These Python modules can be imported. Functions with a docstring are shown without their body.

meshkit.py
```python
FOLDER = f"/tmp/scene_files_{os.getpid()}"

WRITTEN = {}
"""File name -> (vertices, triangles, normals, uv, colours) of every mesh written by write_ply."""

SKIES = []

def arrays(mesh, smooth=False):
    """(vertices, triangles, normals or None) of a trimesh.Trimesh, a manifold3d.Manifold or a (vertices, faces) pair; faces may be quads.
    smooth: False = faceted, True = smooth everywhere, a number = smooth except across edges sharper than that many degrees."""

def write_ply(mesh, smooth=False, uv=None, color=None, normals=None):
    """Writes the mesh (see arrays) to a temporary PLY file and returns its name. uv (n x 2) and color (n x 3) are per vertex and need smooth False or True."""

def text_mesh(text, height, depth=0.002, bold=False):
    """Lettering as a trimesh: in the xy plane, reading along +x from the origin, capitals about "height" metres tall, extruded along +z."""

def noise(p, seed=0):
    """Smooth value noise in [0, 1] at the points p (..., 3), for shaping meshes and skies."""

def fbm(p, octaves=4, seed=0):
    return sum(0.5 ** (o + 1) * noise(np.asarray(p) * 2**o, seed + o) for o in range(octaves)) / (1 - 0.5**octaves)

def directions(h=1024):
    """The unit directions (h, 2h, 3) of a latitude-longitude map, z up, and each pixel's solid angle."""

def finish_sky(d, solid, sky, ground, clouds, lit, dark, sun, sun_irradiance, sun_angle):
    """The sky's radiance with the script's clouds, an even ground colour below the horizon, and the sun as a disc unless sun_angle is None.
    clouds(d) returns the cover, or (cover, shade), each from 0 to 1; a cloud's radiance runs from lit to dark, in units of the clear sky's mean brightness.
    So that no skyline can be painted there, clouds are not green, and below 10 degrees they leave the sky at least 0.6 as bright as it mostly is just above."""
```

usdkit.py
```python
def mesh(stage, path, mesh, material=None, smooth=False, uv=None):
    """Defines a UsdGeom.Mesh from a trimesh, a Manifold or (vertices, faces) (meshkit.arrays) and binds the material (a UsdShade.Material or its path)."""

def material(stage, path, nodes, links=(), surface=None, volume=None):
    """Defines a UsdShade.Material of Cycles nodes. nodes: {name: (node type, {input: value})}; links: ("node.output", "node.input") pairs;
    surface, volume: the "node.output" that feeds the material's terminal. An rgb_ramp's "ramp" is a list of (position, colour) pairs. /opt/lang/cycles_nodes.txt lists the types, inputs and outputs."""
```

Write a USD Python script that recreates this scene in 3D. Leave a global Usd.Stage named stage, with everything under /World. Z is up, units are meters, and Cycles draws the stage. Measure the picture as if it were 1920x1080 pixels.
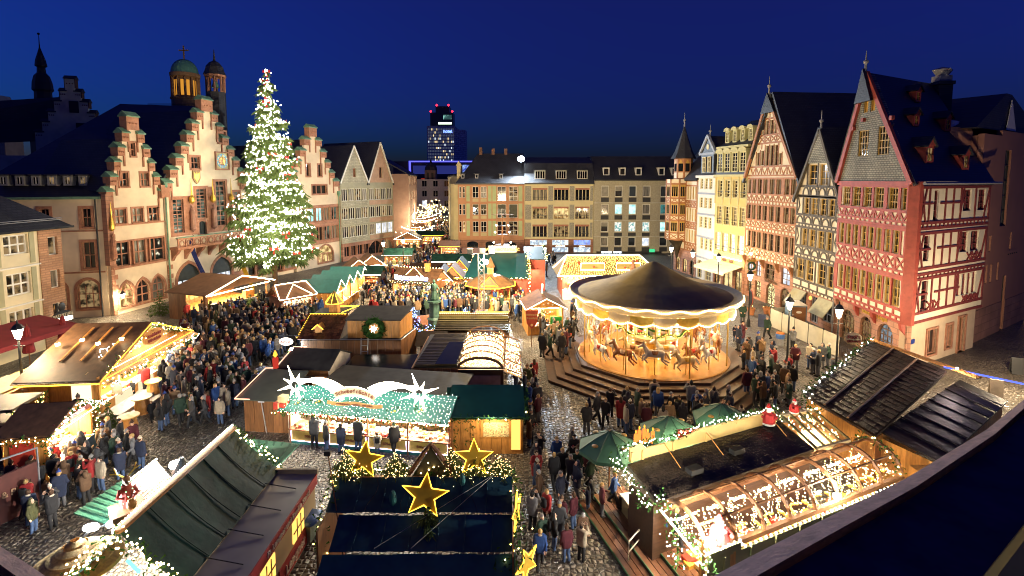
import math, random, numpy as np, trimesh, manifold3d, usdkit, meshkit
from shapely.geometry import Polygon
from pxr import Usd, UsdGeom, UsdLux, UsdShade, Gf, Sdf, Vt
stage = Usd.Stage.CreateInMemory()
UsdGeom.SetStageUpAxis(stage, 'Z'); UsdGeom.SetStageMetersPerUnit(stage, 1.0)
W_ = UsdGeom.Xform.Define(stage, '/World')
EYE, PITCH, F = 12.0, math.radians(5), 960.0
CY = 336 + F * math.tan(PITCH)
cam = UsdGeom.Camera.Define(stage, '/World/camera')
cam.AddTranslateOp().Set(Gf.Vec3d(0, 0, EYE)); cam.AddRotateXOp().Set(90 - math.degrees(PITCH))
cam.CreateHorizontalApertureAttr(36.0); cam.CreateVerticalApertureAttr(20.25); cam.CreateFocalLengthAttr(18.0)
cam.CreateVerticalApertureOffsetAttr((CY - 540) / 1920 * 36.0); cam.CreateClippingRangeAttr(Gf.Vec2f(0.05, 5000))
cam.CreateExposureAttr(0.48)
SUN_EL, SUN_ROT, SKY = math.radians(1.4), math.radians(-75), 0.15
usdkit.material(stage, '/World/Looks/sky', {'s': ('sky_texture', {'sky_type': 'single_scattering', 'sun_disc': False, 'sun_elevation': SUN_EL, 'sun_rotation': SUN_ROT, 'ozone_density': 11.0, 'air_density': 1.0, 'aerosol_density': 2.0}),
 'g': ('mix_color', {'blend_type': 'add', 'fac': 1.0, 'b': (.03, .02, .045), 'use_clamp': False}), 'b': ('background_shader', {'strength': SKY})}, [('s.color', 'g.a'), ('g.result', 'b.color')], surface='b.background')
dome = UsdLux.DomeLight.Define(stage, '/World/sky')
UsdShade.MaterialBindingAPI.Apply(dome.GetPrim()).Bind(UsdShade.Material.Get(stage, '/World/Looks/sky'))
dome.GetPrim().SetCustomDataByKey('kind', 'structure')
cp, sp = math.cos(PITCH), math.sin(PITCH)
V = lambda *a: np.array(a, float)
def ray(px, py):
 x, y = (px - 960) / F, (CY - py) / F
 return V(x, cp + y * sp, -sp + y * cp)
def G(px, py, z=0.0):
 d = ray(px, py); return V(0, 0, EYE) + (z - EYE) / d[2] * d
def AT(px, py, Y):
 d = ray(px, py); return V(0, 0, EYE) + Y / d[1] * d
def ZAT(X, Y, py):
 k = (CY - py) / F; return EYE + Y * (k * cp - sp) / (cp + k * sp)
used = {}
def uniq(parent, name):
 k = (parent, name); n = used.get(k, 0); used[k] = n + 1
 return f'{parent}/{name}' + (f'_{n:03d}' if n else '')
def data(prim, label=None, cat=None, group=None, kind=None):
 for k, v in (('label', label), ('category', cat), ('group', group), ('kind', kind)):
  if v: prim.SetCustomDataByKey(k, v)
class Thing:
 def __init__(s, name, label, cat=None, loc=(0, 0, 0), rot=0.0, group=None, kind=None, path=None, cls=False):
  s.path = path or uniq('/World', name)
  if cls: stage.CreateClassPrim(s.path)
  x = UsdGeom.Xform.Define(stage, s.path) if not cls else None
  if x:
   x.AddTranslateOp().Set(Gf.Vec3d(*map(float, loc))); x.AddRotateZOp().Set(math.degrees(rot))
   data(x.GetPrim(), label, cat, group, kind)
  s.o = np.asarray(loc, float); s.a = rot
  s.X = V(math.cos(rot), math.sin(rot), 0); s.Y = V(-math.sin(rot), math.cos(rot), 0)
 def part(s, name, mb, mat, label=None, kind=None, smooth=False, parent=None):
  p = uniq(parent or s.path, name)
  if isinstance(mb, MB): mb = mb.mesh()
  m = usdkit.mesh(stage, p, mb, mat, smooth=smooth)
  data(m.GetPrim(), label, None, None, kind); return p
 def l(s, p):                                        # world -> local
  d = np.asarray(p, float) - s.o; return V(d @ s.X, d @ s.Y, d[2])
 def w(s, u, v, z): return s.o + s.X * u + s.Y * v + V(0, 0, z)
 def uw(s, px, py, off=0.0):                          # pixel -> (along, up) on the plane local y = off
  d = ray(px, py); c = V(0, 0, EYE) - s.o; t = (off - c @ s.Y) / (d @ s.Y); p = c + t * d
  return float(p @ s.X), float(p[2])
def between(P0, P1, z=0.0):
 d = V(*P1[:2]) - V(*P0[:2]); return dict(loc=(P0[0], P0[1], z), rot=math.atan2(d[1], d[0])), float(np.hypot(*d))
BOXF = np.array([[0, 3, 2], [0, 2, 1], [4, 5, 6], [4, 6, 7], [0, 1, 5], [0, 5, 4], [1, 2, 6], [1, 6, 5], [2, 3, 7], [2, 7, 6], [3, 0, 4], [3, 4, 7]])
OCT = (np.array([[1, 0, 0], [-1, 0, 0], [0, 1, 0], [0, -1, 0], [0, 0, 1], [0, 0, -1]], float),
       np.array([[0, 2, 4], [2, 1, 4], [1, 3, 4], [3, 0, 4], [2, 0, 5], [1, 2, 5], [3, 1, 5], [0, 3, 5]]))
ICO = trimesh.creation.icosphere(1); ICO = (np.array(ICO.vertices), np.array(ICO.faces))
ICO2 = trimesh.creation.icosphere(2); ICO2 = (np.array(ICO2.vertices), np.array(ICO2.faces))
def unit(v): v = np.asarray(v, float); return v / (np.linalg.norm(v) + 1e-12)
class MB:
 def __init__(s): s.v, s.f, s.n = [], [], 0
 def add(s, v, f):
  v = np.asarray(v, float).reshape(-1, 3); f = np.asarray(f, int)
  if f.shape[1] == 4: f = np.vstack([f[:, [0, 1, 2]], f[:, [0, 2, 3]]])
  s.v.append(v); s.f.append(f + s.n); s.n += len(v); return s
 def mesh(s): return (np.vstack(s.v), np.vstack(s.f))
 def box(s, x0, y0, z0, x1, y1, z1):
  return s.add([[x0, y0, z0], [x1, y0, z0], [x1, y1, z0], [x0, y1, z0], [x0, y0, z1], [x1, y0, z1], [x1, y1, z1], [x0, y1, z1]], BOXF)
 def beam(s, a, b, w, d=None, up=(0, 0, 1)):
  a, b = np.asarray(a, float), np.asarray(b, float); d = d or w; t = unit(b - a); up = np.asarray(up, float)
  if abs(t @ unit(up)) > .99: up = V(0, 1, 0) if abs(t[1]) < .9 else V(1, 0, 0)
  r = unit(np.cross(t, up)) * w / 2; u = unit(np.cross(r, t)) * d / 2
  return s.add([a - r - u, a + r - u, a + r + u, a - r + u, b - r - u, b + r - u, b + r + u, b - r + u], BOXF[:, ::-1])
 def tube(s, pts, r, n=5, close=False):
  p = np.asarray(pts, float); k = len(p); r = np.broadcast_to(np.asarray(r, float), (k,))
  t = np.gradient(p, axis=0) if k > 2 else np.repeat((p[1] - p[0])[None], 2, 0)
  if close: t = np.roll(p, -1, 0) - np.roll(p, 1, 0)
  t /= np.linalg.norm(t, axis=1, keepdims=True) + 1e-9
  a = np.cross(t, np.where(np.abs(t[:, 2:]) < .95, [[0, 0, 1.]], [[1., 0, 0]])); a /= np.linalg.norm(a, axis=1, keepdims=True) + 1e-9
  b = np.cross(t, a); g = np.arange(n) * 2 * np.pi / n
  v = (p[:, None] + r[:, None, None] * (np.cos(g)[None, :, None] * a[:, None] + np.sin(g)[None, :, None] * b[:, None])).reshape(-1, 3)
  i, j = np.meshgrid(np.arange(k if close else k - 1), np.arange(n), indexing='ij'); i2 = (i + 1) % k
  q = np.stack([i * n + j, i * n + (j + 1) % n, i2 * n + (j + 1) % n, i2 * n + j], -1).reshape(-1, 4)
  s.add(v, q[:, ::-1])
  if not close:
   c = [[0, x, x + 1] for x in range(1, n - 1)]; s.f.append(np.array(c) + s.n - k * n); s.f.append(np.array(c)[:, ::-1] + s.n - n)
  return s
 def slab(s, pts, t):                                  # a flat polygon (convex, in order) thickened by t against its normal
  p = np.asarray(pts, float); k = len(p); nrm = unit(np.cross(p[1] - p[0], p[2] - p[0])); q = p - nrm * t
  f = [[0, i, i + 1] for i in range(1, k - 1)] + [[k, k + i + 1, k + i] for i in range(1, k - 1)]
  for i in range(k): j = (i + 1) % k; f += [[i, k + i, k + j], [i, k + j, j]]
  return s.add(np.vstack([p, q]), f)
 def prism(s, poly, y0, y1, ax='xz'):                   # shapely polygon or list of (u, w) extruded over y0..y1
  if not hasattr(poly, 'geom_type'): poly = Polygon(poly)
  if not poly.is_valid: poly = poly.buffer(0)
  for g in (x for x in (poly.geoms if hasattr(poly, 'geoms') else [poly]) if x.geom_type == 'Polygon' and x.area > 1e-4):
   m = trimesh.creation.extrude_polygon(g, abs(y1 - y0), engine='earcut'); v = np.array(m.vertices); f = np.array(m.faces)
   if ax == 'xz': v = np.stack([v[:, 0], max(y0, y1) - v[:, 2], v[:, 1]], 1)
   elif ax == 'yz': v = np.stack([min(y0, y1) + v[:, 2], v[:, 0], v[:, 1]], 1)
   else: v = v + [0, 0, min(y0, y1)]
   s.add(v, f)
  return s
 def lathe(s, prof, n=24, c=(0, 0, 0), a0=0.0, a1=2 * math.pi):
  p = np.asarray(prof, float); full = abs(a1 - a0) > 6.28; k = n if full else n + 1
  g = a0 + (a1 - a0) * np.arange(k) / n
  v = np.stack([p[:, None, 0] * np.cos(g), p[:, None, 0] * np.sin(g), np.broadcast_to(p[:, None, 1], (len(p), k))], -1).reshape(-1, 3) + c
  i, j = np.meshgrid(np.arange(len(p) - 1), np.arange(n), indexing='ij'); j2 = (j + 1) % k
  return s.add(v, np.stack([i * k + j, i * k + j2, (i + 1) * k + j2, (i + 1) * k + j], -1).reshape(-1, 4))
 def many(s, pts, r, shape=OCT):
  p = np.asarray(pts, float).reshape(-1, 3); v, f = shape; r = np.broadcast_to(np.asarray(r, float), (len(p),))
  return s.add((p[:, None] + r[:, None, None] * v).reshape(-1, 3), (np.arange(len(p))[:, None, None] * len(v) + f).reshape(-1, 3))
 def ball(s, c, r, shape=None): v, f = shape or ICO; return s.add(v * np.asarray(r, float) + np.asarray(c, float), f)
 def text(s, txt, h, o, dx, up, depth=.03, bold=True, center=True):
  m = meshkit.text_mesh(txt, h, depth, bold); v = np.array(m.vertices); dx, up = unit(dx), unit(up); n = np.cross(dx, up)
  if center: v[:, 0] -= (v[:, 0].min() + v[:, 0].max()) / 2
  return s.add(np.asarray(o, float) + v[:, :1] * dx + v[:, 1:2] * up + v[:, 2:] * n, np.array(m.faces))
def along(pts, step):
 p = np.asarray(pts, float); d = np.r_[0, np.cumsum(np.linalg.norm(np.diff(p, axis=0), axis=1))]
 n = max(2, int(d[-1] / step) + 1); t = np.linspace(0, d[-1], n)
 return np.stack([np.interp(t, d, p[:, k]) for k in range(3)], 1)
def bulbs(pts, step=.2, r=.045): return MB().many(along(pts, step), r)
mats = {}
def M(name, col, rough=.75, var=.25, scale=2.5, bump=0.0, metal=0.0, spec=.4, detail=4, col2=None, orand=0.0, stretch=None, extra=None):
 if name in mats: return mats[name]
 c = V(*col); c2 = V(*col2) if col2 is not None else np.clip(c * (1 - var), 0, 1); c1 = np.clip(c * (1 + var * .6), 0, .95) if col2 is None else c
 n = {'tc': ('texture_coordinate', {}), 'n': ('noise_texture', {'scale': scale, 'detail': detail, 'roughness': .6}), 'r': ('map_range', {'from_min': .3, 'from_max': .7}),
         'm': ('mix_color', {'blend_type': 'mix', 'a': c2, 'b': c1}), 'p': ('principled_bsdf', {'roughness': rough, 'metallic': metal, 'specular_ior_level': spec})}
 l = [('n.fac', 'r.value'), ('r.result', 'm.fac')]
 if stretch: n['mp'] = ('mapping', {'scale': stretch}); l += [('tc.object', 'mp.vector'), ('mp.vector', 'n.vector')]
 else: l += [('tc.object', 'n.vector')]
 out = 'm.result'
 if orand:
  n |= {'oi': ('object_info', {}), 'om': ('map_range', {'to_min': 1 - orand, 'to_max': 1 + orand}), 'oc': ('combine_xyz', {}), 'ox': ('mix_color', {'blend_type': 'multiply', 'fac': 1.0, 'use_clamp': False})}
  l += [('oi.random', 'om.value')] + [('om.result', 'oc.' + k) for k in 'xyz'] + [(out, 'ox.a'), ('oc.vector', 'ox.b')]; out = 'ox.result'
 if bump:
  n |= {'bn': ('noise_texture', {'scale': scale * 4, 'detail': 5}), 'b': ('bump', {'strength': .5, 'distance': bump})}
  l += [('mp.vector' if stretch else 'tc.object', 'bn.vector'), ('bn.fac', 'b.height'), ('b.normal', 'p.normal')]
 l += [(out, 'p.base_color')]
 mats[name] = usdkit.material(stage, '/World/Looks/' + name, n, l, surface='p.BSDF'); return mats[name]
def E(name, col, s):
 if name not in mats:
  mats[name] = usdkit.material(stage, '/World/Looks/' + name, {'e': ('emission', {'color': col, 'strength': s})}, [], surface='e.emission')
 return mats[name]
def bricks(name, c1, c2, mortar, w, h, axes='xz', rough=.8, bump=.02, mort=.02, offset=.5):
 """courses of stone or slate; axes: which object axes run along and up"""
 if name in mats: return mats[name]
 i, j = axes
 n = {'tc': ('texture_coordinate', {}), 's': ('separate_xyz', {}), 'c': ('combine_xyz', {}), 'b': ('brick_texture', {'color1': c1, 'color2': c2, 'mortar': mortar, 'scale': 1.0, 'mortar_size': mort, 'brick_width': w, 'row_height': h, 'offset': offset, 'bias': 0.0}),
         'n': ('noise_texture', {'scale': .7, 'detail': 5}), 'r': ('map_range', {'from_min': .25, 'from_max': .75, 'to_min': .65, 'to_max': 1.25}), 'k': ('combine_xyz', {}),
         'x': ('mix_color', {'blend_type': 'multiply', 'fac': 1.0}), 'bm': ('bump', {'invert': True, 'strength': .6, 'distance': bump}), 'p': ('principled_bsdf', {'roughness': rough})}
 l = [('tc.object', 's.vector'), (f's.{i}', 'c.x'), (f's.{j}', 'c.y'), ('c.vector', 'b.vector'), ('tc.object', 'n.vector'), ('n.fac', 'r.value')] + [('r.result', 'k.' + a) for a in 'xyz'] + \
  [('b.color', 'x.a'), ('k.vector', 'x.b'), ('x.result', 'p.base_color'), ('b.fac', 'bm.height'), ('bm.normal', 'p.normal')]
 mats[name] = usdkit.material(stage, '/World/Looks/' + name, n, l, surface='p.BSDF'); return mats[name]
def litpane(name, c1, c2, s, scale=1.5):
 """a window with a lit room behind it: patches of brighter and darker"""
 if name not in mats:
  mats[name] = usdkit.material(stage, '/World/Looks/' + name, {'tc': ('texture_coordinate', {}), 'n': ('noise_texture', {'scale': scale, 'detail': 3}), 'r': ('rgb_ramp', {'ramp': [(0, c2), (.42, c2), (.58, c1), (1, c1)]}),
   'e': ('emission', {'strength': s}), 'g': ('glossy_bsdf', {'roughness': .05, 'color': (.9, .9, .9)}), 'f': ('fresnel', {'IOR': 1.5}), 'x': ('mix_closure', {})},
   [('tc.object', 'n.vector'), ('n.fac', 'r.fac'), ('r.color', 'e.color'), ('f.fac', 'x.fac'), ('e.emission', 'x.closure1'), ('g.BSDF', 'x.closure2')], surface='x.closure')
 return mats[name]
def glassmat(name, tint=(.96, .97, 1)):
 if name not in mats:
  mats[name] = usdkit.material(stage, '/World/Looks/' + name, {'t': ('transparent_bsdf', {'color': tint}), 'g': ('glossy_bsdf', {'roughness': .05, 'color': (1, 1, 1)}), 'f': ('layer_weight', {'blend': .5}), 'w': ('math', {'math_type': 'power', 'value2': 4.0}), 'k': ('map_range', {'to_min': .03, 'to_max': .6}), 'x': ('mix_closure', {})},
   [('f.facing', 'w.value1'), ('w.value', 'k.value'), ('k.result', 'x.fac'), ('t.BSDF', 'x.closure1'), ('g.BSDF', 'x.closure2')], surface='x.closure')
 return mats[name]
def leafmat(name, a, b, scale=1.2):
 if name not in mats:
  mats[name] = usdkit.material(stage, '/World/Looks/' + name, {'tc': ('texture_coordinate', {}), 'n': ('noise_texture', {'scale': scale, 'detail': 3}), 'm': ('mix_color', {'a': a, 'b': b}), 'd': ('diffuse_bsdf', {}), 't': ('translucent_bsdf', {}), 'x': ('mix_closure', {'fac': .3})},
   [('tc.object', 'n.vector'), ('n.fac', 'm.fac'), ('m.result', 'd.color'), ('m.result', 't.color'), ('d.BSDF', 'x.closure1'), ('t.BSDF', 'x.closure2')], surface='x.closure')
 return mats[name]
curtain = M('curtain_pane', (.20, .18, .14), .12, .8, 2.2, spec=.8, stretch=(3, 3, .3))
dark_glass = M('dark_glass', (.012, .014, .016), .06, .5, 1.0, spec=.8)
warm_pane = litpane('warm_pane', (1, .72, .32), (.25, .13, .04), .9)
dim_pane = litpane('dim_pane', (.7, .45, .2), (.03, .02, .012), .35, 2.2)
cool_pane = litpane('cool_pane', (.6, 1, .95), (.25, .6, .6), 1.1)
white_pane = litpane('white_pane', (.9, .95, 1), (.45, .5, .6), 1.1)
slate = bricks('slate', (.022, .023, .028), (.032, .033, .040), (.010, .010, .012), .35, .16, 'xz', .55)
slate_y = bricks('slate_y', (.022, .023, .028), (.032, .033, .040), (.010, .010, .012), .35, .16, 'yz', .55)
slate_grey = bricks('slate_grey', (.20, .20, .16), (.28, .27, .21), (.06, .06, .05), .3, .14, 'xz', .8)
sandstone = bricks('sandstone', (.34, .16, .10), (.42, .21, .13), (.22, .12, .08), .7, .35, 'xz')
sandstone_y = bricks('sandstone_y', (.34, .16, .10), (.42, .21, .13), (.22, .12, .08), .7, .35, 'yz')
red_stone = M('red_stone', (.36, .17, .105), .85, .3, 3, .01)
cream = M('cream_plaster', (.66, .54, .39), .9, .2, .5, .006, detail=8)
copper = M('green_copper', (.13, .26, .17), .6, .35, 2)
gold = M('gilding', (.75, .5, .1), .35, .2, 5, metal=.8)
lead = M('lead_grey', (.22, .22, .23), .5, .2, 4)
iron = M('dark_iron', (.02, .022, .024), .45, .2, 4)
steel = M('pale_steel', (.5, .5, .48), .4, .2, 4, metal=.6)
wood = M('brown_wood', (.20, .085, .03), .6, .4, 2.0, .004, stretch=(1, 1, 8))
wood_h = M('orange_wood', (.42, .19, .045), .55, .35, 2.0, .003, stretch=(6, 6, 1), orand=.15)
dark_wood = M('dark_wood', (.06, .03, .016), .55, .4, 2.0, .004, stretch=(1, 8, 8), orand=.25)
white_paint = M('white_paint', (.72, .70, .62), .5, .08)
black = M('black_paint', (.015, .015, .015), .5, .2)
# ================================================================ SETTING: ground
def ground_mat():
 n = {'tc': ('texture_coordinate', {}), 'v': ('voronoi_texture', {'feature': 'distance_to_edge', 'scale': 5.5, 'randomness': .55}), 'v2': ('voronoi_texture', {'feature': 'f1', 'scale': 5.5, 'randomness': .55}),
         'e': ('map_range', {'from_min': .02, 'from_max': .12}), 'n': ('noise_texture', {'scale': .35, 'detail': 5}), 'nr': ('map_range', {'from_min': .3, 'from_max': .7, 'to_min': .6, 'to_max': 1.35}),
         'bw': ('rgb_to_bw', {}), 'br': ('map_range', {'to_min': .7, 'to_max': 1.3}), 'mm': ('math', {'math_type': 'multiply'}), 'k': ('combine_xyz', {}),
         'c': ('mix_color', {'a': (.035, .03, .024), 'b': (.125, .105, .08)}), 'x': ('mix_color', {'blend_type': 'multiply', 'fac': 1.0, 'use_clamp': False}),
         'b': ('bump', {'strength': .8, 'distance': .03}), 'p': ('principled_bsdf', {'roughness': .42, 'specular_ior_level': .5})}
 l = [('tc.object', 'v.vector'), ('tc.object', 'v2.vector'), ('tc.object', 'n.vector'), ('v.distance', 'e.value'), ('n.fac', 'nr.value'), ('v2.color', 'bw.color'), ('bw.val', 'br.value'), ('br.result', 'mm.value1'), ('nr.result', 'mm.value2')] + \
  [('mm.value', 'k.' + a) for a in 'xyz'] + [('e.result', 'c.fac'), ('c.result', 'x.a'), ('k.vector', 'x.b'), ('x.result', 'p.base_color'), ('e.result', 'b.height'), ('b.normal', 'p.normal')]
 return usdkit.material(stage, '/World/Looks/cobbles', n, l, surface='p.BSDF')
t = Thing('ground', 'cobbled market square stretching away between the houses', 'ground', kind='structure')
t.part('paving', MB().add([[-400, -60, 0], [400, -60, 0], [400, 1500, 0], [-400, 1500, 0]], [[0, 1, 2, 3]]), ground_mat())
rng = random.Random(7)
def Bld(name, label, P0, P1, cat='house', group=None):
 k, w = between(P0, P1); t = Thing(name, label, cat, group=group, **k); t.W = w; return t
def shape_of(u0, w0, u1, w1, arch=None):
 m, r = (u0 + u1) / 2, (u1 - u0) / 2
 if arch == 'rd':
  a = np.linspace(0, math.pi, 11); return Polygon([(u0, w0), (u1, w0)] + [(m + r * math.cos(x), w1 - r + r * math.sin(x)) for x in a])
 if arch == 'seg':
  a = np.linspace(.9, math.pi - .9, 7); R = r / math.cos(.9); return Polygon([(u0, w0), (u1, w0)] + [(m + R * math.cos(x), w1 - R + R * math.sin(x)) for x in a])
 if arch == 'pt':
  h = min(1.7 * r, (w1 - w0) * .6); q = np.linspace(0, 1, 6)
  R = [(u1 - r * (1 - math.cos(x * 1.2)) / (1 - math.cos(1.2)), w1 - h + h * math.sin(x * 1.2) / math.sin(1.2)) for x in q]
  return Polygon([(u0, w0), (u1, w0)] + R + [(2 * m - a, b) for a, b in R[-2::-1]])
 return Polygon([(u0, w0), (u1, w0), (u1, w1), (u0, w1)])
def ring(p, a, b): return p.buffer(a, join_style=2).difference(p.buffer(b, join_style=2))
def window(T, r, nx=2, ny=2, fm=None, pm=None, y=.16, fw=.06, mu=.03, arch=None, sur=None, surm=None, sill=None, name='window', label=None, hood=None):
 if pm in (None, dark_glass) and rng.random() < .22: pm = curtain
 u0, w0, u1, w1 = r; p = shape_of(*r, arch); mb = MB().prism(p.difference(p.buffer(-fw, join_style=2)), y - .03, y + .05)
 top = w1 - (0 if not arch else (u1 - u0) * .35)
 for i in range(1, nx): x = u0 + (u1 - u0) * i / nx; mb.box(x - mu, y - .02, w0 + fw * .9, x + mu, y + .03, (w1 if i * 2 == nx or not arch else top) - fw * .9)
 for j in range(1, ny): z = w0 + (w1 - w0) * j / ny; mb.box(u0 + fw * .9, y - .023, z - mu, u1 - fw * .9, y + .027, z + mu)
 wp = T.part(name, mb, fm or white_paint, label)
 T.part('pane', MB().prism(p.buffer(-.01, join_style=2), y + .06, y + .08), pm or dark_glass, parent=wp)
 if sur: T.part('surround', MB().prism(ring(p, sur, 0.0), -.06, .12), surm or red_stone, parent=wp)
 if sill: T.part('sill', MB().box(u0 - .12, -.14, w0 - .14, u1 + .12, .05, w0), sill, parent=wp)
 return p
def facade(T, outline, wins, mat, y0=0.0, t=.35, name='wall', label=None):
 holes = [shape_of(*w['r'], w.get('arch')) for w in wins]
 P = Polygon(outline)
 for h in holes: P = P.difference(h)
 T.part(name, MB().prism(P, y0, y0 + t), mat, label)
def cols(T, xs, yl, yr, xL=None, xR=None, s=1.0, o=(0, 0), off=0.0):
 """window boxes measured along a row: xs = (left, right) pairs, yl / yr = (top, bottom) at the row's ends, xL / xR = the wall's ends there"""
 c = lambda x: x / s + o[0]; d = lambda y: y / s + o[1]
 xs = [(c(a), c(b)) for a, b in xs]; yl = [d(y) for y in yl]; yr = [d(y) for y in yr]
 top = (T.uw(xs[0][0], yl[0], off)[1] + T.uw(xs[-1][1], yr[0], off)[1]) / 2; bot = (T.uw(xs[0][0], yl[1], off)[1] + T.uw(xs[-1][1], yr[1], off)[1]) / 2
 ym = (yl[0] + yl[1] + yr[0] + yr[1]) / 4; u = lambda x: T.uw(x, ym, off)[0]
 a0 = u(c(xL)) if xL is not None else None; a1 = u(c(xR)) if xR is not None else None
 if a0 is not None and a1 is not None: g = lambda x: (u(x) - a0) / (a1 - a0) * T.W
 elif a1 is not None: g = lambda x: u(x) + T.W - a1
 elif a0 is not None: g = lambda x: u(x) - a0
 else: g = u
 return [(g(a), bot, g(b), top) for a, b in xs]
def even(u0, u1, n, fill, w0, w1): d = (u1 - u0) / n; return [(u0 + d * (i + .5 - fill / 2), w0, u0 + d * (i + .5 + fill / 2), w1) for i in range(n)]
def roof_gable(T, u0, u1, w_eave, w_ridge, depth, mat, over=.3, y0=-.3, axis='y', name='roof', t=.18):
 """axis y: ridge runs inward from the gable front; axis x: ridge runs along the facade, set back by depth/2"""
 m = MB()
 if axis == 'y':
  c = (u0 + u1) / 2; k = (w_ridge - w_eave) / (c - u0)
  m.slab([[u0 - over, y0, w_eave - over * k], [c, y0, w_ridge], [c, depth, w_ridge], [u0 - over, depth, w_eave - over * k]][::-1], t)
  m.slab([[c, y0, w_ridge], [u1 + over, y0, w_eave - over * k], [u1 + over, depth, w_eave - over * k], [c, depth, w_ridge]][::-1], t)
 else:
  h = depth / 2; k = (w_ridge - w_eave) / h
  m.slab([[u0, -over, w_eave - over * k], [u1, -over, w_eave - over * k], [u1, h, w_ridge], [u0, h, w_ridge]], t)
  m.slab([[u1, depth + over, w_eave - over * k], [u0, depth + over, w_eave - over * k], [u0, h, w_ridge], [u1, h, w_ridge]], t)
 return T.part(name, m, mat)
def body(T, u0, u1, y0, y1, w0, w1, mat, name='rear_wall'):
 T.part(name, MB().box(u0, y0, w0, u1, y1, w1), mat)
def hbeams(T, mat, y=-.05, d=.12):
 def b(u0, w0, u1, w1, w=.16, proud=0.0):
  T.part('beam', MB().prism(Polygon(stroke([(u0, w0), (u1, w1)], w)), y - proud, y + d), mat)
 def arc(pts, w=.13): T.part('beam', MB().prism(Polygon(stroke(pts, w)), y - .004, y + d), mat)
 return b, arc
def stroke(pts, w):
 p = np.asarray(pts, float); t = np.gradient(p, axis=0); t /= np.linalg.norm(t, axis=1, keepdims=True); n = np.stack([-t[:, 1], t[:, 0]], 1) * w / 2
 return np.vstack([p - n, (p + n)[::-1]])
def band(b, arc, u0, u1, w0, w1, n, kind, w=.12):
 d = (u1 - u0) / n
 for i in range(n):
  a, c = u0 + d * i, u0 + d * (i + 1); m = (a + c) / 2
  if kind in 'XVAPC' and i: b(a, w0, a, w1, w * 1.1)
  if kind == 'X': b(a + .06, w0, c - .06, w1, w * .8, -.004); b(a + .06, w1, c - .06, w0, w * .8, .004)
  if kind == 'V': b(a + .08, w1, m, w0, w * .8); b(c - .08, w1, m, w0, w * .8, .004)
  if kind == 'A':
   q = np.linspace(0, math.pi, 9); arc([(m + d * .36 * math.cos(x), w0 + (w1 - w0) * .92 * math.sin(x)) for x in q], w * .8)
  if kind == 'C':
   for s in (-1, 1):
    q = np.linspace(0, 1, 6); arc([(m + s * d * (.05 + .4 * x * x), w0 + (w1 - w0) * (1 - x)) for x in q], w * .8)
def finial(T, u, v, w, h=1.3, mat=None):
 T.part('finial', MB().lathe([(.11, 0), (.07, h * .35), (.17, h * .42), (.17, h * .5), (.05, h * .56), (.02, h), (0, h)], 8, (u, v, w)), mat or lead)
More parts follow.
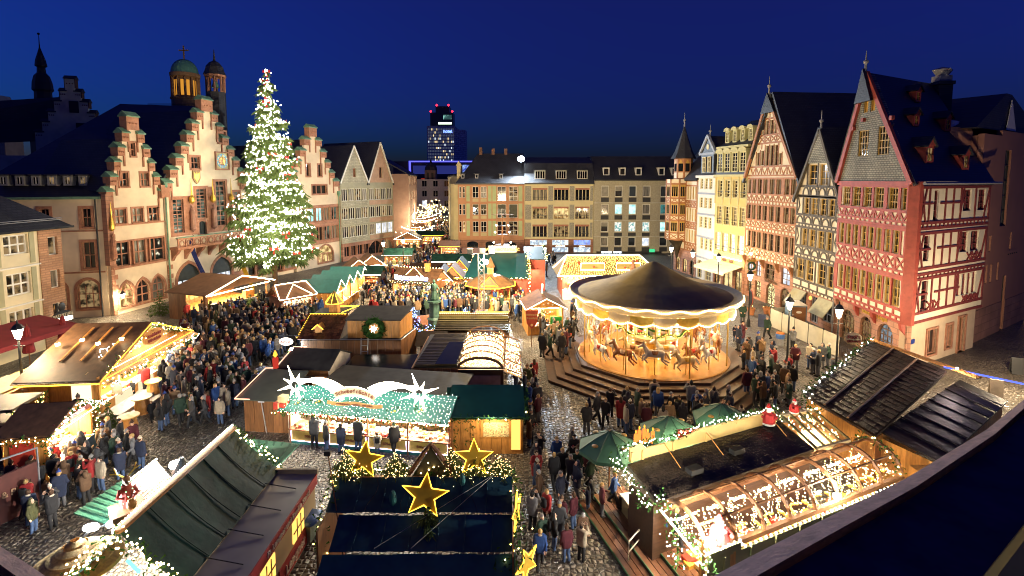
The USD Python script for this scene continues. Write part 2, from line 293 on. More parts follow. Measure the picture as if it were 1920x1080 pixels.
def dormer(T, u, v, w, wd, h, dp, wallm, roofm, pane=None, nx=2, ny=2, fm=None, flat=True):
 """a dormer whose front stands at local (u, v, w)"""
 m = MB().prism(ring(shape_of(u - wd / 2, w, u + wd / 2, w + h), .0, -.13), v, v + .1).box(u - wd / 2, v + .1, w, u + wd / 2, v + dp, w + h)
 d = T.part('dormer', m, wallm)
 if flat: r = MB().box(u - wd / 2 - .15, v - .15, w + h + .003, u + wd / 2 + .15, v + dp, w + h + .12)
 else: r = MB().prism([(u - wd / 2 - .2, w + h), (u + wd / 2 + .2, w + h), (u, w + h + wd * .6)], v - .15, v + dp + .4)
 T.part('roof', r, roofm, parent=d)
 i = wd / 2 - .14; g = MB()
 for k in range(1, nx): x = u - i + 2 * i * k / nx; g.box(x - .025, v + .03, w + .14, x + .025, v + .08, w + h - .14)
 for k in range(1, ny): z = w + .14 + (h - .28) * k / ny; g.box(u - i, v + .035, z - .02, u + i, v + .075, z + .02)
 if g.n: T.part('glazing_bars', g, fm or white_paint, parent=d)
 T.part('pane', MB().box(u - i, v + .085, w + .14, u + i, v + .097, w + h - .14), pane or dark_glass, parent=d)
# ================================================================ LEFT: corner house with red awning
T = Bld('corner_house', 'cream panelled corner house with hipped slate roof and red awning at the left edge', (-33.3, 28), (-32.9, 37.1)); W = T.W
pan = M('pale_panel', (.66, .57, .36), .7, .12, 1); olive = M('olive_panel', (.36, .34, .19), .7, .15, 1); rub = bricks('rough_sandstone', (.36, .18, .09), (.46, .25, .13), (.28, .15, .08), .55, .17, 'xz', .85, .03)
rows = [(7.0, 8.3), (4.25, 5.75), (1.55, 3.25)]; fw = []
for w0, w1 in rows:
 for u0 in (.3, 2.6, 4.9): fw.append(dict(r=(u0 + .15, w0, u0 + 1.75, w1)))
sw = [dict(r=(8.05, w0, 8.75, w1)) for w0, w1 in ((6.6, 7.9), (4.2, 5.5), (1.9, 3.1))]
facade(T, [(0, 0), (7.35, 0), (7.35, 8.55), (0, 8.55)], fw, pan)
facade(T, [(7.36, 0), (W, 0), (W, 8.55), (7.36, 8.55)], sw, rub, y0=-.05, t=.4, name='stone_pier')
for k, d in enumerate(fw): window(T, d['r'], 3, 1 if k >= 6 else 2, white_paint, [dark_glass, dim_pane, dim_pane][k % 3], fw=.09, mu=.05)
for d in sw: window(T, d['r'], 1, 1, white_paint, dim_pane if d is sw[0] else dark_glass)
for u0 in (.0, 2.15, 4.45, 6.72):
 for w0, w1 in ((.9, 3.5), (3.7, 6.0), (6.3, 8.45)): T.part('panel', MB().box(u0 + .02, -.04, w0, u0 + .36, .0, w1), olive)
for w in (3.55, 6.1): T.part('ledge', MB().box(0, -.14, w, 7.35, -.001, w + .09), white_paint)
body(T, 0, W, .4, 8, 0, 8.5, cream)
rf = MB(); e = 8.6
rf.slab([[-1, -.5, e], [W + .5, -.5, e], [W - 3.6, 4, 12.4], [-1, 4, 12.4]], .15).slab([[W + .5, -.5, e], [W + .5, 8.5, e], [W - 3.6, 4, 12.4]], .15)
T.part('roof', rf, slate)
T.part('gutter', MB().tube([[-1, -.55, e - .05], [W + .5, -.55, e - .05]], .09, 6), iron);
T.part('snow_guard', MB().tube([[-1, -.1, e + .5], [W + .1, -.1, e + .5]], .025, 4).tube([[-1, -.1, e + .62], [W + .1, -.1, e + .62]], .025, 4), steel)
dm = MB().slab([[4.2, .1, e + .45], [6.3, .1, e + .45], [5.2, 1.6, e + 2.2]], .1).slab([[4.2, .1, e + .45], [5.2, 1.6, e + 2.2], [5.2, 3.5, e + 2.2], [4.2, 2.2, e + 1.2]], .1); T.part('roof_gablet', dm, slate)
red_cloth = M('red_awning_cloth', (.22, .02, .025), .8, .2, 1.5)
aw = MB().slab([[0, -.02, 1.35 + 1.25], [7.0, -.02, 1.35 + 1.25], [7.0, -2.9, 2.0], [0, -2.9, 2.0]][::-1], .05).box(0, -2.92, 1.7, 7.0, -2.88, 2.0)
T.part('awning', aw, red_cloth, 'red awning over the cafe tables')
sg = T.part('cafe_sign', MB().prism(shape_of(7.45, 1.55 + .55, 8.9, 3.0 - .4, 'seg'), -.62, -.5).ball((8.2, -.56, 2.85), (.3, .08, .34)), iron, 'dark arched cafe sign with a round emblem')
T.part('sign_lettering', MB().text('RATSSTUBE', .2, (8.18, -.63, 2.18), (1, 0, 0), (0, 0, 1)), M('sign_cream', (.6, .52, .35), .5), parent=sg)
T.part('light_box', MB().box(7.45, -.62, 1.78, 8.95, -.45, 2.05), E('sign_white', (1, .93, .8), 5))
parasol_red = M('parasol_red', (.20, .015, .02), .8, .2, 2)
for px, py, lb in ((57, 690, 'closed dark red parasol in front of the cafe awning'), (122, 665, 'closed dark red parasol beside the lit cafe sign')):
 g = G(px, py); t = Thing('closed_parasol', lb, 'parasol', g)
 t.part('folded_canopy', MB().lathe([(.02, 2.75), (.12, 2.6), (.2, 2.0), (.33, 1.1), (.3, 1.02), (0, 1.05)], 10), parasol_red); t.part('pole', MB().tube([[0, 0, 0], [0, 0, 2.85]], .03, 6), wood); t.part('base', MB().lathe([(0, .1), (.3, .1), (.32, 0)], 10), iron)
# ================================================================ LEFT: the town hall row with stepped gables
def coped_gable(T, c, steps, mat=red_stone, cap=copper):
 """steps: (half width, top) from widest to narrowest; each step carries a stone block and a copper cap"""
 for k, (hw, w) in enumerate(steps):
  nxt = steps[k + 1][0] if k + 1 < len(steps) else 0
  for s in ((-1, 1) if nxt else (0,)):
   x0, x1 = (c + s * nxt, c + s * hw) if s else (c - hw, c + hw)
   a, b = min(x0, x1) - .1, max(x0, x1) + .1; h = .75 if s else 1.15
   st = T.part('step_block', MB().box(a, -.18, w - h, b, .62, w).prism([(x0, w - h - .9), (x0 + (-s if s else 1) * .14, w - h - .9), (x0 + (-s if s else 1) * .14, w - h), (x0, w - h)], -.12, .1), mat)
   T.part('copper_cap', MB().prism([(-.3, w), (.74, w), (.74, w + .1), (.22, w + .5), (-.3, w + .1)], a - .06, b + .06, ax='yz'), cap, parent=st)
   T.part('tracery', MB().many([(a + (b - a) * q, -.2, w - h * .5) for q in (.25, .5, .75)], .1), mat, parent=st)
def step_outline(c, steps, w0=0):
 R = []
 for k, (hw, w) in enumerate(steps):
  R.append((c + hw, steps[k - 1][1] if k else w0)); R.append((c + hw, w))
 return R + [(2 * c - a, b) for a, b in reversed(R)]
def quoins(T, u, w0, w1, mat=red_stone, s=1):
 w = w0; k = 0
 while w < w1 - .2:
  L = .55 if k % 2 else .32; T.part('quoin', MB().box(min(u, u + s * L), -.05, w + .01, max(u, u + s * L), .05, w + .43), mat); w += .45; k += 1
T = Bld('gabled_town_house', 'cream stepped gable house with red stone trim, leftmost of the town hall row', (-35.1, 44.3), (-33.9, 49.7)); W = T.W; c = W / 2
steps = [(2.8, 11.9), (2.4, 13.1), (1.95, 14.2), (1.5, 15.3), (1.05, 16.4), (.62, 17.4)][::1]
steps = [(W / 2 + .02, 10.9), (2.35, 12.2), (1.9, 13.5), (1.48, 14.8), (1.0, 16.1), (.5, 17.6)]
w = [dict(r=x, arch='pt') for x in even(.5, W - .2, 3, .85, .55, 2.75)]
w += [dict(r=x) for x in even(.35, W - .25, 3, 1.15, 4.25, 6.4)] + [dict(r=x) for x in even(.35, W - .25, 3, .62, 8.05, 9.35)] + [dict(r=(1.3, 11.35, 2.1, 12.6)), dict(r=(3.35, 11.35, 4.15, 12.6)), dict(r=(2.55, 14.1, 2.95, 15.3))]
facade(T, step_outline(c, steps), w, cream)
for k, d in enumerate(w): window(T, d['r'], 2 if k < 11 else 1, 3 if k < 3 else 2, red_stone, [warm_pane, dark_glass, dark_glass, dim_pane][k % 4] if k < 3 else dark_glass, arch=d.get('arch'), sur=.2 if k < 3 else .15, sill=red_stone if k >= 3 else None, mu=.05)
coped_gable(T, c, steps)
for wz in (4.02, 7.85): T.part('string_course', MB().box(.2, -.12, wz, W, -.001, wz + .14), red_stone)
quoins(T, 0, 0, 10.8);
T.part('corner_pilaster', MB().box(-.3, -.3, 4.5, .25, .2, 10.7), sandstone); T.part('gilded_canopy', MB().lathe([(.02, 10.0), (.06, 8.9), (.2, 8.0), (.22, 7.7), (.05, 7.5)], 8, (0, -.42, 0)), gold)
T.part('corner_statue', MB().lathe([(.05, 7.3), (.14, 7.1), (.1, 6.9), (.22, 6.6), (.2, 6.0), (.26, 5.2), (.1, 4.9)], 8, (0, -.45, 0)), red_stone)
body(T, .05, W - .05, .35, 7, 0, 10.8, cream); roof_gable(T, .1, W - .1, 10.9, 15.6, 8, slate_y, 0, y0=.3)
za = 10.3; Q0 = V(-35.1, 44.3, 0); Q1 = Q0 + V(-10.2, -2.6, 0)
T = Bld('town_hall_wing', 'side wing with long dark slate roof and small dormers left of the stepped gables', Q1[:2], Q0[:2], 'building'); W = T.W
w = [dict(r=x) for x in [(W - 1.9, 7.9, W - 1.2, 9.5), (W - 4.9, 7.9, W - 4.2, 9.5), (W - 2.0, 4.3, W - 1.1, 6.6), (W - 5, 4.3, W - 4.1, 6.6), (W - 7.6, 4.3, W - 6.7, 6.6)]] + [dict(r=(W - 2.6, .8, W - 1.0, 3.3), arch='rd'), dict(r=(W - 5.0, .8, W - 3.4, 3.3), arch='rd'), dict(r=(W - 7.4, .8, W - 5.8, 3.3), arch='rd')]
facade(T, [(0, 0), (W - .3, 0), (W - .3, za), (0, za)], w, cream)
for k, d in enumerate(w): window(T, d['r'], 2 if k < 5 else 3, 2, red_stone, dark_glass if k < 5 else dim_pane, arch=d.get('arch'), sur=.22, sill=red_stone if k < 5 else None)
for wz in (3.9, 7.5): T.part('string_course', MB().box(0, -.1, wz, W - .4, -.001, wz + .13), red_stone)
T.part('eaves_gutter', MB().box(0, -.45, za, W - .3, .1, za + .22), copper)
T.part('downpipe', MB().tube([[W - .8, -.1, 0], [W - .8, -.1, za]], .06, 6), iron)
body(T, 0, W - .3, .35, 9, 0, za, cream)
r1 = T.l(AT(395, 200, 68)); r0 = r1 - V(W - .3, 0, 0)
T.part('roof', MB().slab([[0, -.4, za + .2], [W - .3, -.4, za + .2], r1, r0], .2), slate)
for k in range(6):
 u = W - 2.2 - k * 1.15; kk = .17; dormer(T, u, 1.2, za + 1.15, .62, .85, 1.2, lead, slate, dim_pane if k < 3 else dark_glass, 2, 1)
T = Bld('clock_gable_hall', 'tall cream stepped gable hall with blue clock and stone balcony left of the fir', (-33.8, 49.7), (-31.3, 59)); W = T.W; c = 7.0 - 1.7; c = W * .57
hs = c - .05
steps = [(hs, 11.6), (4.7, 12.9), (4.0, 14.1), (3.3, 15.3), (2.6, 16.5), (1.9, 17.7), (1.25, 18.9), (.62, 20.3)]
w = [dict(r=(1.0, .6, 3.7, 3.4), arch='pt'), dict(r=(5.2, .6, 7.9, 3.5), arch='pt'),
     dict(r=(.9, 6.6, 2.1, 10.0)), dict(r=(3.7, 7.9, 4.9, 11.0)), dict(r=(6.2, 6.9, 7.5, 11.8)), dict(r=(8.6, 6.6, 9.5, 10.6)), dict(r=(3.85, 6.2, 4.75, 7.6), arch='seg'),
     dict(r=(3.3, 13.1, 4.3, 14.3)), dict(r=(6.9, 16.0, 7.9, 17.2)) ]
facade(T, step_outline(c, steps), w, cream)
leaded = litpane('leaded_pane', (.20, .26, .20), (.012, .016, .016), .5, 1.6); blue_dk = M('dark_green_door', (.03, .04, .045), .5)
for k, d in enumerate(w):
 if k == 6: window(T, d['r'], 2, 1, blue_dk, blue_dk, arch='seg', sur=.2, name='balcony_door'); continue
 window(T, d['r'], 4 if k < 2 else 2, (2 if k < 2 else 9 if k < 6 else 2), blue_dk if k < 2 else red_stone, (white_pane if k < 2 else leaded), arch=d.get('arch'), sur=.3 if k < 2 else .2, mu=.05 if k < 2 else .035, name='arched_gate' if k < 2 else 'window', sill=red_stone if k > 6 else None)
 if k < 2: r = d['r']; T.part('gate_head', MB().prism(shape_of(*r, 'pt').difference(shape_of(r[0] - 1, r[1] - 1, r[2] + 1, r[1] + 1.1)), .1, .14), blue_dk)
coped_gable(T, c, steps)
T.part('red_stone_panel', MB().prism(Polygon([(.55, 6.3), (9.6, 6.3), (9.6, 10.4), (7.8, 10.4), (7.8, 12.0), (5.9, 12.0), (5.9, 11.2), (5.2, 11.2), (5.2, 11.3), (3.4, 11.3), (3.4, 10.3), (.55, 10.3)]).difference(Polygon([(.9, 6.6), (2.1, 6.6), (2.1, 10), (.9, 10)])).difference(Polygon([(3.7, 6.2), (4.9, 6.2), (4.9, 11), (3.7, 11)])).difference(Polygon([(6.2, 6.9), (7.5, 6.9), (7.5, 11.8), (6.2, 11.8)])).difference(Polygon([(8.6, 6.6), (9.5, 6.6), (9.5, 10.4), (8.6, 10.4)])), -.04, -.002), red_stone)
bl = T.part('balcony', MB().box(.3, -1.1, 5.05, W, 0, 5.3).box(.3, -1.12, 6.05, W, -.92, 6.2), red_stone)
T.part('balcony_rail', MB().box(.25, -1.16, 6.2, W, -.88, 6.27), copper, parent=bl)
for k in range(11):
 u = .35 + k * .87; T.part('baluster_panel', MB().box(u, -1.06, 5.3, u + .1, -.96, 6.05).prism(ring(Polygon([(u + .48 + .27 * math.cos(a), 5.67 + .3 * math.sin(a)) for a in np.arange(8) * .785]), .05, -.05), -1.04, -.98), red_stone, parent=bl)
for k in range(7): u = .6 + k * 1.45; T.part('corbel', MB().prism([(-.02, 5.04), (-1.0, 5.04), (-.75, 4.7), (-.35, 4.4), (-.02, 3.9)], u - .16, u + .16, ax='yz'), red_stone)
for u in (2.9, 5.55, 8.05):
 st = T.part('statue', MB().lathe([(.03, 9.35), (.13, 9.2), (.09, 9.0), (.24, 8.7), (.2, 8.2), (.27, 7.4), (.22, 7.15), (.3, 6.9), (.05, 6.6)], 8, (u, -.3, 0)), M('statue_stone', (.32, .17, .12), .8))
 T.part('gilded_spire', MB().lathe([(.015, 12.1), (.09, 10.4), (.26, 10.1), (.28, 9.75), (.1, 9.5)], 8, (u, -.3, 0)), gold, parent=st)
cx, cz = 7.25, 14.0
ck = T.part('clock', MB().prism(ring(shape_of(cx - .95, cz - 1.0, cx + .95, cz + 1.0), .0, -.14), -.16, .0), red_stone, 'square blue clock with gilt ring and star shaped red centre')
T.part('clock_face', MB().box(cx - .82, -.06, cz - .87, cx + .82, -.002, cz + .87), M('clock_gold_field', (.45, .36, .14), .5), parent=ck)
cir = lambda r, n=24: Polygon([(cx + r * math.cos(a), cz + r * math.sin(a)) for a in np.arange(n) * 2 * math.pi / n])
T.part('dial', MB().prism(cir(.78).difference(cir(.5)), -.09, -.065), M('clock_blue', (.10, .28, .42), .4), parent=ck); T.part('dial_centre', MB().prism(cir(.48), -.085, -.065), M('clock_red', (.30, .05, .06), .5), parent=ck)
hm = MB();
for k in range(12): a = k * math.pi / 6; hm.beam((cx + .56 * math.sin(a), -.1, cz + .56 * math.cos(a)), (cx + .73 * math.sin(a), -.1, cz + .73 * math.cos(a)), .04, .02, up=(0, 1, 0))
for k in range(12): a = (k + .5) * math.pi / 6; hm.beam((cx + .2 * math.sin(a), -.095, cz + .2 * math.cos(a)), (cx + .46 * math.sin(a), -.095, cz + .46 * math.cos(a)), .05, .02, up=(0, 1, 0))
T.part('hour_marks', hm, gold, parent=ck); T.part('hands', MB().beam((cx, -.13, cz - .1), (cx + .05, -.13, cz + .66), .06, .03, up=(0, 1, 0)).beam((cx, -.14, cz + .1), (cx + .22, -.14, cz - .45), .07, .03, up=(0, 1, 0)), gold, parent=ck)
T.part('coat_of_arms', MB().prism(Polygon([(3.35, 12.9), (4.25, 12.9), (4.25, 12.1), (4.05, 11.7), (3.8, 11.5), (3.55, 11.7), (3.35, 12.1)]), -.12, -.003), M('shield_brown', (.25, .15, .05), .5))
T.part('gilded_eagle', MB().prism(Polygon([(3.45, 12.75), (3.7, 12.5), (3.8, 12.8), (3.9, 12.5), (4.15, 12.75), (4.1, 12.1), (3.9, 11.9), (3.8, 11.65), (3.7, 11.9), (3.5, 12.1)]), -.15, -.121), gold)
T.part('downpipe', MB().tube([[.1, -.15, 0], [.1, -.15, 11.0]], .07, 6).lathe([(.08, 11.0), (.22, 11.3), (.2, 11.7)], 8, (.1, -.15, 0)), copper)
for wz, ww in ((11.45, .55), ): T.part('gutter_block', MB().box(-.45, -.3, wz - 1.2, .45, .3, wz), red_stone)
quoins(T, 0, 0, 3.8); T.part('stone_plinth', MB().prism(Polygon([(0, 0), (W, 0), (W, 1.5), (0, 1.5)]).difference(shape_of(.7, .3, 4.0, 3.7, 'pt')).difference(shape_of(4.9, .3, 8.2, 3.8, 'pt')), -.05, -.002), sandstone)
body(T, .05, W, .35, 9, 0, 11.5, cream); roof_gable(T, .1, 2 * c, 11.4, 19.2, 12, slate_y, 0, y0=.3)
tower = T
T = Bld('third_gable_house', 'cream stepped gable house mostly hidden behind the lit fir tree', (-31.2, 59), (-28.2, 65.4)); W = T.W; c = W / 2
steps = [(W / 2, 11.6), (2.7, 12.8), (2.1, 14.0), (1.5, 15.2), (.9, 16.4), (.45, 17.6)]
w = [dict(r=x) for x in even(.3, W - .3, 3, 1.2, 7.0, 9.3)] + [dict(r=x, arch='pt') for x in even(.3, W - .3, 2, 2.2, .6, 3.4)]
facade(T, step_outline(c, steps), w, cream)
for d in w: window(T, d['r'], 2, 2, red_stone, white_pane if d is w[1] else dark_glass, arch=d.get('arch'), sur=.2)
coped_gable(T, c, steps); body(T, .05, W, .35, 8, 0, 11.5, cream); roof_gable(T, 0, W, 11.5, 16, 8, slate_y, 0, y0=.3)
T = Bld('red_base_gable_house', 'stepped gable house with cream top over red stone storeys right of the lit fir', (-27.9, 65.7), (-24.9, 73.5)); W = T.W; c = W * .42
steps = [(W - c, 11.7), (3.9, 12.9), (3.15, 14.3), (2.35, 15.7), (1.5, 17.2), (.62, 18.8)]
ol = [(max(0, min(W, a)), b) for a, b in step_outline(c, steps)]
w = [dict(r=x) for x in even(.6, W - .2, 5, .85, 6.3, 8.1)] + [dict(r=x) for x in even(.6, W - .2, 5, .85, 3.6, 5.5)] + [dict(r=(3.2, 10.0, 6.0, 11.2)), dict(r=(2.2, 12.4, 2.9, 14.0)), dict(r=(4.4, 12.4, 5.1, 14.0)), dict(r=(3.9, -.0 + .5, 6.9, 2.9), arch='rd')]
facade(T, [p for p in ol], w, cream)
T.part('red_storeys', MB().prism(Polygon([(.02, 3.1), (W - .02, 3.1), (W - .02, 8.5), (.02, 8.5)]).difference(__import__('shapely').union_all([shape_of(*d['r']) for d in w[:10]])), -.05, -.003), sandstone)
for k, d in enumerate(w): window(T, d['r'], 2 if k < 10 else 3 if k in (10, 13) else 1, 1 if k < 13 else 2, red_stone, cool_pane if k in (1, 2) else warm_pane if k == 13 else dark_glass if k > 9 or k % 2 else leaded, arch=d.get('arch'), sur=.16, sill=red_stone if 10 <= k < 13 else None, mu=.06)
coped_gable(T, c, [s for s in steps]); body(T, .05, W, .35, 8, 0, 11.5, cream); roof_gable(T, 0, 2 * c, 11.6, 17.2, 9, slate_y, 0, y0=.3)
T.part('downpipe', MB().tube([[W - .1, -.15, 0], [W - .1, -.15, 9.5]], .08, 6).lathe([(.08, 9.5), (.25, 9.9), (.22, 10.3)], 8, (W - .1, -.15, 0)), copper)
pg = M('panel_green_grey', (.34, .33, .23), .75, .12, 1); pat = bricks('patterned_panel', (.46, .43, .31), (.40, .38, .27), (.2, .19, .14), .28, .22, 'xz', .8); pnk = M('pink_render', (.46, .30, .20), .85, .2, 1.5)
T = Bld('twin_gabled_house', 'grey green panel house with two tall pointed gables and dark roofs before the side street', (-24.7, 73.8), (-19.5, 84)); W = T.W; h = W / 2
w = []
for w0, w1 in ((8.8, 10.6), (6.1, 7.8), (3.4, 5.1)): w += [dict(r=x) for x in even(.2, h - .1, 4, .95, w0, w1)] + [dict(r=x) for x in even(h + .1, W - .1, 4, .95, w0, w1)]
w += [dict(r=x) for x in even(.3, h, 4, .9, .6, 2.1)] + [dict(r=x, arch='rd') for x in even(h + .2, W - .6, 2, 1.4, .3, 2.4)] + [dict(r=(h * .5 - .3, 12.3, h * .5 + .3, 13.6)), dict(r=(h * 1.5 - .4, 12.2, h * 1.5 + .4, 13.9))]
facade(T, [(0, 2.6), (W, 2.6), (W, 11.4), (h * 1.5, 17.8), (h, 11.4), (h * .5, 16.9), (0, 11.4)], [d for d in w if d['r'][1] > 2.6], pg)
facade(T, [(0, 0), (W, 0), (W, 2.6), (0, 2.6)], [d for d in w if d['r'][1] < 2.6], sandstone, y0=-.1, t=.45, name='stone_base')
T.part('gable_panel', MB().prism(Polygon([(.3, 11.5), (h - .3, 11.5), (h * .5, 16.4)]).difference(shape_of(*w[-2]['r'])), -.03, -.002), pat)
T.part('gable_panel', MB().prism(Polygon([(h + .3, 11.5), (W - .3, 11.5), (h * 1.5, 17.3)]).difference(shape_of(*w[-1]['r'])), -.03, -.002), pnk, 'pink gable panel')
for k, d in enumerate(w):
 window(T, d['r'], 3 if k < 24 else 2, 1, white_paint if k < 24 else red_stone, (white_pane if k in (21, 22, 23) else [dark_glass, dark_glass, dim_pane][k % 3]) if k < 24 else dark_glass, arch=d.get('arch'), mu=.04)
 if k < 24: r = d['r']; T.part('spandrel', MB().box(r[0], -.03, r[1] - .75, r[2], -.002, r[1] - .08), pat if r[0] < h else pnk)
for wz in (2.62, 5.2, 7.95, 10.85): T.part('ledge', MB().box(0, -.1, wz, W, -.001, wz + .1), pg)
for a, b in (((0, 11.4), (h * .5, 16.9)), ((h * .5, 16.9), (h, 11.4)), ((h, 11.4), (h * 1.5, 17.8)), ((h * 1.5, 17.8), (W, 11.4))): T.part('bargeboard', MB().prism(Polygon(stroke([a, b], .2)), -.16, -.035), white_paint)
roof_gable(T, 0, h, 11.4, 16.95, 11, slate_y, .15, y0=-.1); roof_gable(T, h, W, 11.4, 17.85, 12, slate_y, .15, y0=-.1); body(T, .05, W - .05, .4, 10, 0, 11.3, pg)
T.part('end_wall', MB().box(-.6, .1, 0, -.02, 6, 10.8), sandstone)
# ================================================================ BACK ROW
terra = M('terracotta_paint', (.50, .25, .13), .75, .12, 1); sage = M('sage_panel', (.42, .50, .26), .75, .1, 1); straw = M('straw_render', (.52, .44, .24), .8, .1, 1)
T = Bld('terracotta_house', 'corner house with terracotta framing, sage green panels and mansard roof under the white floodlight', (-8.7, 82.5), (1.95, 82.5)); W = T.W
w = []
for k, (w0, w1) in enumerate(((8.5, 10.8), (5.75, 8.0), (2.95, 5.2))):
 w += [dict(r=x) for x in ((.15, w0 + .5, .55, w1), (.75, w0 + .5, 1.15, w1), (2.35, w0 + .5, 3.3, w1), (3.65, w0 + .5, 4.6, w1), (6.35, w0, 7.75, w1), (8.2, w0, 9.6, w1))]
facade(T, [(0, 2.2), (W, 2.2), (W, 11.3), (0, 11.3)], w, terra)
shut = M('roller_shutter', (.09, .09, .06), .7)
for k, d in enumerate(w):
 r = d['r']; window(T, r, 2 if k % 6 > 1 else 1, 3 if k % 6 > 3 else 2, white_paint, warm_pane if k == 13 else (dim_pane if k % 4 == 1 else dark_glass))
 if k in (8, 9, 10, 11): T.part('shutter', MB().box(r[0] + .06, .04, r[1] + (r[3] - r[1]) * (.1 if k == 11 else .66), r[2] - .06, .1, r[3] - .05), shut)
 if k % 6 in (2, 3): T.part('infill_panel', MB().box(r[0], -.03, r[1] - .62, r[2], -.002, r[1] - .1), straw)
for w0, w1 in ((8.45, 10.9), (5.65, 8.1), (2.85, 5.3)):
 for u0, u1 in ((1.35, 1.9), (4.85, 5.4), (5.55, 6.15), (9.75, 10.35)): T.part('green_panel', MB().box(u0, -.035, w0, u1, -.002, w1), sage)
for wz in (2.5, 5.35, 8.15, 10.95): T.part('storey_band', MB().box(0, -.1, wz, W, -.001, wz + .22), terra)
sb = [dict(r=x, arch='seg') for x in ((1.4, .1, 3.2, 2.0), (4.4, .1, 6.0, 2.0), (7.4, .8, 9.4, 1.9))]
facade(T, [(0, 0), (W, 0), (W, 2.2), (0, 2.2)], sb, sandstone, y0=-.12, t=.5, name='stone_base')
for d in sb: window(T, d['r'], 3, 2, iron, dark_glass, arch='seg')
body(T, 0, W, .36, 8, 0, 11.2, terra)
rf = MB().slab([[-.4, -.4, 11.3], [W, -.4, 11.3], [W, 4.2, 16.3], [3.0, 4.2, 16.3]], .2).slab([[-.4, 8.4, 11.3], [-.4, -.4, 11.3], [3.0, 4.2, 16.3]], .2)
T.part('roof', rf, slate); T.part('gutter', MB().box(-.5, -.6, 11.15, W, -.35, 11.35), iron)
for u in (.75, 3.0, 6.95): dormer(T, u, .35, 12.1, .55, .7, 1.2, lead, slate, dark_glass, 1, 1)
for u, hgt in ((3.2, 1.0), (5.3, .8), (7.4, .8)): T.part('chimney', MB().box(u, 4.0, 16.0, u + .5, 4.6, 16.3 + hgt), M('chimney_brick', (.16, .08, .05), .85))
T.part('side_gablet', MB().box(-.3, 1.5, 11.5, .3, 3.0, 14.2).prism([(-.5, 14.2), (.5, 14.2), (0, 15)], 1.4, 3.2), straw)
T.part('corner_bay', MB().lathe([(1.0, 2.2), (1.0, 11.2), (0, 11.25)], 10, (-.4, 1.2, 0)), straw)
yel_f = M('pale_yellow_frame', (.62, .54, .31), .75, .1, 1); mos = M('pebble_panel', (.34, .32, .25), .85, .6, 14)
T = Bld('yellow_framed_house', 'pale yellow gridded house with speckled panels over lit shop windows', (2.0, 82.6), (13.15, 82.6)); W = T.W
w = []
for w0, w1 in ((8.6, 10.6), (5.6, 7.6), (2.65, 4.7)): w += [dict(r=x) for x in ((1.3, w0, 3.7, w1), (4.75, w0, 7.15, w1), (8.2, w0, 10.5, w1))]
facade(T, [(0, 2.35), (W, 2.35), (W, 11.25), (0, 11.25)], w, yel_f)
stripe = M('striped_valance', (.42, .18, .11), .8)
for k, d in enumerate(w):
 r = d['r']; window(T, r, 4, 1, yel_f, (warm_pane if k == 4 else dim_pane if k in (3, 5, 7) else dark_glass), mu=.05)
 T.part('valance', MB().box(r[0], .0, r[3] - .3, r[2], .08, r[3] - .02), stripe); T.part('balcony_rail', MB().box(r[0], -.05, r[1] + .5, r[2], -.02, r[1] + .55).box(r[0], -.05, r[1] + .02, r[2], -.02, r[1] + .06), iron)
for w0 in (8.5, 5.5, 2.6):
 for u0, u1 in ((.12, 1.1), (3.85, 4.6), (7.3, 8.05), (10.6, 11.05)): T.part('pebble_panel', MB().box(u0, -.03, w0, u1, -.002, w0 + 2.4), mos)
for wz in (2.35, 5.2, 8.2, 11.05): T.part('ledge', MB().box(0, -.14, wz, W, -.001, wz + .14), yel_f)
sh = [dict(r=x) for x in ((.9, .1, 3.7, 1.0), (.9, 1.3, 3.7, 2.2), (4.5, .1, 7.2, 1.0), (4.5, 1.3, 7.2, 2.2), (8.0, .1, 10.8, 1.0), (8.0, 1.3, 10.8, 2.2))]
facade(T, [(0, 0), (W, 0), (W, 2.35), (0, 2.35)], sh, sandstone, y0=-.05, t=.4, name='shop_front')
shop = litpane('shop_pane', (.8, .95, 1), (.3, .38, .5), 1.0, 2.5)
for k, d in enumerate(sh): window(T, d['r'], 4, 1, white_paint, shop if k != 5 else litpane('blue_pane', (.25, .4, 1), (.15, .2, .5), 1.3), name='shop_window')
for x, s in ((2.3, 'Schmuck'), (5.85, 'JUWELIER'), (9.4, 'Uhren')): T.part('shop_sign', MB().text(s, .22, (x, -.09, 1.04), (1, 0, 0), (0, 0, 1)), E('sign_glow', (1, .9, .7), 3))
body(T, 0, W, .4, 8, 0, 11.2, yel_f)
T.part('roof', MB().slab([[0, -.4, 11.3], [W, -.4, 11.3], [W, 1.4, 14.6], [0, 1.4, 14.6]], .15).slab([[0, 1.4, 14.6], [W, 1.4, 14.6], [W, 5, 15.7], [0, 5, 15.7]], .15), slate); T.part('gutter', MB().box(0, -.6, 11.2, W, -.38, 11.4), iron)
for u in (2.5, 5.9, 9.3): dormer(T, u, .0, 12.0, 1.7, 1.4, 1.5, M('dormer_grey', (.42, .40, .33), .7), slate, dark_glass, 4, 1)
gst = M('grey_stone_render', (.40, .36, .25), .85, .2, 4); dkp = M('dark_spandrel', (.035, .035, .035), .6)
T = Bld('grey_office_house', 'plain grey office house with dark spandrels, some windows lit turquoise, cafe below', (13.2, 82.5), (27.5, 82.5), 'building'); W = T.W
w = []
us = (1.15, 3.35, 5.6, 7.85, 10.7, 12.55)
for w0, w1 in ((9.2, 10.95), (6.35, 8.0), (3.5, 5.15), (1.15, 2.6)): w += [dict(r=(u, w0, u + 1.25, w1)) for u in us]
facade(T, [(0, 0), (W, 0), (W, 11.8), (0, 11.8)], w, gst)
ring_l = litpane('ring_lit', (1, .95, .85), (.15, .4, .38), .9, 3.5)
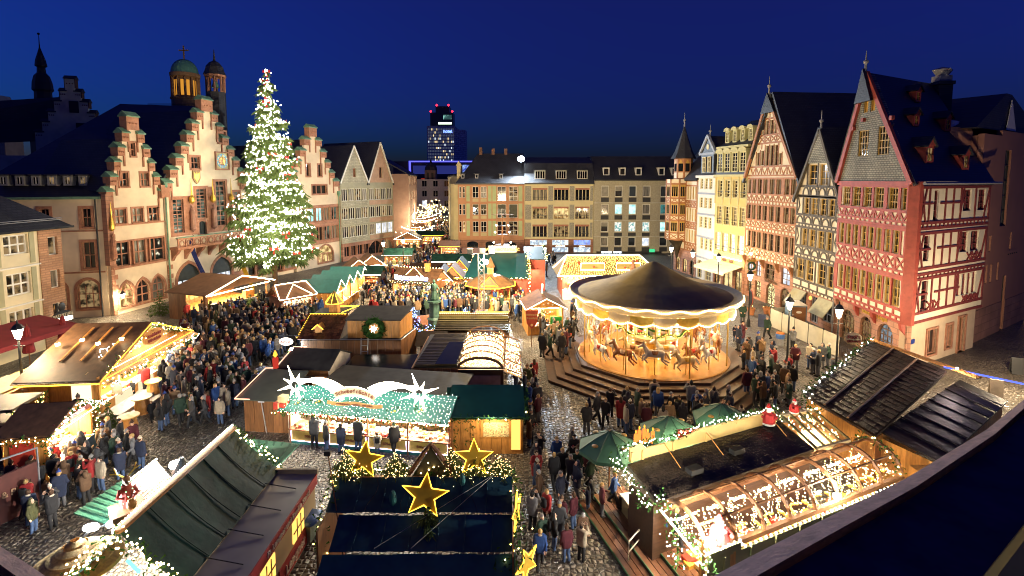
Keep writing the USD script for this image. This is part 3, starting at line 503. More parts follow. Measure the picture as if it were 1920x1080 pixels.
for k, d in enumerate(w):
 r = d['r']; window(T, r, 1, 1, white_paint, {7: cool_pane, 8: cool_pane, 13: ring_l, 14: ring_l, 15: ring_l, 16: cool_pane, 17: white_pane, 10: litpane('teal_pane', (.05, .2, .19), (.02, .06, .06), .8), 11: cool_pane and mats['teal_pane'] if 'teal_pane' in mats else dark_glass, 4: dark_glass, 21: white_pane}.get(k, dark_glass), fw=.1)
 T.part('spandrel', MB().box(r[0], -.03, r[1] - .85, r[2], -.002, r[1] - .14), dkp)
 if k in (0, 1, 12): T.part('blind', MB().box(r[0] + .1, .06, r[1] + (.9 if k else .1), r[2] - .1, .1, r[3] - .1), M('blind_grey', (.3, .28, .22), .8))
for wz in (2.72, 5.3, 8.15): T.part('ledge', MB().box(0, -.1, wz, W, -.001, wz + .12), M('pale_ledge', (.5, .48, .38), .8))
T.part('fascia', MB().box(.5, -.3, .05, 11, -.002, .33), M('fascia_black', (.02, .02, .02), .5)); T.part('cafe_sign', MB().text('EINSTEIN  KAFFEE', .26, (2.9, -.31, .08), (1, 0, 0), (0, 0, 1)), E('sign_blue_white', (.75, .88, 1), 4)); T.part('exit_sign', MB().box(9.0, -.4, .25, 9.9, -.34, .75), E('sign_green', (.05, .5, .2), 1.2))
body(T, 0, W, .4, 8, 0, 11.7, gst); T.part('roof', MB().slab([[0, -.4, 11.85], [W, -.4, 11.85], [W, 3.6, 15.8], [0, 3.6, 15.8]], .15), slate); T.part('gutter', MB().box(0, -.55, 11.75, W, -.38, 11.95), iron)
for u in (2.0, 4.6, 7.2, 10.9, 13.0): dormer(T, u, .4, 12.6, 1.0, 1.25, 1.4, white_paint, slate, dark_glass, 1, 1)
T.part('ridge', MB().slab([[0, 3.6, 15.8], [W, 3.6, 15.8], [W, 8, 15.9], [0, 8, 15.9]], .15), slate)
# ================================================================ RIGHT ROW
beam_red = M('beam_red', (.32, .055, .035), .6, .25, 3); beam_dkred = M('beam_dark_red', (.17, .03, .03), .6, .25, 3); beam_brown = M('beam_brown', (.33, .145, .06), .65, .25, 3); beam_grey = M('beam_grey', (.085, .07, .05), .7, .25, 3)
infill = M('white_infill', (.64, .57, .43), .9, .08, 1.5, .003); ochre = M('ochre_frame', (.40, .25, .05), .6, .15, 3)
brownf = M('brown_window_frame', (.14, .07, .03), .6, .2, 3); yellow_wall = M('yellow_render', (.58, .43, .16), .85, .12, 1); yellow_trim = M('olive_trim', (.46, .42, .2), .75, .1); white_wall = M('white_render', (.62, .60, .54), .85, .08, 1); blue_trim = M('blue_grey_trim', (.28, .31, .36), .7, .1)
T = Bld('turret_house', 'narrow red and white timbered house with pointed corner turret and round oriel', (21.6, 67.8), (22.55, 62.3)); W = T.W
w = [dict(r=x, arch='seg') for x in ((.6, .1, 1.7, 1.9), (2.4, .1, 3.5, 1.9), (4.2, .1, 5.2, 1.9))] + [dict(r=x) for x in even(2.9, W - .1, 4, .7, 9.5, 11.1)] + [dict(r=x) for x in even(2.9, W - .1, 4, .7, 6.8, 8.4)] + [dict(r=x) for x in even(2.9, W - .1, 4, .7, 4.2, 5.7)]
facade(T, [(0, 0), (W, 0), (W, 3), (0, 3)], [d for d in w if d['r'][1] < 3], sandstone, y0=.0, name='stone_base')
facade(T, [(0, 3), (W, 3), (W, 11.9), (0, 11.9)], [d for d in w if d['r'][1] > 3], infill)
for k, d in enumerate(w): window(T, d['r'], 2 if k < 3 else 1, 2, iron if k < 3 else ochre, warm_pane if k in (0, 1) else dark_glass, arch=d.get('arch'))
b, arc = hbeams(T, beam_brown)
for wz in (3.05, 4.05, 5.9, 6.65, 8.55, 9.3, 11.2, 11.8): b(0, wz, W, wz, .18)
for r0, r1 in ((3.15, 4.0), (5.98, 6.6), (8.65, 9.25)): band(b, arc, 2.9, W, r0, r1, 4, 'X')
for u in (2.85, W - .1): b(u, 3, u, 11.8, .2)
orl = MB(); prof = [(.15, 2.6), (.6, 3.4), (1.25, 4.3), (1.32, 4.35), (1.32, 5.0)]
T.part('oriel_bracket', MB().lathe([(.08, 1.7), (.3, 2.6), (.75, 3.6), (1.25, 4.2), (0, 4.2)], 8, (1.35, -.3, 0)), M('oriel_bracket', (.035, .025, .012), .6))
o1 = T.part('oriel', MB().lathe([(1.25, 4.2), (1.45, 4.3), (1.45, 12.0), (0, 12.0)], 8, (1.35, -.3, 0), .39, .39 + 2 * math.pi), infill)
def facet(c, R, n, a0, k):
 a, bb = a0 + k * 2 * math.pi / n, a0 + (k + 1) * 2 * math.pi / n
 return V(c[0] + R * math.cos(a), c[1] + R * math.sin(a), 0), V(c[0] + R * math.cos(bb), c[1] + R * math.sin(bb), 0)
for k in range(8):
 A, Bp = facet((1.35, -.3), 1.47, 8, .39, k); mid = (A + Bp) / 2
 if mid[1] > .4: continue
 for z in (4.3, 5.15, 6.75, 7.4, 9.0, 9.6, 11.4): T.part('oriel_rail', MB().beam(A + V(0, 0, z), Bp + V(0, 0, z), .1, .22), beam_brown, parent=o1)
 T.part('oriel_post', MB().beam(A + V(0, 0, 4.3), A + V(0, 0, 12), .16, .16), beam_brown, parent=o1)
 for z0, z1 in ((5.3, 6.7), (7.5, 8.95), (9.75, 11.3)):
  p, q = A * .86 + Bp * .14, A * .14 + Bp * .86; wn = T.part('oriel_window', MB().slab([p + V(0, 0, z0), q + V(0, 0, z0), q + V(0, 0, z1), p + V(0, 0, z1)], .06), ochre, parent=o1)
  for j in range(3):
   pp, qq = p + (q - p) * (j * .32 + .05), p + (q - p) * (j * .32 + .29); o = (mid - V(1.35, -.3, 0)) * .012
   T.part('pane', MB().slab([pp + o + V(0, 0, z0 + .1), qq + o + V(0, 0, z0 + .1), qq + o + V(0, 0, z1 - .25), pp + o + V(0, 0, z1 - .25)], .03), dark_glass, parent=o1)
 for z in (4.45, 6.85, 9.1):
  u_ = unit(Bp - A); s_ = [A + u_ * .15 + V(0, 0, z), Bp - u_ * .15 + V(0, 0, z)]
  T.part('brace', MB().beam(s_[0], s_[1] + V(0, 0, .5), .08, .1), beam_brown, parent=o1); T.part('brace', MB().beam(s_[0] + V(0, 0, .5), s_[1], .08, .1), beam_brown, parent=o1)
tu = T.part('turret', MB().lathe([(1.15, 12.0), (1.15, 14.7), (0, 14.7)], 8, (1.35, .3, 0), .39, .39 + 2 * math.pi), beam_brown)
for k in range(8):
 A, Bp = facet((1.35, .3), 1.18, 8, .39, k); p, q = A * .82 + Bp * .18, A * .18 + Bp * .82
 T.part('turret_opening', MB().slab([p + V(0, 0, 13.0), q + V(0, 0, 13.0), q + V(0, 0, 14.0), p + V(0, 0, 14.0)], .05), dark_glass, parent=tu)
 T.part('turret_arch', MB().slab([p + V(0, 0, 14.02), q + V(0, 0, 14.02), (p + q) / 2 + V(0, 0, 14.5)], .06), ochre, parent=tu); T.part('turret_panel', MB().slab([p + V(0, 0, 12.15), q + V(0, 0, 12.15), q + V(0, 0, 12.85), p + V(0, 0, 12.85)], .05), infill, parent=tu)
T.part('turret_roof', MB().lathe([(1.6, 14.6), (1.1, 15.6), (.55, 17.2), (.03, 18.9)], 8, (1.35, .3, 0), .39, .39 + 2 * math.pi), slate); finial(T, 1.35, .3, 18.7, 1.8)
body(T, 0, W, .36, 8, 0, 11.8, infill); T.part('roof', MB().slab([[0, -.3, 11.9], [W, -.3, 11.9], [W, 4.5, 17.2], [0, 4.5, 17.2]], .2).slab([[0, 9, 11.9], [0, -.3, 11.9], [0, 4.5, 17.2]], .1), slate)
T = Bld('white_narrow_house', 'narrow white house with blue grey bands and a slate pediment dormer', (22.6, 62.2), (23.1, 58.2)); W = T.W
w = []
for xs, yl, yr in (([(385, 425), (442, 485), (500, 545)], (690, 805), (690, 805)), ([(383, 427), (443, 486), (500, 547)], (900, 1015), (902, 1020))): w += [dict(r=x) for x in cols(T, xs, yl, yr, 365, 590, 6, (1240, 220))]
for xs, yl, yr in (([(388, 432), (445, 495), (505, 550)], (150, 272), (165, 290)), ([(408, 450), (462, 508), (520, 570)], (370, 515), (392, 545))): w += [dict(r=x) for x in cols(T, xs, yl, yr, 368, 590, 6, (1240, 380))]
w += [dict(r=(.3, .1, 1.4, 2.3), arch='seg'), dict(r=(2.2, .1, 3.6, 2.3))]
facade(T, [(0, 0), (W, 0), (W, 12.2), (0, 12.2)], w, white_wall)
for k, d in enumerate(w): window(T, d['r'], 2, 4, yel_f, dark_glass, arch=d.get('arch'))
for wz in (2.55, 5.05, 7.75, 10.2): T.part('blue_band', MB().box(0, -.07, wz, W, -.001, wz + .22), blue_trim)
T.part('cornice', MB().box(-.1, -.35, 12.15, W + .1, .3, 12.45), white_wall)
d = T.part('pediment_dormer', MB().box(.5, -.02, 12.5, W - .6, 3, 14.9), slate); T.part('pediment', MB().prism([(.3, 15.0), (W - .3, 15.0), (W / 2, 17.0)], .0, 3), slate)
for a, bq in (((.2, 15.0), (W / 2, 17.1)), ((W / 2, 17.1), (W - .2, 15.0)), ((.2, 14.95), (W - .2, 14.95))): T.part('pediment_trim', MB().prism(Polygon(stroke([a, bq], .25)), -.2, .1), blue_trim)
for r in ((1.05, 12.8, 1.75, 14.6), (2.2, 12.8, 2.9, 14.6)): window(T, r, 2, 3, yel_f, dark_glass, y=-.12)
T.part('round_window', MB().prism(Polygon([(W / 2 + .26 * math.cos(a), 15.75 + .32 * math.sin(a)) for a in np.arange(12) * .5236]), -.06, -.01), yel_f); finial(T, W / 2, .2, 17.0)
body(T, 0, W, .36, 8, 0, 12.2, white_wall); T.part('roof', MB().slab([[0, -.2, 12.45], [W, -.2, 12.45], [W, 3.5, 17.6], [0, 3.5, 17.6]], .2), slate)
T = Bld('yellow_house', 'yellow house with tall paned windows, lit first floor and a cream shop awning', (23.1, 58.2), (24.2, 52.8)); W = T.W
w = []
for xs, yl, yr, o in (([(622, 675), (700, 755), (780, 838), (865, 920)], (715, 895), (705, 900), 220), ([(620, 672), (695, 750), (778, 833), (860, 918)], (40, 235), (50, 265), 380), ([(610, 663), (683, 742), (765, 822), (848, 915)], (330, 525), (370, 600), 380)):
 w += [dict(r=x) for x in cols(T, xs, yl, yr, 592, 925, 6, (1240, o))]
facade(T, [(0, 2.6), (W, 2.6), (W, 12.3), (0, 12.3)], w, yellow_wall)
lit_yel = litpane('bright_room', (.85, .92, 1), (.55, .6, .65), 1.5, 1.2)
for k, d in enumerate(w):
 window(T, d['r'], 2, 5, yel_f, lit_yel if k >= 8 else dark_glass, sur=.12, surm=yellow_trim); r = d['r']
 T.part('window_rail', MB().box(r[0], -.12, r[1] + .55, r[2], -.08, r[1] + .6).many([(r[0] + (r[2] - r[0]) * q, -.1, r[1] + .3) for q in (.1, .3, .5, .7, .9)], .05), iron)
for k in range(5): T.part('pilaster', MB().box(k * W / 4 - .1, -.06, 9.3, k * W / 4 + .1, -.001, 12.2), yellow_trim)
sh = [dict(r=x) for x in ((.3, .0, 1.5, 2.2), (1.9, .0, 3.6, 2.2), (4.0, .0, 5.2, 2.2))]
facade(T, [(0, 0), (W, 0), (W, 2.6), (0, 2.6)], sh, sandstone, name='shop_front')
for d in sh: window(T, d['r'], 2, 1, iron, warm_pane, name='shop_window')
T.part('cornice', MB().box(0, -.35, 12.25, W, .2, 12.5), yellow_trim); T.part('upper_cornice', MB().box(0, -.1, 15.35, W, .4, 15.6), yellow_trim)
body(T, 0, W, .36, 8, 0, 12.2, yellow_wall); T.part('mansard_roof', MB().slab([[0, -.1, 12.5], [W, -.1, 12.5], [W, .55, 15.4], [0, .55, 15.4]], .2).slab([[0, .2, 15.6], [W, .2, 15.6], [W, 4.2, 18.6], [0, 4.2, 18.6]], .2), slate)
for x in even(.1, W - .1, 4, .62, 12.75, 14.9):
 mid = (x[0] + x[2]) / 2; dormer(T, mid, -.1, x[1], x[2] - x[0] + .25, x[3] - x[1], .7, yellow_trim, yellow_trim, dark_glass, 2, 5, yel_f); T.part('dormer_hood', MB().prism(shape_of(x[0] - .2, x[3] + .1, x[2] + .2, x[3] + .5, 'seg'), -.25, .6), yellow_trim)
for x in even(.1, W - .1, 4, .5, 16.0, 17.3): mid = (x[0] + x[2]) / 2; dormer(T, mid, .7, x[1], x[2] - x[0], x[3] - x[1], 2.2, yellow_trim, yellow_trim, dark_glass, 2, 3, yel_f); T.part('dormer_hood', MB().prism(shape_of(x[0] - .1, x[3] + .1, x[2] + .1, x[3] + .4, 'seg'), .55, 2.5), yellow_trim)
cr = M('cream_awning', (.55, .48, .32), .8, .1, 2)
T.part('awning', MB().slab([[-.2, -.05, 2.9], [W - .1, -.05, 2.9], [W - .1, -2.3, 2.25], [-.2, -2.3, 2.25]][::-1], .06).box(-.2, -2.32, 2.0, W - .1, -2.28, 2.25), cr, 'cream awning over the souvenir shop')
for k, u in enumerate((1.0, 2.2, 3.4)): T.part('shop_emblem', MB().ball((u, -.1, 3.15), (.45, .06, .2)), brownf)
T.part('lamp_strip', MB().box(.2, -.25, 3.42, W - .3, -.12, 3.5), E('shop_strip', (1, .9, .65), 6))
S5, O5, S6, O6 = 4.695, (1380, 160), 4.32, (1380, 370)
T = Bld('brown_timbered_house', 'large gabled half timbered house with brown beams and long rows of windows', (24.2, 52.8), (25.0, 44.9)); W = T.W; c = W * .43; AP = 19.8; EV = 12.3
L, R = lambda w: max(0, (w - EV) / (AP - EV) * c), lambda w: min(W, W - (w - EV) / (AP - EV) * (W - c))
w = []
w += [dict(r=x) for x in cols(T, [(75, 107), (118, 150), (163, 197), (211, 247), (266, 308), (323, 366), (395, 437), (452, 498)], (832, 952), (820, 958), 68, 505, S5, O5)]
w += [dict(r=x) for x in cols(T, [(68, 100), (110, 140), (153, 183), (197, 230), (248, 285), (300, 336), (363, 405), (418, 458)], (62, 175), (78, 205), 62, 463, S6, O6)]
w += [dict(r=x) for x in cols(T, [(83, 113), (123, 155), (166, 197), (210, 245), (258, 297), (312, 350), (375, 416), (426, 456)], (270, 395), (320, 465), 68, 465, S6, O6)]
row3 = w[16:24]
z3 = row3[0]['r'][1]
w += [dict(r=x) for x in [(1.5, 13.35, 2.0, 14.6), (2.2, 13.35, 2.75, 14.75), (2.95, 13.3, 3.5, 15.2), (3.65, 13.3, 4.2, 15.2), (4.35, 13.3, 4.9, 15.2), (5.05, 13.35, 5.5, 14.4)]]
w += [dict(r=x) for x in [(2.3, 16.3, 2.65, 17.3), (2.8, 16.3, 3.3, 17.6), (3.5, 16.3, 4.0, 17.6), (4.15, 16.3, 4.5, 17.2)]]
base_z = z3 - 1.05
facade(T, [(0, base_z), (W, base_z), (W, EV), (c, AP), (0, EV)], w, infill)
for k, d in enumerate(w): window(T, d['r'], 2, 3, brownf, dim_pane if k in (6, 14, 15, 22) else dark_glass, fw=.05, mu=.022)
b, arc = hbeams(T, beam_brown)
zr = [w[i]['r'] for i in (0, 8, 16)]
for r in zr: b(0, r[1] - .08, W, r[1] - .08, .17); b(0, r[3] + .08, W, r[3] + .08, .17)
for i in range(3):
 ws = [d['r'] for d in w[8 * i:8 * i + 8]]
 for a, q in zip(ws, ws[1:]): m = (a[2] + q[0]) / 2; b(m, a[1], m, a[3], max(.1, q[0] - a[2]))
 b(.07, ws[0][1], .07, ws[0][3], .14); b(W - .07, ws[0][1], W - .07, ws[0][3], .14)
 lo = ws[0][1] - .16; hi = (zr[i + 1][3] + .17) if i < 2 else base_z
 b(0, hi + .28, W, hi + .28, .13); band(b, arc, 0, W, hi + .35, lo, 9, 'V' if i == 0 else 'X')
 for k in range(1, 16): b(k * W / 16, hi, k * W / 16, hi + .22, .12)
for z in (12.35, 13.2, 15.45, 16.2, 17.75): b(L(z), z, R(z), z, .16)
for z0, z1, n, kd in ((12.45, 13.1, 7, 'V'), (15.55, 16.1, 4, 'X')): band(b, arc, L(z1) + .1, R(z1) - .1, z0, z1, n, kd)
for d in w[24:]: r = d['r']; b(r[0] - .07, r[1] - .05, r[0] - .07, r[3] + .1, .1); b(r[2] + .07, r[1] - .05, r[2] + .07, r[3] + .1, .1)
for u, z0, z1 in ((c, 17.8, 19.3), (c - .7, 17.8, 18.3), (c + .8, 17.8, 18.3), (2.3, 14.9, 15.4), (5.0, 14.9, 15.4)): b(u, z0, u, z1, .11)
for a, q in (((-.12, EV - .15), (c, AP + .05)), ((c, AP + .05), (W + .12, EV - .15))): T.part('bargeboard', MB().prism(Polygon(stroke([a, q], .26)), -.38, -.12), beam_brown)
sb = [dict(r=x) for x in [(.55, 2.35, 1.5, 3.9), (2.0, 2.35, 2.9, 3.9), (3.6, 2.35, 5.1, 3.9), (6.1, 2.35, 7.4, 3.9), (.6, .5, 1.4, 1.9), (2.0, .2, 3.0, 1.9)]] + [dict(r=(3.9, .0, 5.3, 2.1), arch='rd'), dict(r=(6.1, .0, 7.5, 2.1), arch='rd')]
facade(T, [(0, 0), (W, 0), (W, base_z), (0, base_z)], [d for d in sb if d['r'][3] < base_z], sandstone, y0=.05, name='stone_storeys')
tw = litpane('twinkle_pane', (1, .85, .4), (.03, .03, .015), 1.2, 7)
for k, d in enumerate(sb):
 if d['r'][3] < base_z: window(T, d['r'], 3 if k == 2 else 2, 3, brownf, [white_pane, white_pane, dim_pane, white_pane, tw, tw, tw, dim_pane][k], arch=d.get('arch'), y=.2)
for u in (.15, 1.75, 3.3, 5.6, 7.7): T.part('bracket', MB().prism([(.05, base_z - .01), (-.4, base_z - .01), (-.3, base_z - .3), (.05, base_z - .9)], u - .13, u + .13, ax='yz'), beam_brown)
T.part('lettering', MB().text('Weinstube', .28, (4.6, .03, 2.14), (1, 0, 0), (0, 0, 1)), brownf)
roof_gable(T, 0, W, EV, AP + .25, 13, slate_y, .35, y0=-.3); body(T, .05, W - .05, .5, 12, 0, EV, infill); finial(T, c, -.2, AP + .2, 1.7)
T.part('roof_tip', MB().prism([(c - .95, AP - 1.55), (c + 1.2, AP - 1.55), (c, AP + .35)], -.45, -.2), slate)
hs = T.part('hanging_sign', MB().tube([[3.0, 0, 4.5], [3.0, -1.3, 4.5]], .03, 5).tube([[3.0, -1.0, 4.5], [3.0, -1.0, 3.9]], .015, 4), iron); T.part('wreath', MB().tube([[3.0, -1.0 + .36 * math.cos(a), 3.5 + .36 * math.sin(a)] for a in np.arange(14) * .4488], .1, 6, True), M('dark_wreath', (.02, .06, .03), .8), parent=hs)
T.part('sign_board', MB().box(2.97, -1.5, 3.95, 3.03, -.5, 4.15).box(2.97, -1.4, 2.75, 3.03, -.5, 3.0), ochre, parent=hs); T.part('sign_lamp', MB().ball((3.0, -1.1, 4.75), .13), E('lamp_white', (1, .93, .75), 22), parent=hs)
T = Bld('grey_timbered_house', 'narrow half timbered house with dark grey beams and a pointed slate gable', (25.0, 44.9), (25.0, 38.85)); W = T.W; EV = 10.55; c = W * .52; AP = 15.9
w = []
w += [dict(r=x) for x in cols(T, [(512, 552), (560, 608), (623, 668), (683, 730)], (8, 132), (5, 145), 462, 768, S6, O6)]
w += [dict(r=x) for x in cols(T, [(505, 545), (555, 598), (615, 660), (675, 715)], (252, 385), (268, 418), 462, 762, S6, O6)]
w += [dict(r=x) for x in cols(T, [(487, 540), (550, 605), (635, 690), (705, 760)], (495, 655), (545, 722), 465, 775, S6, O6)]
w += [dict(r=(1.55, 11.5, 2.75, 13.2)), dict(r=(3.1, 11.5, 4.4, 13.2))]
base_z = w[8]['r'][1] - .9
facade(T, [(0, base_z), (W, base_z), (W, EV), (c, AP), (0, EV)], w, infill)
for k, d in enumerate(w): window(T, d['r'], 2, 3, ochre, dim_pane if k in (4, 5, 6, 8, 9) else dark_glass, mu=.03)
b, arc = hbeams(T, beam_grey)
for i in range(3):
 ws = [d['r'] for d in w[4 * i:4 * i + 4]]; b(0, ws[0][1] - .1, W, ws[0][1] - .1, .18); b(0, ws[0][3] + .1, W, ws[0][3] + .1, .18)
 for u in [.08, W - .08, ws[0][0] - .1, (ws[1][0] + ws[0][2]) / 2, (ws[1][2] + ws[2][0]) / 2, (ws[2][2] + ws[3][0]) / 2, ws[3][2] + .1]: b(u, ws[0][1], u, ws[0][3], .16)
 lo = ws[0][1] - .19; hi = (w[4 * i + 4]['r'][3] + .19) if i < 2 else base_z
 b(0, hi + .22, W, hi + .22, .13); band(b, arc, 0, W, hi + .3, lo, 5, 'A' if i < 2 else 'P', .16)
 for k in range(1, 12): b(k * W / 12, hi, k * W / 12, hi + .16, .12)
 for s, u in ((1, .15), (-1, W - .15)): arc([(u, ws[0][1]), (u + s * .35, (ws[0][1] + ws[0][3]) / 2), (u + s * .1, ws[0][3])], .11)
for z in (10.6, 11.4): k = (z - EV) / (AP - EV); b(k * c, z, W - k * (W - c), z, .18)
band(b, arc, .75, W - .75, 10.7, 11.35, 4, 'A', .15)
for u in (1.45, 2.92, 4.5): b(u, 11.4, u, 13.3, .15)
T.part('slate_gable', MB().prism([(1.75, 13.3), (4.6, 13.3), (c, AP + .1)], -.25, -.06), slate_grey)
for a, q in (((-.1, EV - .2), (c, AP + .1)), ((c, AP + .1), (W + .1, EV - .2))): T.part('bargeboard', MB().prism(Polygon(stroke([a, q], .24)), -.3, -.07), beam_grey)
sb = [dict(r=x) for x in ((.6, .9, 1.9, 2.2), (2.6, .1, 3.7, 2.3), (4.2, .6, 5.7, 1.9))]
facade(T, [(0, 0), (W, 0), (W, base_z), (0, base_z)], [d for d in sb if d['r'][3] < base_z], sandstone, y0=.1, name='ground_floor')
for d in sb:
 if d['r'][3] < base_z: window(T, d['r'], 3, 2, lead, dark_glass, y=.25)
for u0, u1 in ((.2, 2.1), (3.9, 5.9)): T.part('blind_awning', MB().slab([[u0, -.02, base_z - .1], [u1, -.02, base_z - .1], [u1, -.9, base_z - 1.3], [u0, -.9, base_z - 1.3]][::-1], .06), M('canvas_green_grey', (.36, .34, .22), .85, .15, 3))
T.part('lantern', MB().ball((3.2, -.3, base_z - .35), (.13, .13, .18)), E('red_lamp', (1, .25, .05), 3)); T.part('downpipe', MB().tube([[W - .05, -.15, 0], [W - .05, -.15, EV]], .07, 6), lead)
roof_gable(T, 0, W, EV, AP + .2, 11, slate_y, .3, y0=-.2); body(T, .02, W - .02, .5, 10, 0, EV, infill); finial(T, c, -.1, AP + .1, 1.5)
S8, O8 = 3.085, (1540, 330)
T = Bld('red_timbered_corner_house', 'big red beamed half timbered corner house with slate gable and steep black roof', (25.0, 38.7), (24.6, 31.3)); W = T.W; EV = 11.85; c = W * .36; AP = 19.2
kk = (AP - EV)
w = []
w += [dict(r=x) for x in cols(T, [(83, 133), (145, 200), (215, 270), (285, 350), (373, 443), (462, 503)], (62, 170), (65, 188), 62, 520, S8, O8)]
w += [dict(r=x) for x in cols(T, [(75, 107), (118, 150), (162, 196), (210, 250), (258, 297), (308, 348), (366, 407), (420, 465)], (268, 380), (305, 440), 62, 515, S8, O8)]
w += [dict(r=x) for x in cols(T, [(80, 115), (120, 160), (163, 205), (212, 255), (258, 302), (310, 355), (365, 412), (415, 468)], (505, 640), (585, 742), 60, 495, S8, O8)]
gw = [dict(r=x) for x in [(2.0, 13.6, 3.15, 15.4), (4.1, 13.6, 5.3, 15.5), (2.35, 16.6, 2.85, 17.8), (3.1, 16.6, 3.6, 17.9)]]
base_z = 3.0
facade(T, [(0, base_z), (W, base_z), (W, EV), (0, EV)], w, infill, y0=-.25, t=.5)
facade(T, [(-.05, EV), (W + .05, EV), (c, AP)], gw, slate_grey, y0=-.3, t=.4, name='slate_gable_wall')
for k, d in enumerate(w): window(T, d['r'], 2 if k > 5 else (2 if k == 5 else 4), 3, ochre, dim_pane if k > 13 else dark_glass, y=-.12, fw=.06, mu=.028)
shm = M('yellow_shutter', (.55, .31, .06), .6)
for k, d in enumerate(gw): window(T, d['r'], 4 if k < 2 else 1, 4 if k < 2 else 1, ochre, dark_glass if k < 2 else shm, y=-.2, name='window' if k < 2 else 'shutter')
b, arc = hbeams(T, beam_red, y=-.31, d=.1)
zz = [w[0]['r'], w[6]['r'], w[14]['r']]; cnt = [6, 8, 8]; off = 0
for i, r in enumerate(zz):
 ws = [d['r'] for d in w[off:off + cnt[i]]]; off += cnt[i]
 b(0, r[1] - .1, W, r[1] - .1, .18); b(0, r[3] + .1, W, r[3] + .1, .2)
 for a, q in zip(ws, ws[1:]): m = (a[2] + q[0]) / 2; b(m, r[1], m, r[3], max(.12, q[0] - a[2] - .02))
 b(.1, r[1], .1, r[3], max(.15, ws[0][0])); b(W - .12, r[1] - .2, W - .12, r[3], .24)
 if W - ws[-1][2] > .5: b(ws[-1][2] + .1, r[1], ws[-1][2] + .1, r[3], .16)
 lo = r[1] - .19; hi = zz[i + 1][3] + .2 if i < 2 else base_z
 b(0, hi + .05, W, hi + .05, .16); b(0, hi + .36, W, hi + .36, .14)
 band(b, arc, 0, W, hi + .43, lo, [9, 8, 9][i], 'VXP'[i], .15)
 for k in range(1, 14): b(k * W / 14, hi + .13, k * W / 14, hi + .29, .16)
T.part('eaves_beam', MB().box(-.1, -.42, EV - .28, W + .1, -.312, EV + .02), beam_red)
for a, q in (((-.2, EV - .1), (c, AP + .1)), ((c, AP + .1), (W + .25, EV - .15))): T.part('bargeboard', MB().prism(Polygon(stroke([a, q], .34)), -.5, -.31), beam_red)
T.part('roof_tip', MB().prism([(c - .75, AP - 1.9), (c + 1.05, AP - 1.9), (c, AP + .4)], -.72, -.51), slate)
for u, z in ((c - .1, 16.1), (1.5, 15.6), (5.5, 15.9)): T.part('beam_end', MB().box(u - .12, -.5, z - .12, u + .12, -.301, z + .15), beam_red)
sb = [dict(r=(.55, .0, 2.25, 2.35), arch='rd'), dict(r=(2.85, .5, 4.15, 2.4), arch='rd'), dict(r=(4.75, .45, 6.3, 2.45), arch='rd')]
facade(T, [(0, 0), (W, 0), (W, base_z), (0, base_z)], sb, sandstone, y0=.02, name='stone_ground_floor')
for k, d in enumerate(sb): window(T, d['r'], 4, 5, brownf, [dim_pane, dim_pane, litpane('pale_lattice', (.25, .30, .34), (.10, .13, .15), .9, 3)][k], arch='rd', y=.2, name='arched_window' if k else 'arched_door', mu=.03)
for u in (.1, 2.55, 4.45, W - .15): T.part('console', MB().prism([(.02, base_z - .001), (-.3, base_z - .001), (-.22, base_z - .4), (.02, base_z - .8)], u - .14, u + .14, ax='yz'), beam_red if u > .2 else sandstone)
T.part('gilt_lettering', MB().text('Haus zum Engel', .25, (4.4, .0, 2.62), (1, 0, 0), (0, 0, 1)), gold)
RL = 12.5
m = MB(); kx = kk / c; kx2 = kk / (W - c)
sd = T.l((24.6 + 8.4, 31.3 + 4.5, 0)); sdn = unit(V(sd[0] - W, sd[1], 0)); nrm = V(sdn[1], -sdn[0], 0)
e0 = V(W, -.3, 0) + nrm * .45 - sdn * .3; e1 = V(W, 0, 0) + sdn * 9.9 + nrm * .45
r1 = V(c, -.45, AP + .15) + sdn * 9.0; lf = V(-.35, -.45, EV - .3)
T.part('roof', m.slab([lf, V(c, -.45, AP + .15), r1, lf + sdn * 9.0][::-1], .18), slate_y)
T.part('side_roof', MB().slab([[e0[0], e0[1], EV - .15], [e1[0], e1[1], EV - .15], r1, [c, -.45, AP + .15]], .2), slate_y)
T.part('rear_wall', MB().prism([tuple(T.l((x, y, 0))[:2]) for x, y in ((25.35, 38.6), (25.0, 31.85), (33.2, 36.3), (33.2, 40.5))], 0, EV, ax='xy'), infill); finial(T, c, -.5, AP + .2, 1.4)
ch = T.l(AT(1765, 160, 40.2)); T.part('chimney', MB().box(ch[0] - .5, ch[1] - .5, 14, ch[0] + .5, ch[1] + .5, ch[2]).box(ch[0] - .6, ch[1] - .6, ch[2], ch[0] + .6, ch[1] + .6, ch[2] + .25), slate); T.part('chimney_hood', MB().box(ch[0] - .45, ch[1] - .45, ch[2] + .25, ch[0] + .45, ch[1] + .45, ch[2] + .7).lathe([(.45, .7), (.8, 1.15), (0, 1.4)], 4, ch), lead)
RED = T
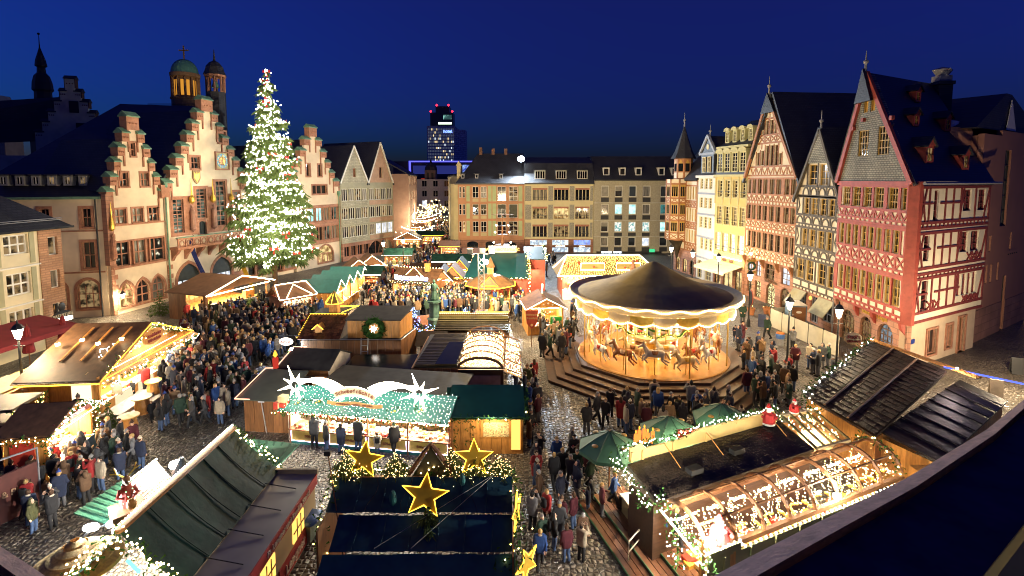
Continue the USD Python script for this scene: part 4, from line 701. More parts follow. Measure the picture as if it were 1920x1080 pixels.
for k, (px, py, Y, wd) in enumerate(((1732, 290, 34.3, .95), (1800, 303, 36.0, .9), (1712, 178, 36.0, .7), (1767, 232, 37.2, .8), (1708, 222, 34.6, .7))):
 n_ = np.cross(np.array([e1[0] - e0[0], e1[1] - e0[1], 0]), V(c, -.45, AP + .15) - V(e0[0], e0[1], EV - .15)); co = T.l((0, 0, EYE)); dr = ray(px, py); dr = V(dr @ T.X, dr @ T.Y, dr[2]); q = co + dr * ((V(e0[0], e0[1], EV - .15) - co) @ n_ / (dr @ n_)) + V(*(nrm[:2] * .35), 0)
 a = math.atan2(sdn[1], sdn[0])
 ca, sa = math.cos(a), math.sin(a); RT = lambda mb: (np.c_[mb.mesh()[0][:, 0] * ca - mb.mesh()[0][:, 1] * sa + q[0], mb.mesh()[0][:, 0] * sa + mb.mesh()[0][:, 1] * ca + q[1], mb.mesh()[0][:, 2] + q[2] - .55], mb.mesh()[1])
 h = wd * 1.15; d = T.part('dormer', RT(MB().prism(ring(shape_of(-wd / 2, 0, wd / 2, h), 0, -.13), 0, .1).box(-wd / 2, .1, -.3, wd / 2, 2.0, h)), beam_red)
 T.part('gable', RT(MB().prism([(-wd / 2 - .08, h), (wd / 2 + .08, h), (0, h + wd * .5)], -.05, .08)), beam_red, parent=d); T.part('roof', RT(MB().prism(Polygon(stroke([(-wd / 2 - .2, h - .05), (0, h + wd * .6), (wd / 2 + .2, h - .05)], .1)), -.15, 2.2)), slate, parent=d)
 T.part('pane', RT(MB().box(-wd / 2 + .13, .06, .13, wd / 2 - .13, .09, h - .13)), dim_pane if k < 2 else dark_glass, parent=d); T.part('glazing_bars', RT(MB().box(-.025, .02, .13, .025, .06, h - .13).box(-wd / 2 + .13, .02, h * .5, wd / 2 - .13, .06, h * .5 + .04)), ochre, parent=d)
T = Bld('red_house_side_wing', 'white and dark red timbered side wall of the red corner house facing the alley', (24.62, 31.28), (33.0, 35.75), 'house'); W = T.W
w = [dict(r=x) for x in cols(T, [(607, 635), (785, 832), (873, 917)], (72, 195), (83, 178), 520, 940, S8, O8)] + [dict(r=x) for x in cols(T, [(555, 588), (772, 818), (835, 883)], (312, 445), (305, 418), 512, 928, S8, O8)] + [dict(r=x) for x in cols(T, [(535, 572), (738, 762), (768, 792), (798, 820), (826, 848)], (588, 738), (530, 645), 490, 890, S8, O8)]
w[0]['r'] = (w[0]['r'][0], 9.4, w[0]['r'][2], 11.3); w[1]['r'] = (w[1]['r'][0], 9.9, w[1]['r'][2], 11.3); w[2]['r'] = (w[2]['r'][0], 9.9, w[2]['r'][2], 11.3)
for i in (3, 4, 5): w[i]['r'] = (w[i]['r'][0], 6.9 if i == 3 else 7.15, w[i]['r'][2], 8.5)
for i in range(6, 11): w[i]['r'] = (w[i]['r'][0], 3.75 if i == 6 else 4.2, w[i]['r'][2], 5.65)
facade(T, [(.1, 3.0), (W, 3.0), (W, EV), (.1, EV)], w, infill, y0=-.25, t=.4)
T.part('corner_post', MB().box(-.3, -.36, 2.98, .099, .25, EV), beam_red)
for k, d in enumerate(w): window(T, d['r'], 1 if k > 6 or k in (0, 3, 6) else 2, 3, beam_dkred, mats['teal_pane'] if k > 6 else dark_glass, y=-.12)
b, arc = hbeams(T, beam_dkred, y=-.31, d=.1)
for z in (3.1, 3.65, 5.8, 6.1, 6.45, 8.65, 8.95, 9.3, 11.5): b(-.2, z, W, z, .17)
for z0, z1 in ((3.7, 5.75), (6.5, 8.6), (9.35, 11.45)):
 for k in range(10):
  u = .1 + k * (W - .2) / 9
  if not any(d['r'][0] - .12 < u < d['r'][2] + .12 and d['r'][1] < z1 and d['r'][3] > z0 for d in w): b(u, z0, u, z1, .14)
 m = (z0 + z1) / 2 + .1; b(.1, m, w[0]['r'][0] - .1, m, .12); b(w[0]['r'][2] + .2, m, 5.9, m, .12)
 b(.15, z0, .75, z1, .13, -.004); b(.75, z0, .15, z1, .13, .004); b(W - .8, z0, W - .15, z1, .13, -.004); b(5.2, z0, 5.6, z1, .13, .004)
band(b, arc, 6.4, W - .6, 3.72, 4.15, 4, 'X', .12); band(b, arc, 1.6, 3.4, 3.72, 4.3, 2, 'X', .12); band(b, arc, 6.6, 8.8, 6.52, 7.1, 3, 'X', .12)
for z in (5.85, 9.0):
 for k in range(1, 18): b(k * W / 18, z, k * W / 18, z + .25, .1)
side_w = [dict(r=(2.7, .5, 4.0, 2.2)), dict(r=(5.3, .6, 6.1, 2.2)), dict(r=(7.0, .0, 8.0, 2.5))]
facade(T, [(0, 0), (W, 0), (W, 3.0), (0, 3.0)], side_w, M('pale_pink_plaster', (.50, .38, .27), .9, .15, 1), y0=.02, name='plaster_ground_floor')
for k, d in enumerate(side_w): window(T, d['r'], 2 if k == 0 else 1, 1, red_stone, dark_glass if k < 2 else brownf, sur=.13, y=.15, name='window' if k < 2 else 'door')
quoins(T, 0, .3, 3.0, sandstone); T.part('street_plate', MB().box(.55, -.03, 1.6, 1.1, .015, 1.9), M('plate_blue', (.02, .04, .2), .4)); T.part('gutter', MB().tube([[-.4, -.6, EV - .1], [W + .6, -.6, EV - .1]], .1, 6), lead)
pk = M('modern_pink_render', (.36, .17, .115), .85, .1, .6); pk2 = bricks('modern_stone', (.30, .15, .10), (.34, .17, .12), (.2, .1, .07), 1.2, .6, 'xz')
T = Bld('modern_pink_building', 'modern smooth pink building with tall glazed slot at the right edge', (33.6, 36.6), (44, 43.2), 'building'); W = T.W
w = [dict(r=x) for x in ((4.2, 8.4, 5.6, 14.2), (2.2, 6.6, 2.6, 7.8), (1.9, 4.2, 2.3, 5.6), (2.9, 4.2, 3.3, 5.6), (4.4, 4.2, 4.8, 5.6), (6.9, 6.4, 7.3, 7.8), (6.0, .0, 6.8, 4.4))]
facade(T, [(-.5, 0), (W, 0), (W, 15.6), (3.2, 15.6), (3.2, 15.2), (-.5, 15.2)], w, pk)
for k, d in enumerate(w): window(T, d['r'], 2 if k in (0,) else 1, 5 if k == 0 else 2 if k < 6 else 4, iron, dark_glass if k < 6 else dim_pane)
T.part('stone_plinth', MB().prism(Polygon([(-.5, 0), (W, 0), (W, 2.4), (-.5, 2.4)]).difference(shape_of(*w[6]['r'])), -.05, -.002), pk2)
T.part('round_stair_tower', MB().lathe([(1.5, 0), (1.5, 15.4), (1.35, 15.7), (0, 15.8)], 20, (-.5, 2.2, 0)), pk); T.part('dome_light', MB().lathe([(.9, 15.7), (.7, 16.2), (0, 16.4)], 14, (-.5, 2.2, 0)), steel)
body(T, -.4, W, .4, 10, 0, 15.1, pk); T.part('roof', MB().prism([(-1.5, 15.6), (W, 15.6), (W, 16.2), (5.4, 18.4), (4.2, 18.4)], .2, 8), slate); T.part('gable_glazing', MB().slab([[4.4, .1, 15.7], [6.6, .1, 15.7], [5.2, .1, 18.0]], .05), white_paint)
T.part('wall_spikes', MB().many([(5.6 + k * .5, -.3, 6.2) for k in range(5)], .06), iron)
T2 = Bld('far_right_building', 'dark narrow building beyond the modern pink one at the right edge', (44.2, 43.5), (52, 50), 'building'); T2.part('wall', MB().box(0, 0, 0, T2.W, 8, 15), pk); T2.part('roof', MB().prism([(0, 15), (T2.W, 15), (T2.W / 2, 18)], 0, 8), slate)
T2.part('doorway', MB().box(.3, -.1, 0, 1.6, -.002, 3.0), E('warm_door', (1, .45, .08), 1.2))
# ================================================================ FAR BACKGROUND
def plain(name, label, P0, P1, D, h, mat, roofh=3, rows=3, n=4, lit=(), fm=None, rm=None, wf=.45, base=1.0, pane2=None, cat='house', group=None):
 T = Bld(name, label, P0, P1, cat, group); W = T.W; w = []
 st = (h - base) / rows
 for j in range(rows): w += [dict(r=x) for x in even(.2, W - .2, n, wf, base + j * st + st * .25, base + j * st + st * .85)]
 facade(T, [(0, 0), (W, 0), (W, h), (0, h)], w, mat)
 for k, d in enumerate(w): window(T, d['r'], 2, 1, fm or white_paint, (pane2 or dim_pane) if k in lit else dark_glass)
 body(T, 0, W, .36, D, 0, h, mat)
 if roofh: roof_gable(T, 0, W, h, h + roofh, D, rm or slate, axis='x')
 return T
pale = M('pale_render', (.42, .38, .26), .85, .15, 1); pinkh = M('dull_pink_render', (.34, .21, .16), .85, .15, 1); greenish = M('olive_balcony', (.22, .24, .13), .8, .15, 1)
plain('street_house', 'dull pink house left of the side street behind the twin gables', G(741, 470)[:2] + [0, 12], V(-22.6, 122), 12, 13, pinkh, 3.5, 4, 5, (3,))
plain('street_house', 'pale balcony block on the right of the side street, nearest the corner', V(-14.6, 118), V(-11.2, 92), 10, 12.5, pale, 1.5, 4, 8, (9, 20), pane2=warm_pane)
plain('street_house', 'green balconied block deeper in the side street', V(-16.4, 140), V(-14.7, 119), 10, 12.8, greenish, 1.2, 4, 5, (2, 11))
plain('street_house', 'low white building closing the end of the side street', V(-47, 190), V(-22, 190), 12, 12, M('far_white', (.5, .46, .42), .9), 0, 3, 6, (1, 3, 8), pane2=white_pane, cat='building')
T = Bld('shopping_centre', 'long far building edged in blue neon behind the street', (-60, 260), (-14, 260), 'building'); W = T.W
T.part('wall', MB().box(0, 0, 0, W, 20, 21), M('centre_dark', (.05, .05, .09), .4)); blue_neon = E('blue_neon', (.09, .09, .9), 1.6)
T.part('neon_line', MB().box(8, -.3, 20.6, W, -.02, 21.2).box(8, -.3, 13.8, 9, -.02, 20.6), blue_neon); T.part('lit_floor', MB().box(10, -.1, 14.6, 34, -.02, 18.8), E('blue_dim', (.015, .02, .12), 1)); T.part('lit_floor', MB().box(35, -.1, 15, W, -.02, 19.2), litpane('blue_office', (.35, .55, 1), (.04, .06, .4), .9, .4))
T.part('dark_floor', MB().box(0, -.08, 3, W, -.02, 13.5), M('centre_glass', (.03, .035, .05), .2)); T.part('red_sign', MB().box(14, -.2, 9, 19, -.1, 12.5), E('red_sign', (.5, .04, .02), .5))
for k in range(14): T.part('window', MB().box(22 + k * 1.7, -.2, 5 + (k % 3) * 2.4, 22.8 + k * 1.7, -.09, 6.2 + (k % 3) * 2.4), cool_pane if k % 2 else white_pane)
T = Bld('hotel_tower', 'tall hotel tower with scattered lit windows and red roof beacons in the distance', (-69, 420), (-38.5, 420), 'tower'); W = T.W
hm = bricks('tower_cladding', (.66, .68, .74), (.55, .57, .64), (.25, .26, .3), 3.0, 1.6, 'xz', .4, .02, .12)
T.part('wall', MB().box(0, 0, 0, W * .74, 22, 55), hm); T.part('side_wall', MB().prism([(W * .74, 0), (W, 9), (W, 24), (W * .74, 22)], 0, 52.5, ax='xy'), hm); T.part('upper_block', MB().box(2.5, 2, 55, 12, 16, 66).box(7, 2, 66, 18, 16, 71).box(12, 2, 55, 21, 16, 66), M('upper_dark', (.05, .06, .08), .3))
wins = [(i, j) for i in range(16) for j in range(20)]; rng.shuffle(wins)
for k, (i, j) in enumerate(wins[:320]): T.part('window', MB().box(1 + i * 1.32, -.15, 4 + j * 2.5, 1.75 + i * 1.32, -.02, 5.5 + j * 2.5), E(['tower_warm', 'tower_cool', 'tower_dim', 'tower_off'][k % 4 if k < 90 else 3], [(1, .75, .4), (.8, .9, 1), (.5, .4, .25), (.05, .06, .10)][k % 4 if k < 90 else 3], .8))
T.part('lit_storey', MB().box(9, 1.8, 56.5, 20, 1.98, 58.2), E('lit_storey', (.8, 1, .75), 1.6)); T.part('lit_storey', MB().box(13, 1.8, 60.5, 20, 1.98, 64.0), litpane('tower_teal', (.3, .7, .6), (.03, .08, .08), .7, .25)); T.part('logo', MB().text('hotel', 2.2, (17, -.2, 49.5), (1, 0, 0), (0, 0, 1), .2), E('logo_blue', (.15, .25, 1), 3))
T.part('beacon', MB().many([(3, 2, 66.8), (8, 2, 71.8), (17.5, 2, 71.8), (20.5, 2, 66.8)], 1.1), E('beacon_red', (1, .02, .05), 3))
t = Thing('church_tower', 'slim church tower with dark dome at the end of the side street', 'tower', (-31.5, 200, 0)); far_st = M('far_sandstone', (.22, .15, .11), .9)
t.part('shaft', MB().box(-2.1, -2.1, 0, 2.1, 2.1, 15.5).box(-2.4, -2.4, 9.2, 2.4, 2.4, 9.7), far_st); t.part('dome', MB().lathe([(2.4, 15.5), (2.3, 16.6), (1.6, 17.8), (.5, 18.4), (.3, 19.4), (0, 19.8)], 8), slate)
for s in (-1, 1): t.part('belfry_opening', MB().box(s * .9 - .45, -2.2, 11, s * .9 + .45, -2.101, 14.5), black)
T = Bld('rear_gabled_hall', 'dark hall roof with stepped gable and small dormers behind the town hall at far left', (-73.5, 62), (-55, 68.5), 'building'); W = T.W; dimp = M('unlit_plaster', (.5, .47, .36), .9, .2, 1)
E2 = lambda px, py, Y=66: T.l(AT(px, py, Y))
z1 = 20.0
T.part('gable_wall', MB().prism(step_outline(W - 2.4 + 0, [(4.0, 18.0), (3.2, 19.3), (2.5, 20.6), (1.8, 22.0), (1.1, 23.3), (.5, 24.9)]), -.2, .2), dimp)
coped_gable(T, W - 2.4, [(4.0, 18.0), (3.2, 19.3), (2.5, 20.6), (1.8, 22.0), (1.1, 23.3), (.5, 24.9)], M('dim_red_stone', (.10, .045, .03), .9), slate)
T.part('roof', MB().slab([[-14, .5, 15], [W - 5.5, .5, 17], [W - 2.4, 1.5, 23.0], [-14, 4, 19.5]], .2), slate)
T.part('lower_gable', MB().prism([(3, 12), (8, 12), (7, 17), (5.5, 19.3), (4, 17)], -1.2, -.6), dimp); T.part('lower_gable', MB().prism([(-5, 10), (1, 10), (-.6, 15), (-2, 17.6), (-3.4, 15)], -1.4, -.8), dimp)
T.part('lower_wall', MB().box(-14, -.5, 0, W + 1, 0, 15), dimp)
for x, z in ((-3.2, 10.6), (-1.2, 10.6), (W - 2.6, 20.6), (W - 2.0, 17.8)): T.part('window', MB().box(x, -1.5 if x < 0 else -.3, z, x + 1.0, -1.401 if x < 0 else -.201, z + 1.5), black)
p = AT(82, 190, 80); t = Thing('dark_spire', 'slender dark church spire against the sky at far left', 'tower', (p[0], p[1], 0));
t.part('shaft', MB().lathe([(2.0, 0.0), (1.9, 20.5), (1.75, 21.2), (1.15, 21.8), (1.05, 25.3), (1.3, 25.6), (1.2, 26.7), (.95, 27.7), (.55, 28.2), (.5, 29.0), (.75, 29.2), (.62, 30.1), (.3, 31.2), (.08, 32.0), (.03, 34.1), (0, 34.2)], 8), M('spire_slate', (.02, .022, .03), .6)); t.part('vane', MB().ball((0, 0, 34.0), .18), iron)
p = AT(350, 200, 82); t = Thing('domed_rotunda', 'round columned lantern with green copper dome and cross behind the town hall', 'tower', (p[0], p[1], 0)); z0 = ZAT(p[0], p[1], 207); rs = M('rotunda_stone', (.24, .15, .08), .85)
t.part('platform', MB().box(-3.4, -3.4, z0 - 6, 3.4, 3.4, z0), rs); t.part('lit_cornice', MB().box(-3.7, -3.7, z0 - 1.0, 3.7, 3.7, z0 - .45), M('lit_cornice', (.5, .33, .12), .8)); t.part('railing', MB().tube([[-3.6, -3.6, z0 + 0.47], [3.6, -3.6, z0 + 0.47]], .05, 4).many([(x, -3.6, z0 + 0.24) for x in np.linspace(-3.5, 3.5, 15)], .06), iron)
t.part('drum', MB().lathe([(2.0, z0), (2.0, z0 + 1.58), (2.15, z0 + 1.66), (2.15, z0 + 1.90), (1.45, z0 + 1.98), (1.45, z0 + 4.90), (2.05, z0 + 5.06), (2.1, z0 + 5.61), (0, z0 + 5.69)], 24), rs)
for k in range(12): a = k * math.pi / 6; t.part('column', MB().lathe([(.17, z0 + 1.90), (.14, z0 + 4.98)], 7, (1.85 * math.cos(a), 1.85 * math.sin(a), 0)), rs)
for k in range(12): a = (k + .5) * math.pi / 6; t.part('glowing_opening', MB().beam((1.5 * math.cos(a), 1.5 * math.sin(a), z0 + 2.21), (1.5 * math.cos(a), 1.5 * math.sin(a), z0 + 4.58), .42, .04, up=(math.cos(a), math.sin(a), 0)), E('lantern_orange', (1, .42, .05), .5))
t.part('dome', MB().lathe([(1.95, z0 + 5.61)] + [(1.9 * math.cos(a), z0 + 5.69 + 2.2 * math.sin(a)) for a in np.linspace(.1, 1.5, 7)] + [(0, z0 + 7.51)], 20), M('dome_copper', (.08, .24, .2), .6)); t.part('cross', MB().beam((0, 0, z0 + 7.43), (0, 0, z0 + 9.95), .16).beam((-.75, 0, z0 + 9.24), (.75, 0, z0 + 9.24), .16), M('dim_gold', (.2, .13, .04), .5))
p = AT(405, 180, 66); t = Thing('bell_turret', 'slim open bell turret with dark cap and needle beside the clock gable', 'tower', (p[0], p[1], 0)); z0 = ZAT(p[0], p[1], 190)
t.part('base', MB().lathe([(1.15, z0 - 6), (1.15, z0 + 1.10), (0, z0 + 1.10)], 8), slate)
for k in range(8): a = k * math.pi / 4 + .39; t.part('post', MB().tube([[1.0 * math.cos(a), 1.0 * math.sin(a), z0 + 1.10], [1.0 * math.cos(a), 1.0 * math.sin(a), z0 + 3.06]], .14, 5), red_stone)
t.part('cornice', MB().lathe([(1.25, z0 + 2.98), (1.3, z0 + 3.23), (0, z0 + 3.23)], 8), red_stone); t.part('cap', MB().lathe([(1.35, z0 + 3.23), (1.1, z0 + 3.82), (1.0, z0 + 4.25), (.6, z0 + 4.76), (.15, z0 + 5.02), (.05, z0 + 6.29), (0, z0 + 6.46)], 8), slate); t.part('bell', MB().lathe([(.1, z0 + 2.55), (.3, z0 + 2.21), (.45, z0 + 1.70)], 10), copper)
p = AT(2, 190, 75); t = Thing('roof_turret', 'small dim turret with teal light cut off by the left edge', 'tower', (p[0], p[1], 0)); t.part('body', MB().box(-1.4, -1.4, 12, 1.4, 1.4, 21).prism([(-1.5, 21), (1.5, 21), (0, 24)], -1.4, 1.4), dimp); t.part('light', MB().ball((.6, -1.5, 23.0), .3), E('teal_light', (.1, .6, .5), 1))
# ================================================================ LAMPS
def lamp(parent, kind, name, pos, inten, col, r=.1, w=1, h=1, rx=0.0, rz=0.0):
 path = uniq(parent, name)
 if kind == 's': L = UsdLux.SphereLight.Define(stage, path); L.CreateRadiusAttr(r)
 else: L = UsdLux.RectLight.Define(stage, path); L.CreateWidthAttr(w); L.CreateHeightAttr(h)
 L.AddTranslateOp().Set(Gf.Vec3d(*map(float, pos)))
 if kind == 'r':
  if rz: L.AddRotateZOp().Set(rz)
  if rx: L.AddRotateXOp().Set(rx)
 L.CreateIntensityAttr(float(inten)); L.CreateColorAttr(Gf.Vec3f(*col)); L.CreateNormalizeAttr(True)
WARM, COLD = (1, .76, .45), (.75, .88, 1)
lamp_glow = E('lamp_glow', (1, .86, .6), 9)
def street_lamp(px, py, label, h=4.2, pw=300, g=None):
 g = G(px, py) if g is None else g; t = Thing('street_lamp', label, 'street lamp', g, group='old lantern lamps round the square')
 t.part('post', MB().lathe([(.16, 0), (.14, .5), (.07, .7), (.05, h - .5), (.09, h - .42), (.03, h - .36)], 8), iron); t.part('ladder_bar', MB().beam((-.3, 0, h - .75), (.3, 0, h - .75), .035), iron)
 t.part('lantern_glass', MB().lathe([(.13, h - .35), (.24, h + .12), (0, h + .13)], 6), lamp_glow); t.part('lantern_cap', MB().lathe([(.3, h + .14), (.16, h + .34), (.05, h + .42), (.03, h + .58), (0, h + .6)], 6), iron); t.part('frame', MB().tube([[.0, 0, h - .36], [.0, 0, h + .14]], .03, 4), iron)
 lamp(t.path, 's', 'glow', (0, 0, h - .1), pw, WARM, .26)
for px, py, lb in ((1403, 612, 'street lamp beside the potted plants and red oval board, right of the carousel roof'), (1475, 690, 'street lamp before the white fence near the portable toilet'), (1566, 712, 'street lamp at the near end of the white fence'),
                   (1345, 560, 'street lamp in front of the cream souvenir awning'), (1297, 548, 'street lamp before the turret house arches'), (1257, 535, 'street lamp farthest right behind the lit canopy'), (46, 769, 'street lamp between the red awning and the sausage stall'), (757, 512, 'street lamp by the green stall before the twin gables'), (720, 520, 'street lamp among the lit stalls under the twin gables')):
 street_lamp(px, py, lb, pw=600 if px == 46 else 300)
for px, py, Y, lb in ((225, 553, 44.0, 'lit wall lantern on the corner of the leftmost gable house'),):
 p = AT(px, py, 44.6); p[0] += .25; t = Thing('wall_lantern', lb, 'lantern', p); t.part('glass', MB().lathe([(.1, -.25), (.2, .1), (0, .12)], 6), lamp_glow); t.part('cap', MB().lathe([(.25, .12), (.1, .3), (0, .45)], 6), iron); t.part('bracket', MB().tube([[0, 0, -.3], [-.4, .1, -.35]], .03, 4), iron); lamp(t.path, 's', 'glow', (.1, -.1, -.1), 260, WARM, .22)
p = AT(977, 298, 83.3); t = Thing('roof_floodlight', 'blazing cold white floodlight on the roof ridge', 'floodlight', p)
t.part('head', MB().box(-.5, .05, -.4, .5, .4, .4), iron); t.part('lens', MB().ball((0, -.05, 0), (.55, .14, .5), ICO2), E('flood_lens', (.75, .88, 1), 60)); t.part('stand', MB().tube([[0, .2, -.4], [0, .2, -2.2]], .06, 5), iron)
lamp(t.path, 'r', 'beam', (0, -.9, 0), 3200, COLD, w=.8, h=.8, rx=-72)
g = G(903, 640); t = Thing('truss_mast', 'white lattice mast with floodlights on a brown wooden foot among the stalls', 'mast', g); hM = ZAT(g[0], g[1], 476); m = MB()
for sx in (-.2, .2):
 for sy in (-.2, .2): m.tube([[sx, sy, 2.3], [sx, sy, hM]], .035, 5)
k = 0; z = 2.3
while z < hM - .4:
 for a, b_ in (((-.2, -.2), (.2, -.2)), ((.2, -.2), (.2, .2)), ((.2, .2), (-.2, .2)), ((-.2, .2), (-.2, -.2))): m.tube([[*a, z], [*b_, z + .4]], .02, 4)
 z += .4
t.part('truss', m, steel); t.part('foot', MB().box(-.45, -.45, 0, .45, .45, 2.3), wood); t.part('cross_arm', MB().beam((-.9, 0, hM), (.9, 0, hM), .1), iron)
for s in (-.8, .1, .8): t.part('floodlight', MB().box(s - .2, -.25, hM + .05, s + .2, .1, hM + .4), iron)
t.part('lens', MB().ball((.35, -.25, hM - .55), .2), E('mast_lens', (1, .85, .5), 40))
for q, pw in (((-3.2, 3, hM + .2), 1250), ((3.2, -2, hM + .2), 1250)): lamp(t.path, 's', 'flood', (q[0] * .25, q[1] * .25, q[2] + .35), pw, WARM, .22)
lamp(t.path, 'r', 'back_flood', (0, .7, hM + .3), 2800, WARM, w=.6, h=.4, rx=112)
# ================================================================ LIT FIR TREE
needle = leafmat('fir_needles', (.05, .085, .03), (.14, .19, .07), 1.5); bark = M('bark', (.10, .06, .035), .9, .4, 5, .02)
bulb_cool = E('bulb_cool', (1, .89, .64), 20); bulb_warm = E('bulb_warm', (1, .68, .28), 12); bulb_gold = E('bulb_gold', (1, .62, .13), 9); bulb_blue = E('bulb_blue', (.25, .35, 1), 8)
strip_white = E('strip_white', (1, .78, .44), 7); strip_yellow = E('strip_yellow', (1, .58, .05), 3.2); neon_white = E('neon_white', (1, .88, .62), 7); neon_violet = E('neon_violet', (.75, .6, 1), 3.5)
red_bow = M('red_bow', (.5, .02, .015), .6, .1)
R_ = np.random.default_rng(11)
def sprays(base, tip, droop, n, L, w, r):
 """n narrow needle sprays hanging along the limb base -> tip"""
 t = r.random(n) ** .8; p = base + (tip - base) * t[:, None]; p[:, 2] -= droop * np.sin(t * math.pi)
 out = unit(np.r_[(tip - base)[:2], 0]); side = V(-out[1], out[0], 0)
 d = out * r.uniform(.1, .9, n)[:, None] + side * r.normal(0, .55, n)[:, None] + V(0, 0, -1) * r.uniform(.35, 1.1, n)[:, None]
 d /= np.linalg.norm(d, axis=1, keepdims=True); e = np.cross(d, r.normal(size=(n, 3))); e /= np.linalg.norm(e, axis=1, keepdims=True) + 1e-9
 l = L * r.uniform(.5, 1.2, n)[:, None]; ww = w * r.uniform(.6, 1.2, n)[:, None]
 v = np.stack([p - e * ww * .4, p + e * ww * .4, p + d * l * .6 + e * ww * .5, p + d * l, p + d * l * .6 - e * ww * .5], 1).reshape(-1, 3)
 f = (np.arange(n)[:, None, None] * 5 + np.array([[0, 1, 2], [0, 2, 4], [4, 2, 3]])).reshape(-1, 3); return v, f
def fir(T, H, R, tiers, limbs, nspray, L, w, bulbr=0, nbulb=0, bulbm=None, bows=0, seed=1, z0=.12, trunk=.03, stem=True):
 r = np.random.default_rng(seed); crown, wood_, bl, bw = MB(), MB(), [], []
 if stem: T.part('trunk', MB().tube([[0, 0, 0], [0, 0, H * .5], [0, 0, H * .98]], [H * trunk * .6, H * trunk * .35, .01], 8), bark)
 for i in range(tiers):
  f = i / (tiers - 1); z = H * (z0 + (0.985 - z0) * f ** .92); rad = R * (1 - f) ** .82 + .02 * R
  k = max(3, int(limbs * (1 - .65 * f)))
  for j in range(k):
   a = 2 * math.pi * (j + r.random() * .7) / k + i; q = rad * r.uniform(.62, 1.14)
   zl = z + r.normal(0, H * .011); base = V(0, 0, zl + q * .12); tip = V(q * math.cos(a), q * math.sin(a), zl - q * .10 * r.uniform(-.4, 1.4))
   n = max(5, int(nspray * q / R)); v, fc = sprays(base, tip, q * .07, n, L * (.45 + .55 * q / R), w, r); crown.add(v, fc)
   if nbulb:
    m = max(2, int(nbulb * q / R)); t = np.linspace(.22, 1, m); p = base + (tip - base) * t[:, None]; p[:, 2] += -q * .07 * np.sin(t * math.pi) + .05 + r.normal(0, bulbr * 2.6, m); p[:, :2] += r.normal(0, bulbr * 2, (m, 2)); bl.append(p)
   if bows and r.random() < bows: bw.append(tip + V(0, 0, .05))
 v, fc = sprays(V(0, 0, H * .97), V(.05, 0, H), 0, 14, L * .4, w, r); crown.add(v, fc)
 T.part('crown', crown, needle, kind='stuff')
 if nbulb: T.part('fairy_lights', MB().many(np.vstack(bl), bulbr), bulbm, kind='stuff')
 for p in bw:
  o = unit(np.r_[p[:2], 0]); s = V(-o[1], o[0], 0) * .4
  T.part('red_bow', MB().add([p, p + s + V(0, 0, .2), p + s - V(0, 0, .15), p - s + V(0, 0, .2), p - s - V(0, 0, .15), p + s * .4 - V(0, 0, .5), p - s * .4 - V(0, 0, .5)], [[0, 1, 2], [0, 4, 3], [0, 5, 6]]), red_bow)
g = G(517, 548); TREEH = ZAT(g[0], g[1], 132)
T = Thing('christmas_tree', 'towering fir covered in warm white lights and red bows before the town hall gables', 'tree', g)
fir(T, TREEH, 4.25, 27, 16, 130, 1.15, .15, .078, 27, bulb_cool, .15, 3, z0=.17, trunk=.022)
lamp(T.path, 's', 'glow', (2.5, -6, 8), 480, (1, .86, .62), .8); lamp(T.path, 's', 'glow', (6, -3.5, 15), 500, (1, .86, .62), .8)
# ================================================================ STALL KIT
shing = M('shingle_brown', (.095, .048, .024), .6, .4, 3, .004, orand=.5, spec=.25); shing_dk = M('shingle_dark', (.030, .018, .013), .6, .4, 3, .004, orand=.5, spec=.2); tarp_green = M('tarp_dark_green', (.008, .034, .026), .6, .5, 1.2, .02, spec=.15); tarp_teal = M('tarp_teal', (.02, .13, .12), .55, .25, 1.5, .012); tarp_blue = M('tarp_blue', (.012, .055, .085), .6, .5, 1.0, .02, spec=.2)
green_stripe = M('green_stripe_awning', (.05, .17, .09), .7, .15, 2); board_h = M('board_pine', (.50, .23, .055), .5, .3, 2.2, .003, stretch=(6, 6, 1), orand=.18); board_v = M('board_brown', (.22, .095, .033), .5, .35, 2.2, .003, stretch=(8, 8, .8), orand=.22); roofing = M('roofing_felt', (.032, .03, .028), .65, .4, 2, spec=.2); grey_roof = M('grey_metal_roof', (.22, .20, .20), .35, .12, .8, spec=.5)
garl = leafmat('garland_green', (.02, .06, .015), (.05, .12, .03), 4); counter_w = M('counter_white', (.7, .66, .58), .4, .08)
gm = [M('goods_' + n, c, .5, .2, 6) for n, c in (('red', (.5, .05, .03)), ('cream', (.72, .55, .34)), ('brown', (.22, .09, .035)), ('gold', (.65, .38, .06)), ('white', (.75, .72, .65)))]
def tiles(T, o, u, v, nu, nv, mat, name='shingle', t=.035, lap=1.12, jit=.01, parent=None, skip=None):
 """overlapping roof pieces: o is the eave corner, u runs along the eave, v up the slope; each piece a part"""
 o, u, v = V(*o), V(*u), V(*v); n = unit(np.cross(u, v)); n = n if n[2] > 0 else -n; du, dv = u / nu, v / nv; uu, vv = unit(u), unit(v)
 for j in range(nv):
  for i in range(nu + (j % 2)):
   a0 = max(0, i - .5 * (j % 2)); a1 = min(nu, i + 1 - .5 * (j % 2))
   if a1 - a0 < .1 or (skip and skip((a0 + a1) / 2 / nu, (j + .5) / nv)): continue
   k = R_.normal(0, jit); p = o + du * (a0 + .03) + dv * j + n * (t * 1.6 + k * .3); q = o + du * (a1 - .03) + dv * j + n * (t * 1.6 + k * .3); r = dv * lap + vv * k - n * t * 1.1
   T.part(name, MB().slab([p, q, q + r, p + r], t) if np.dot(np.cross(q - p, r), n) > 0 else MB().slab([p + r, q + r, q, p], t), mat, parent=parent)
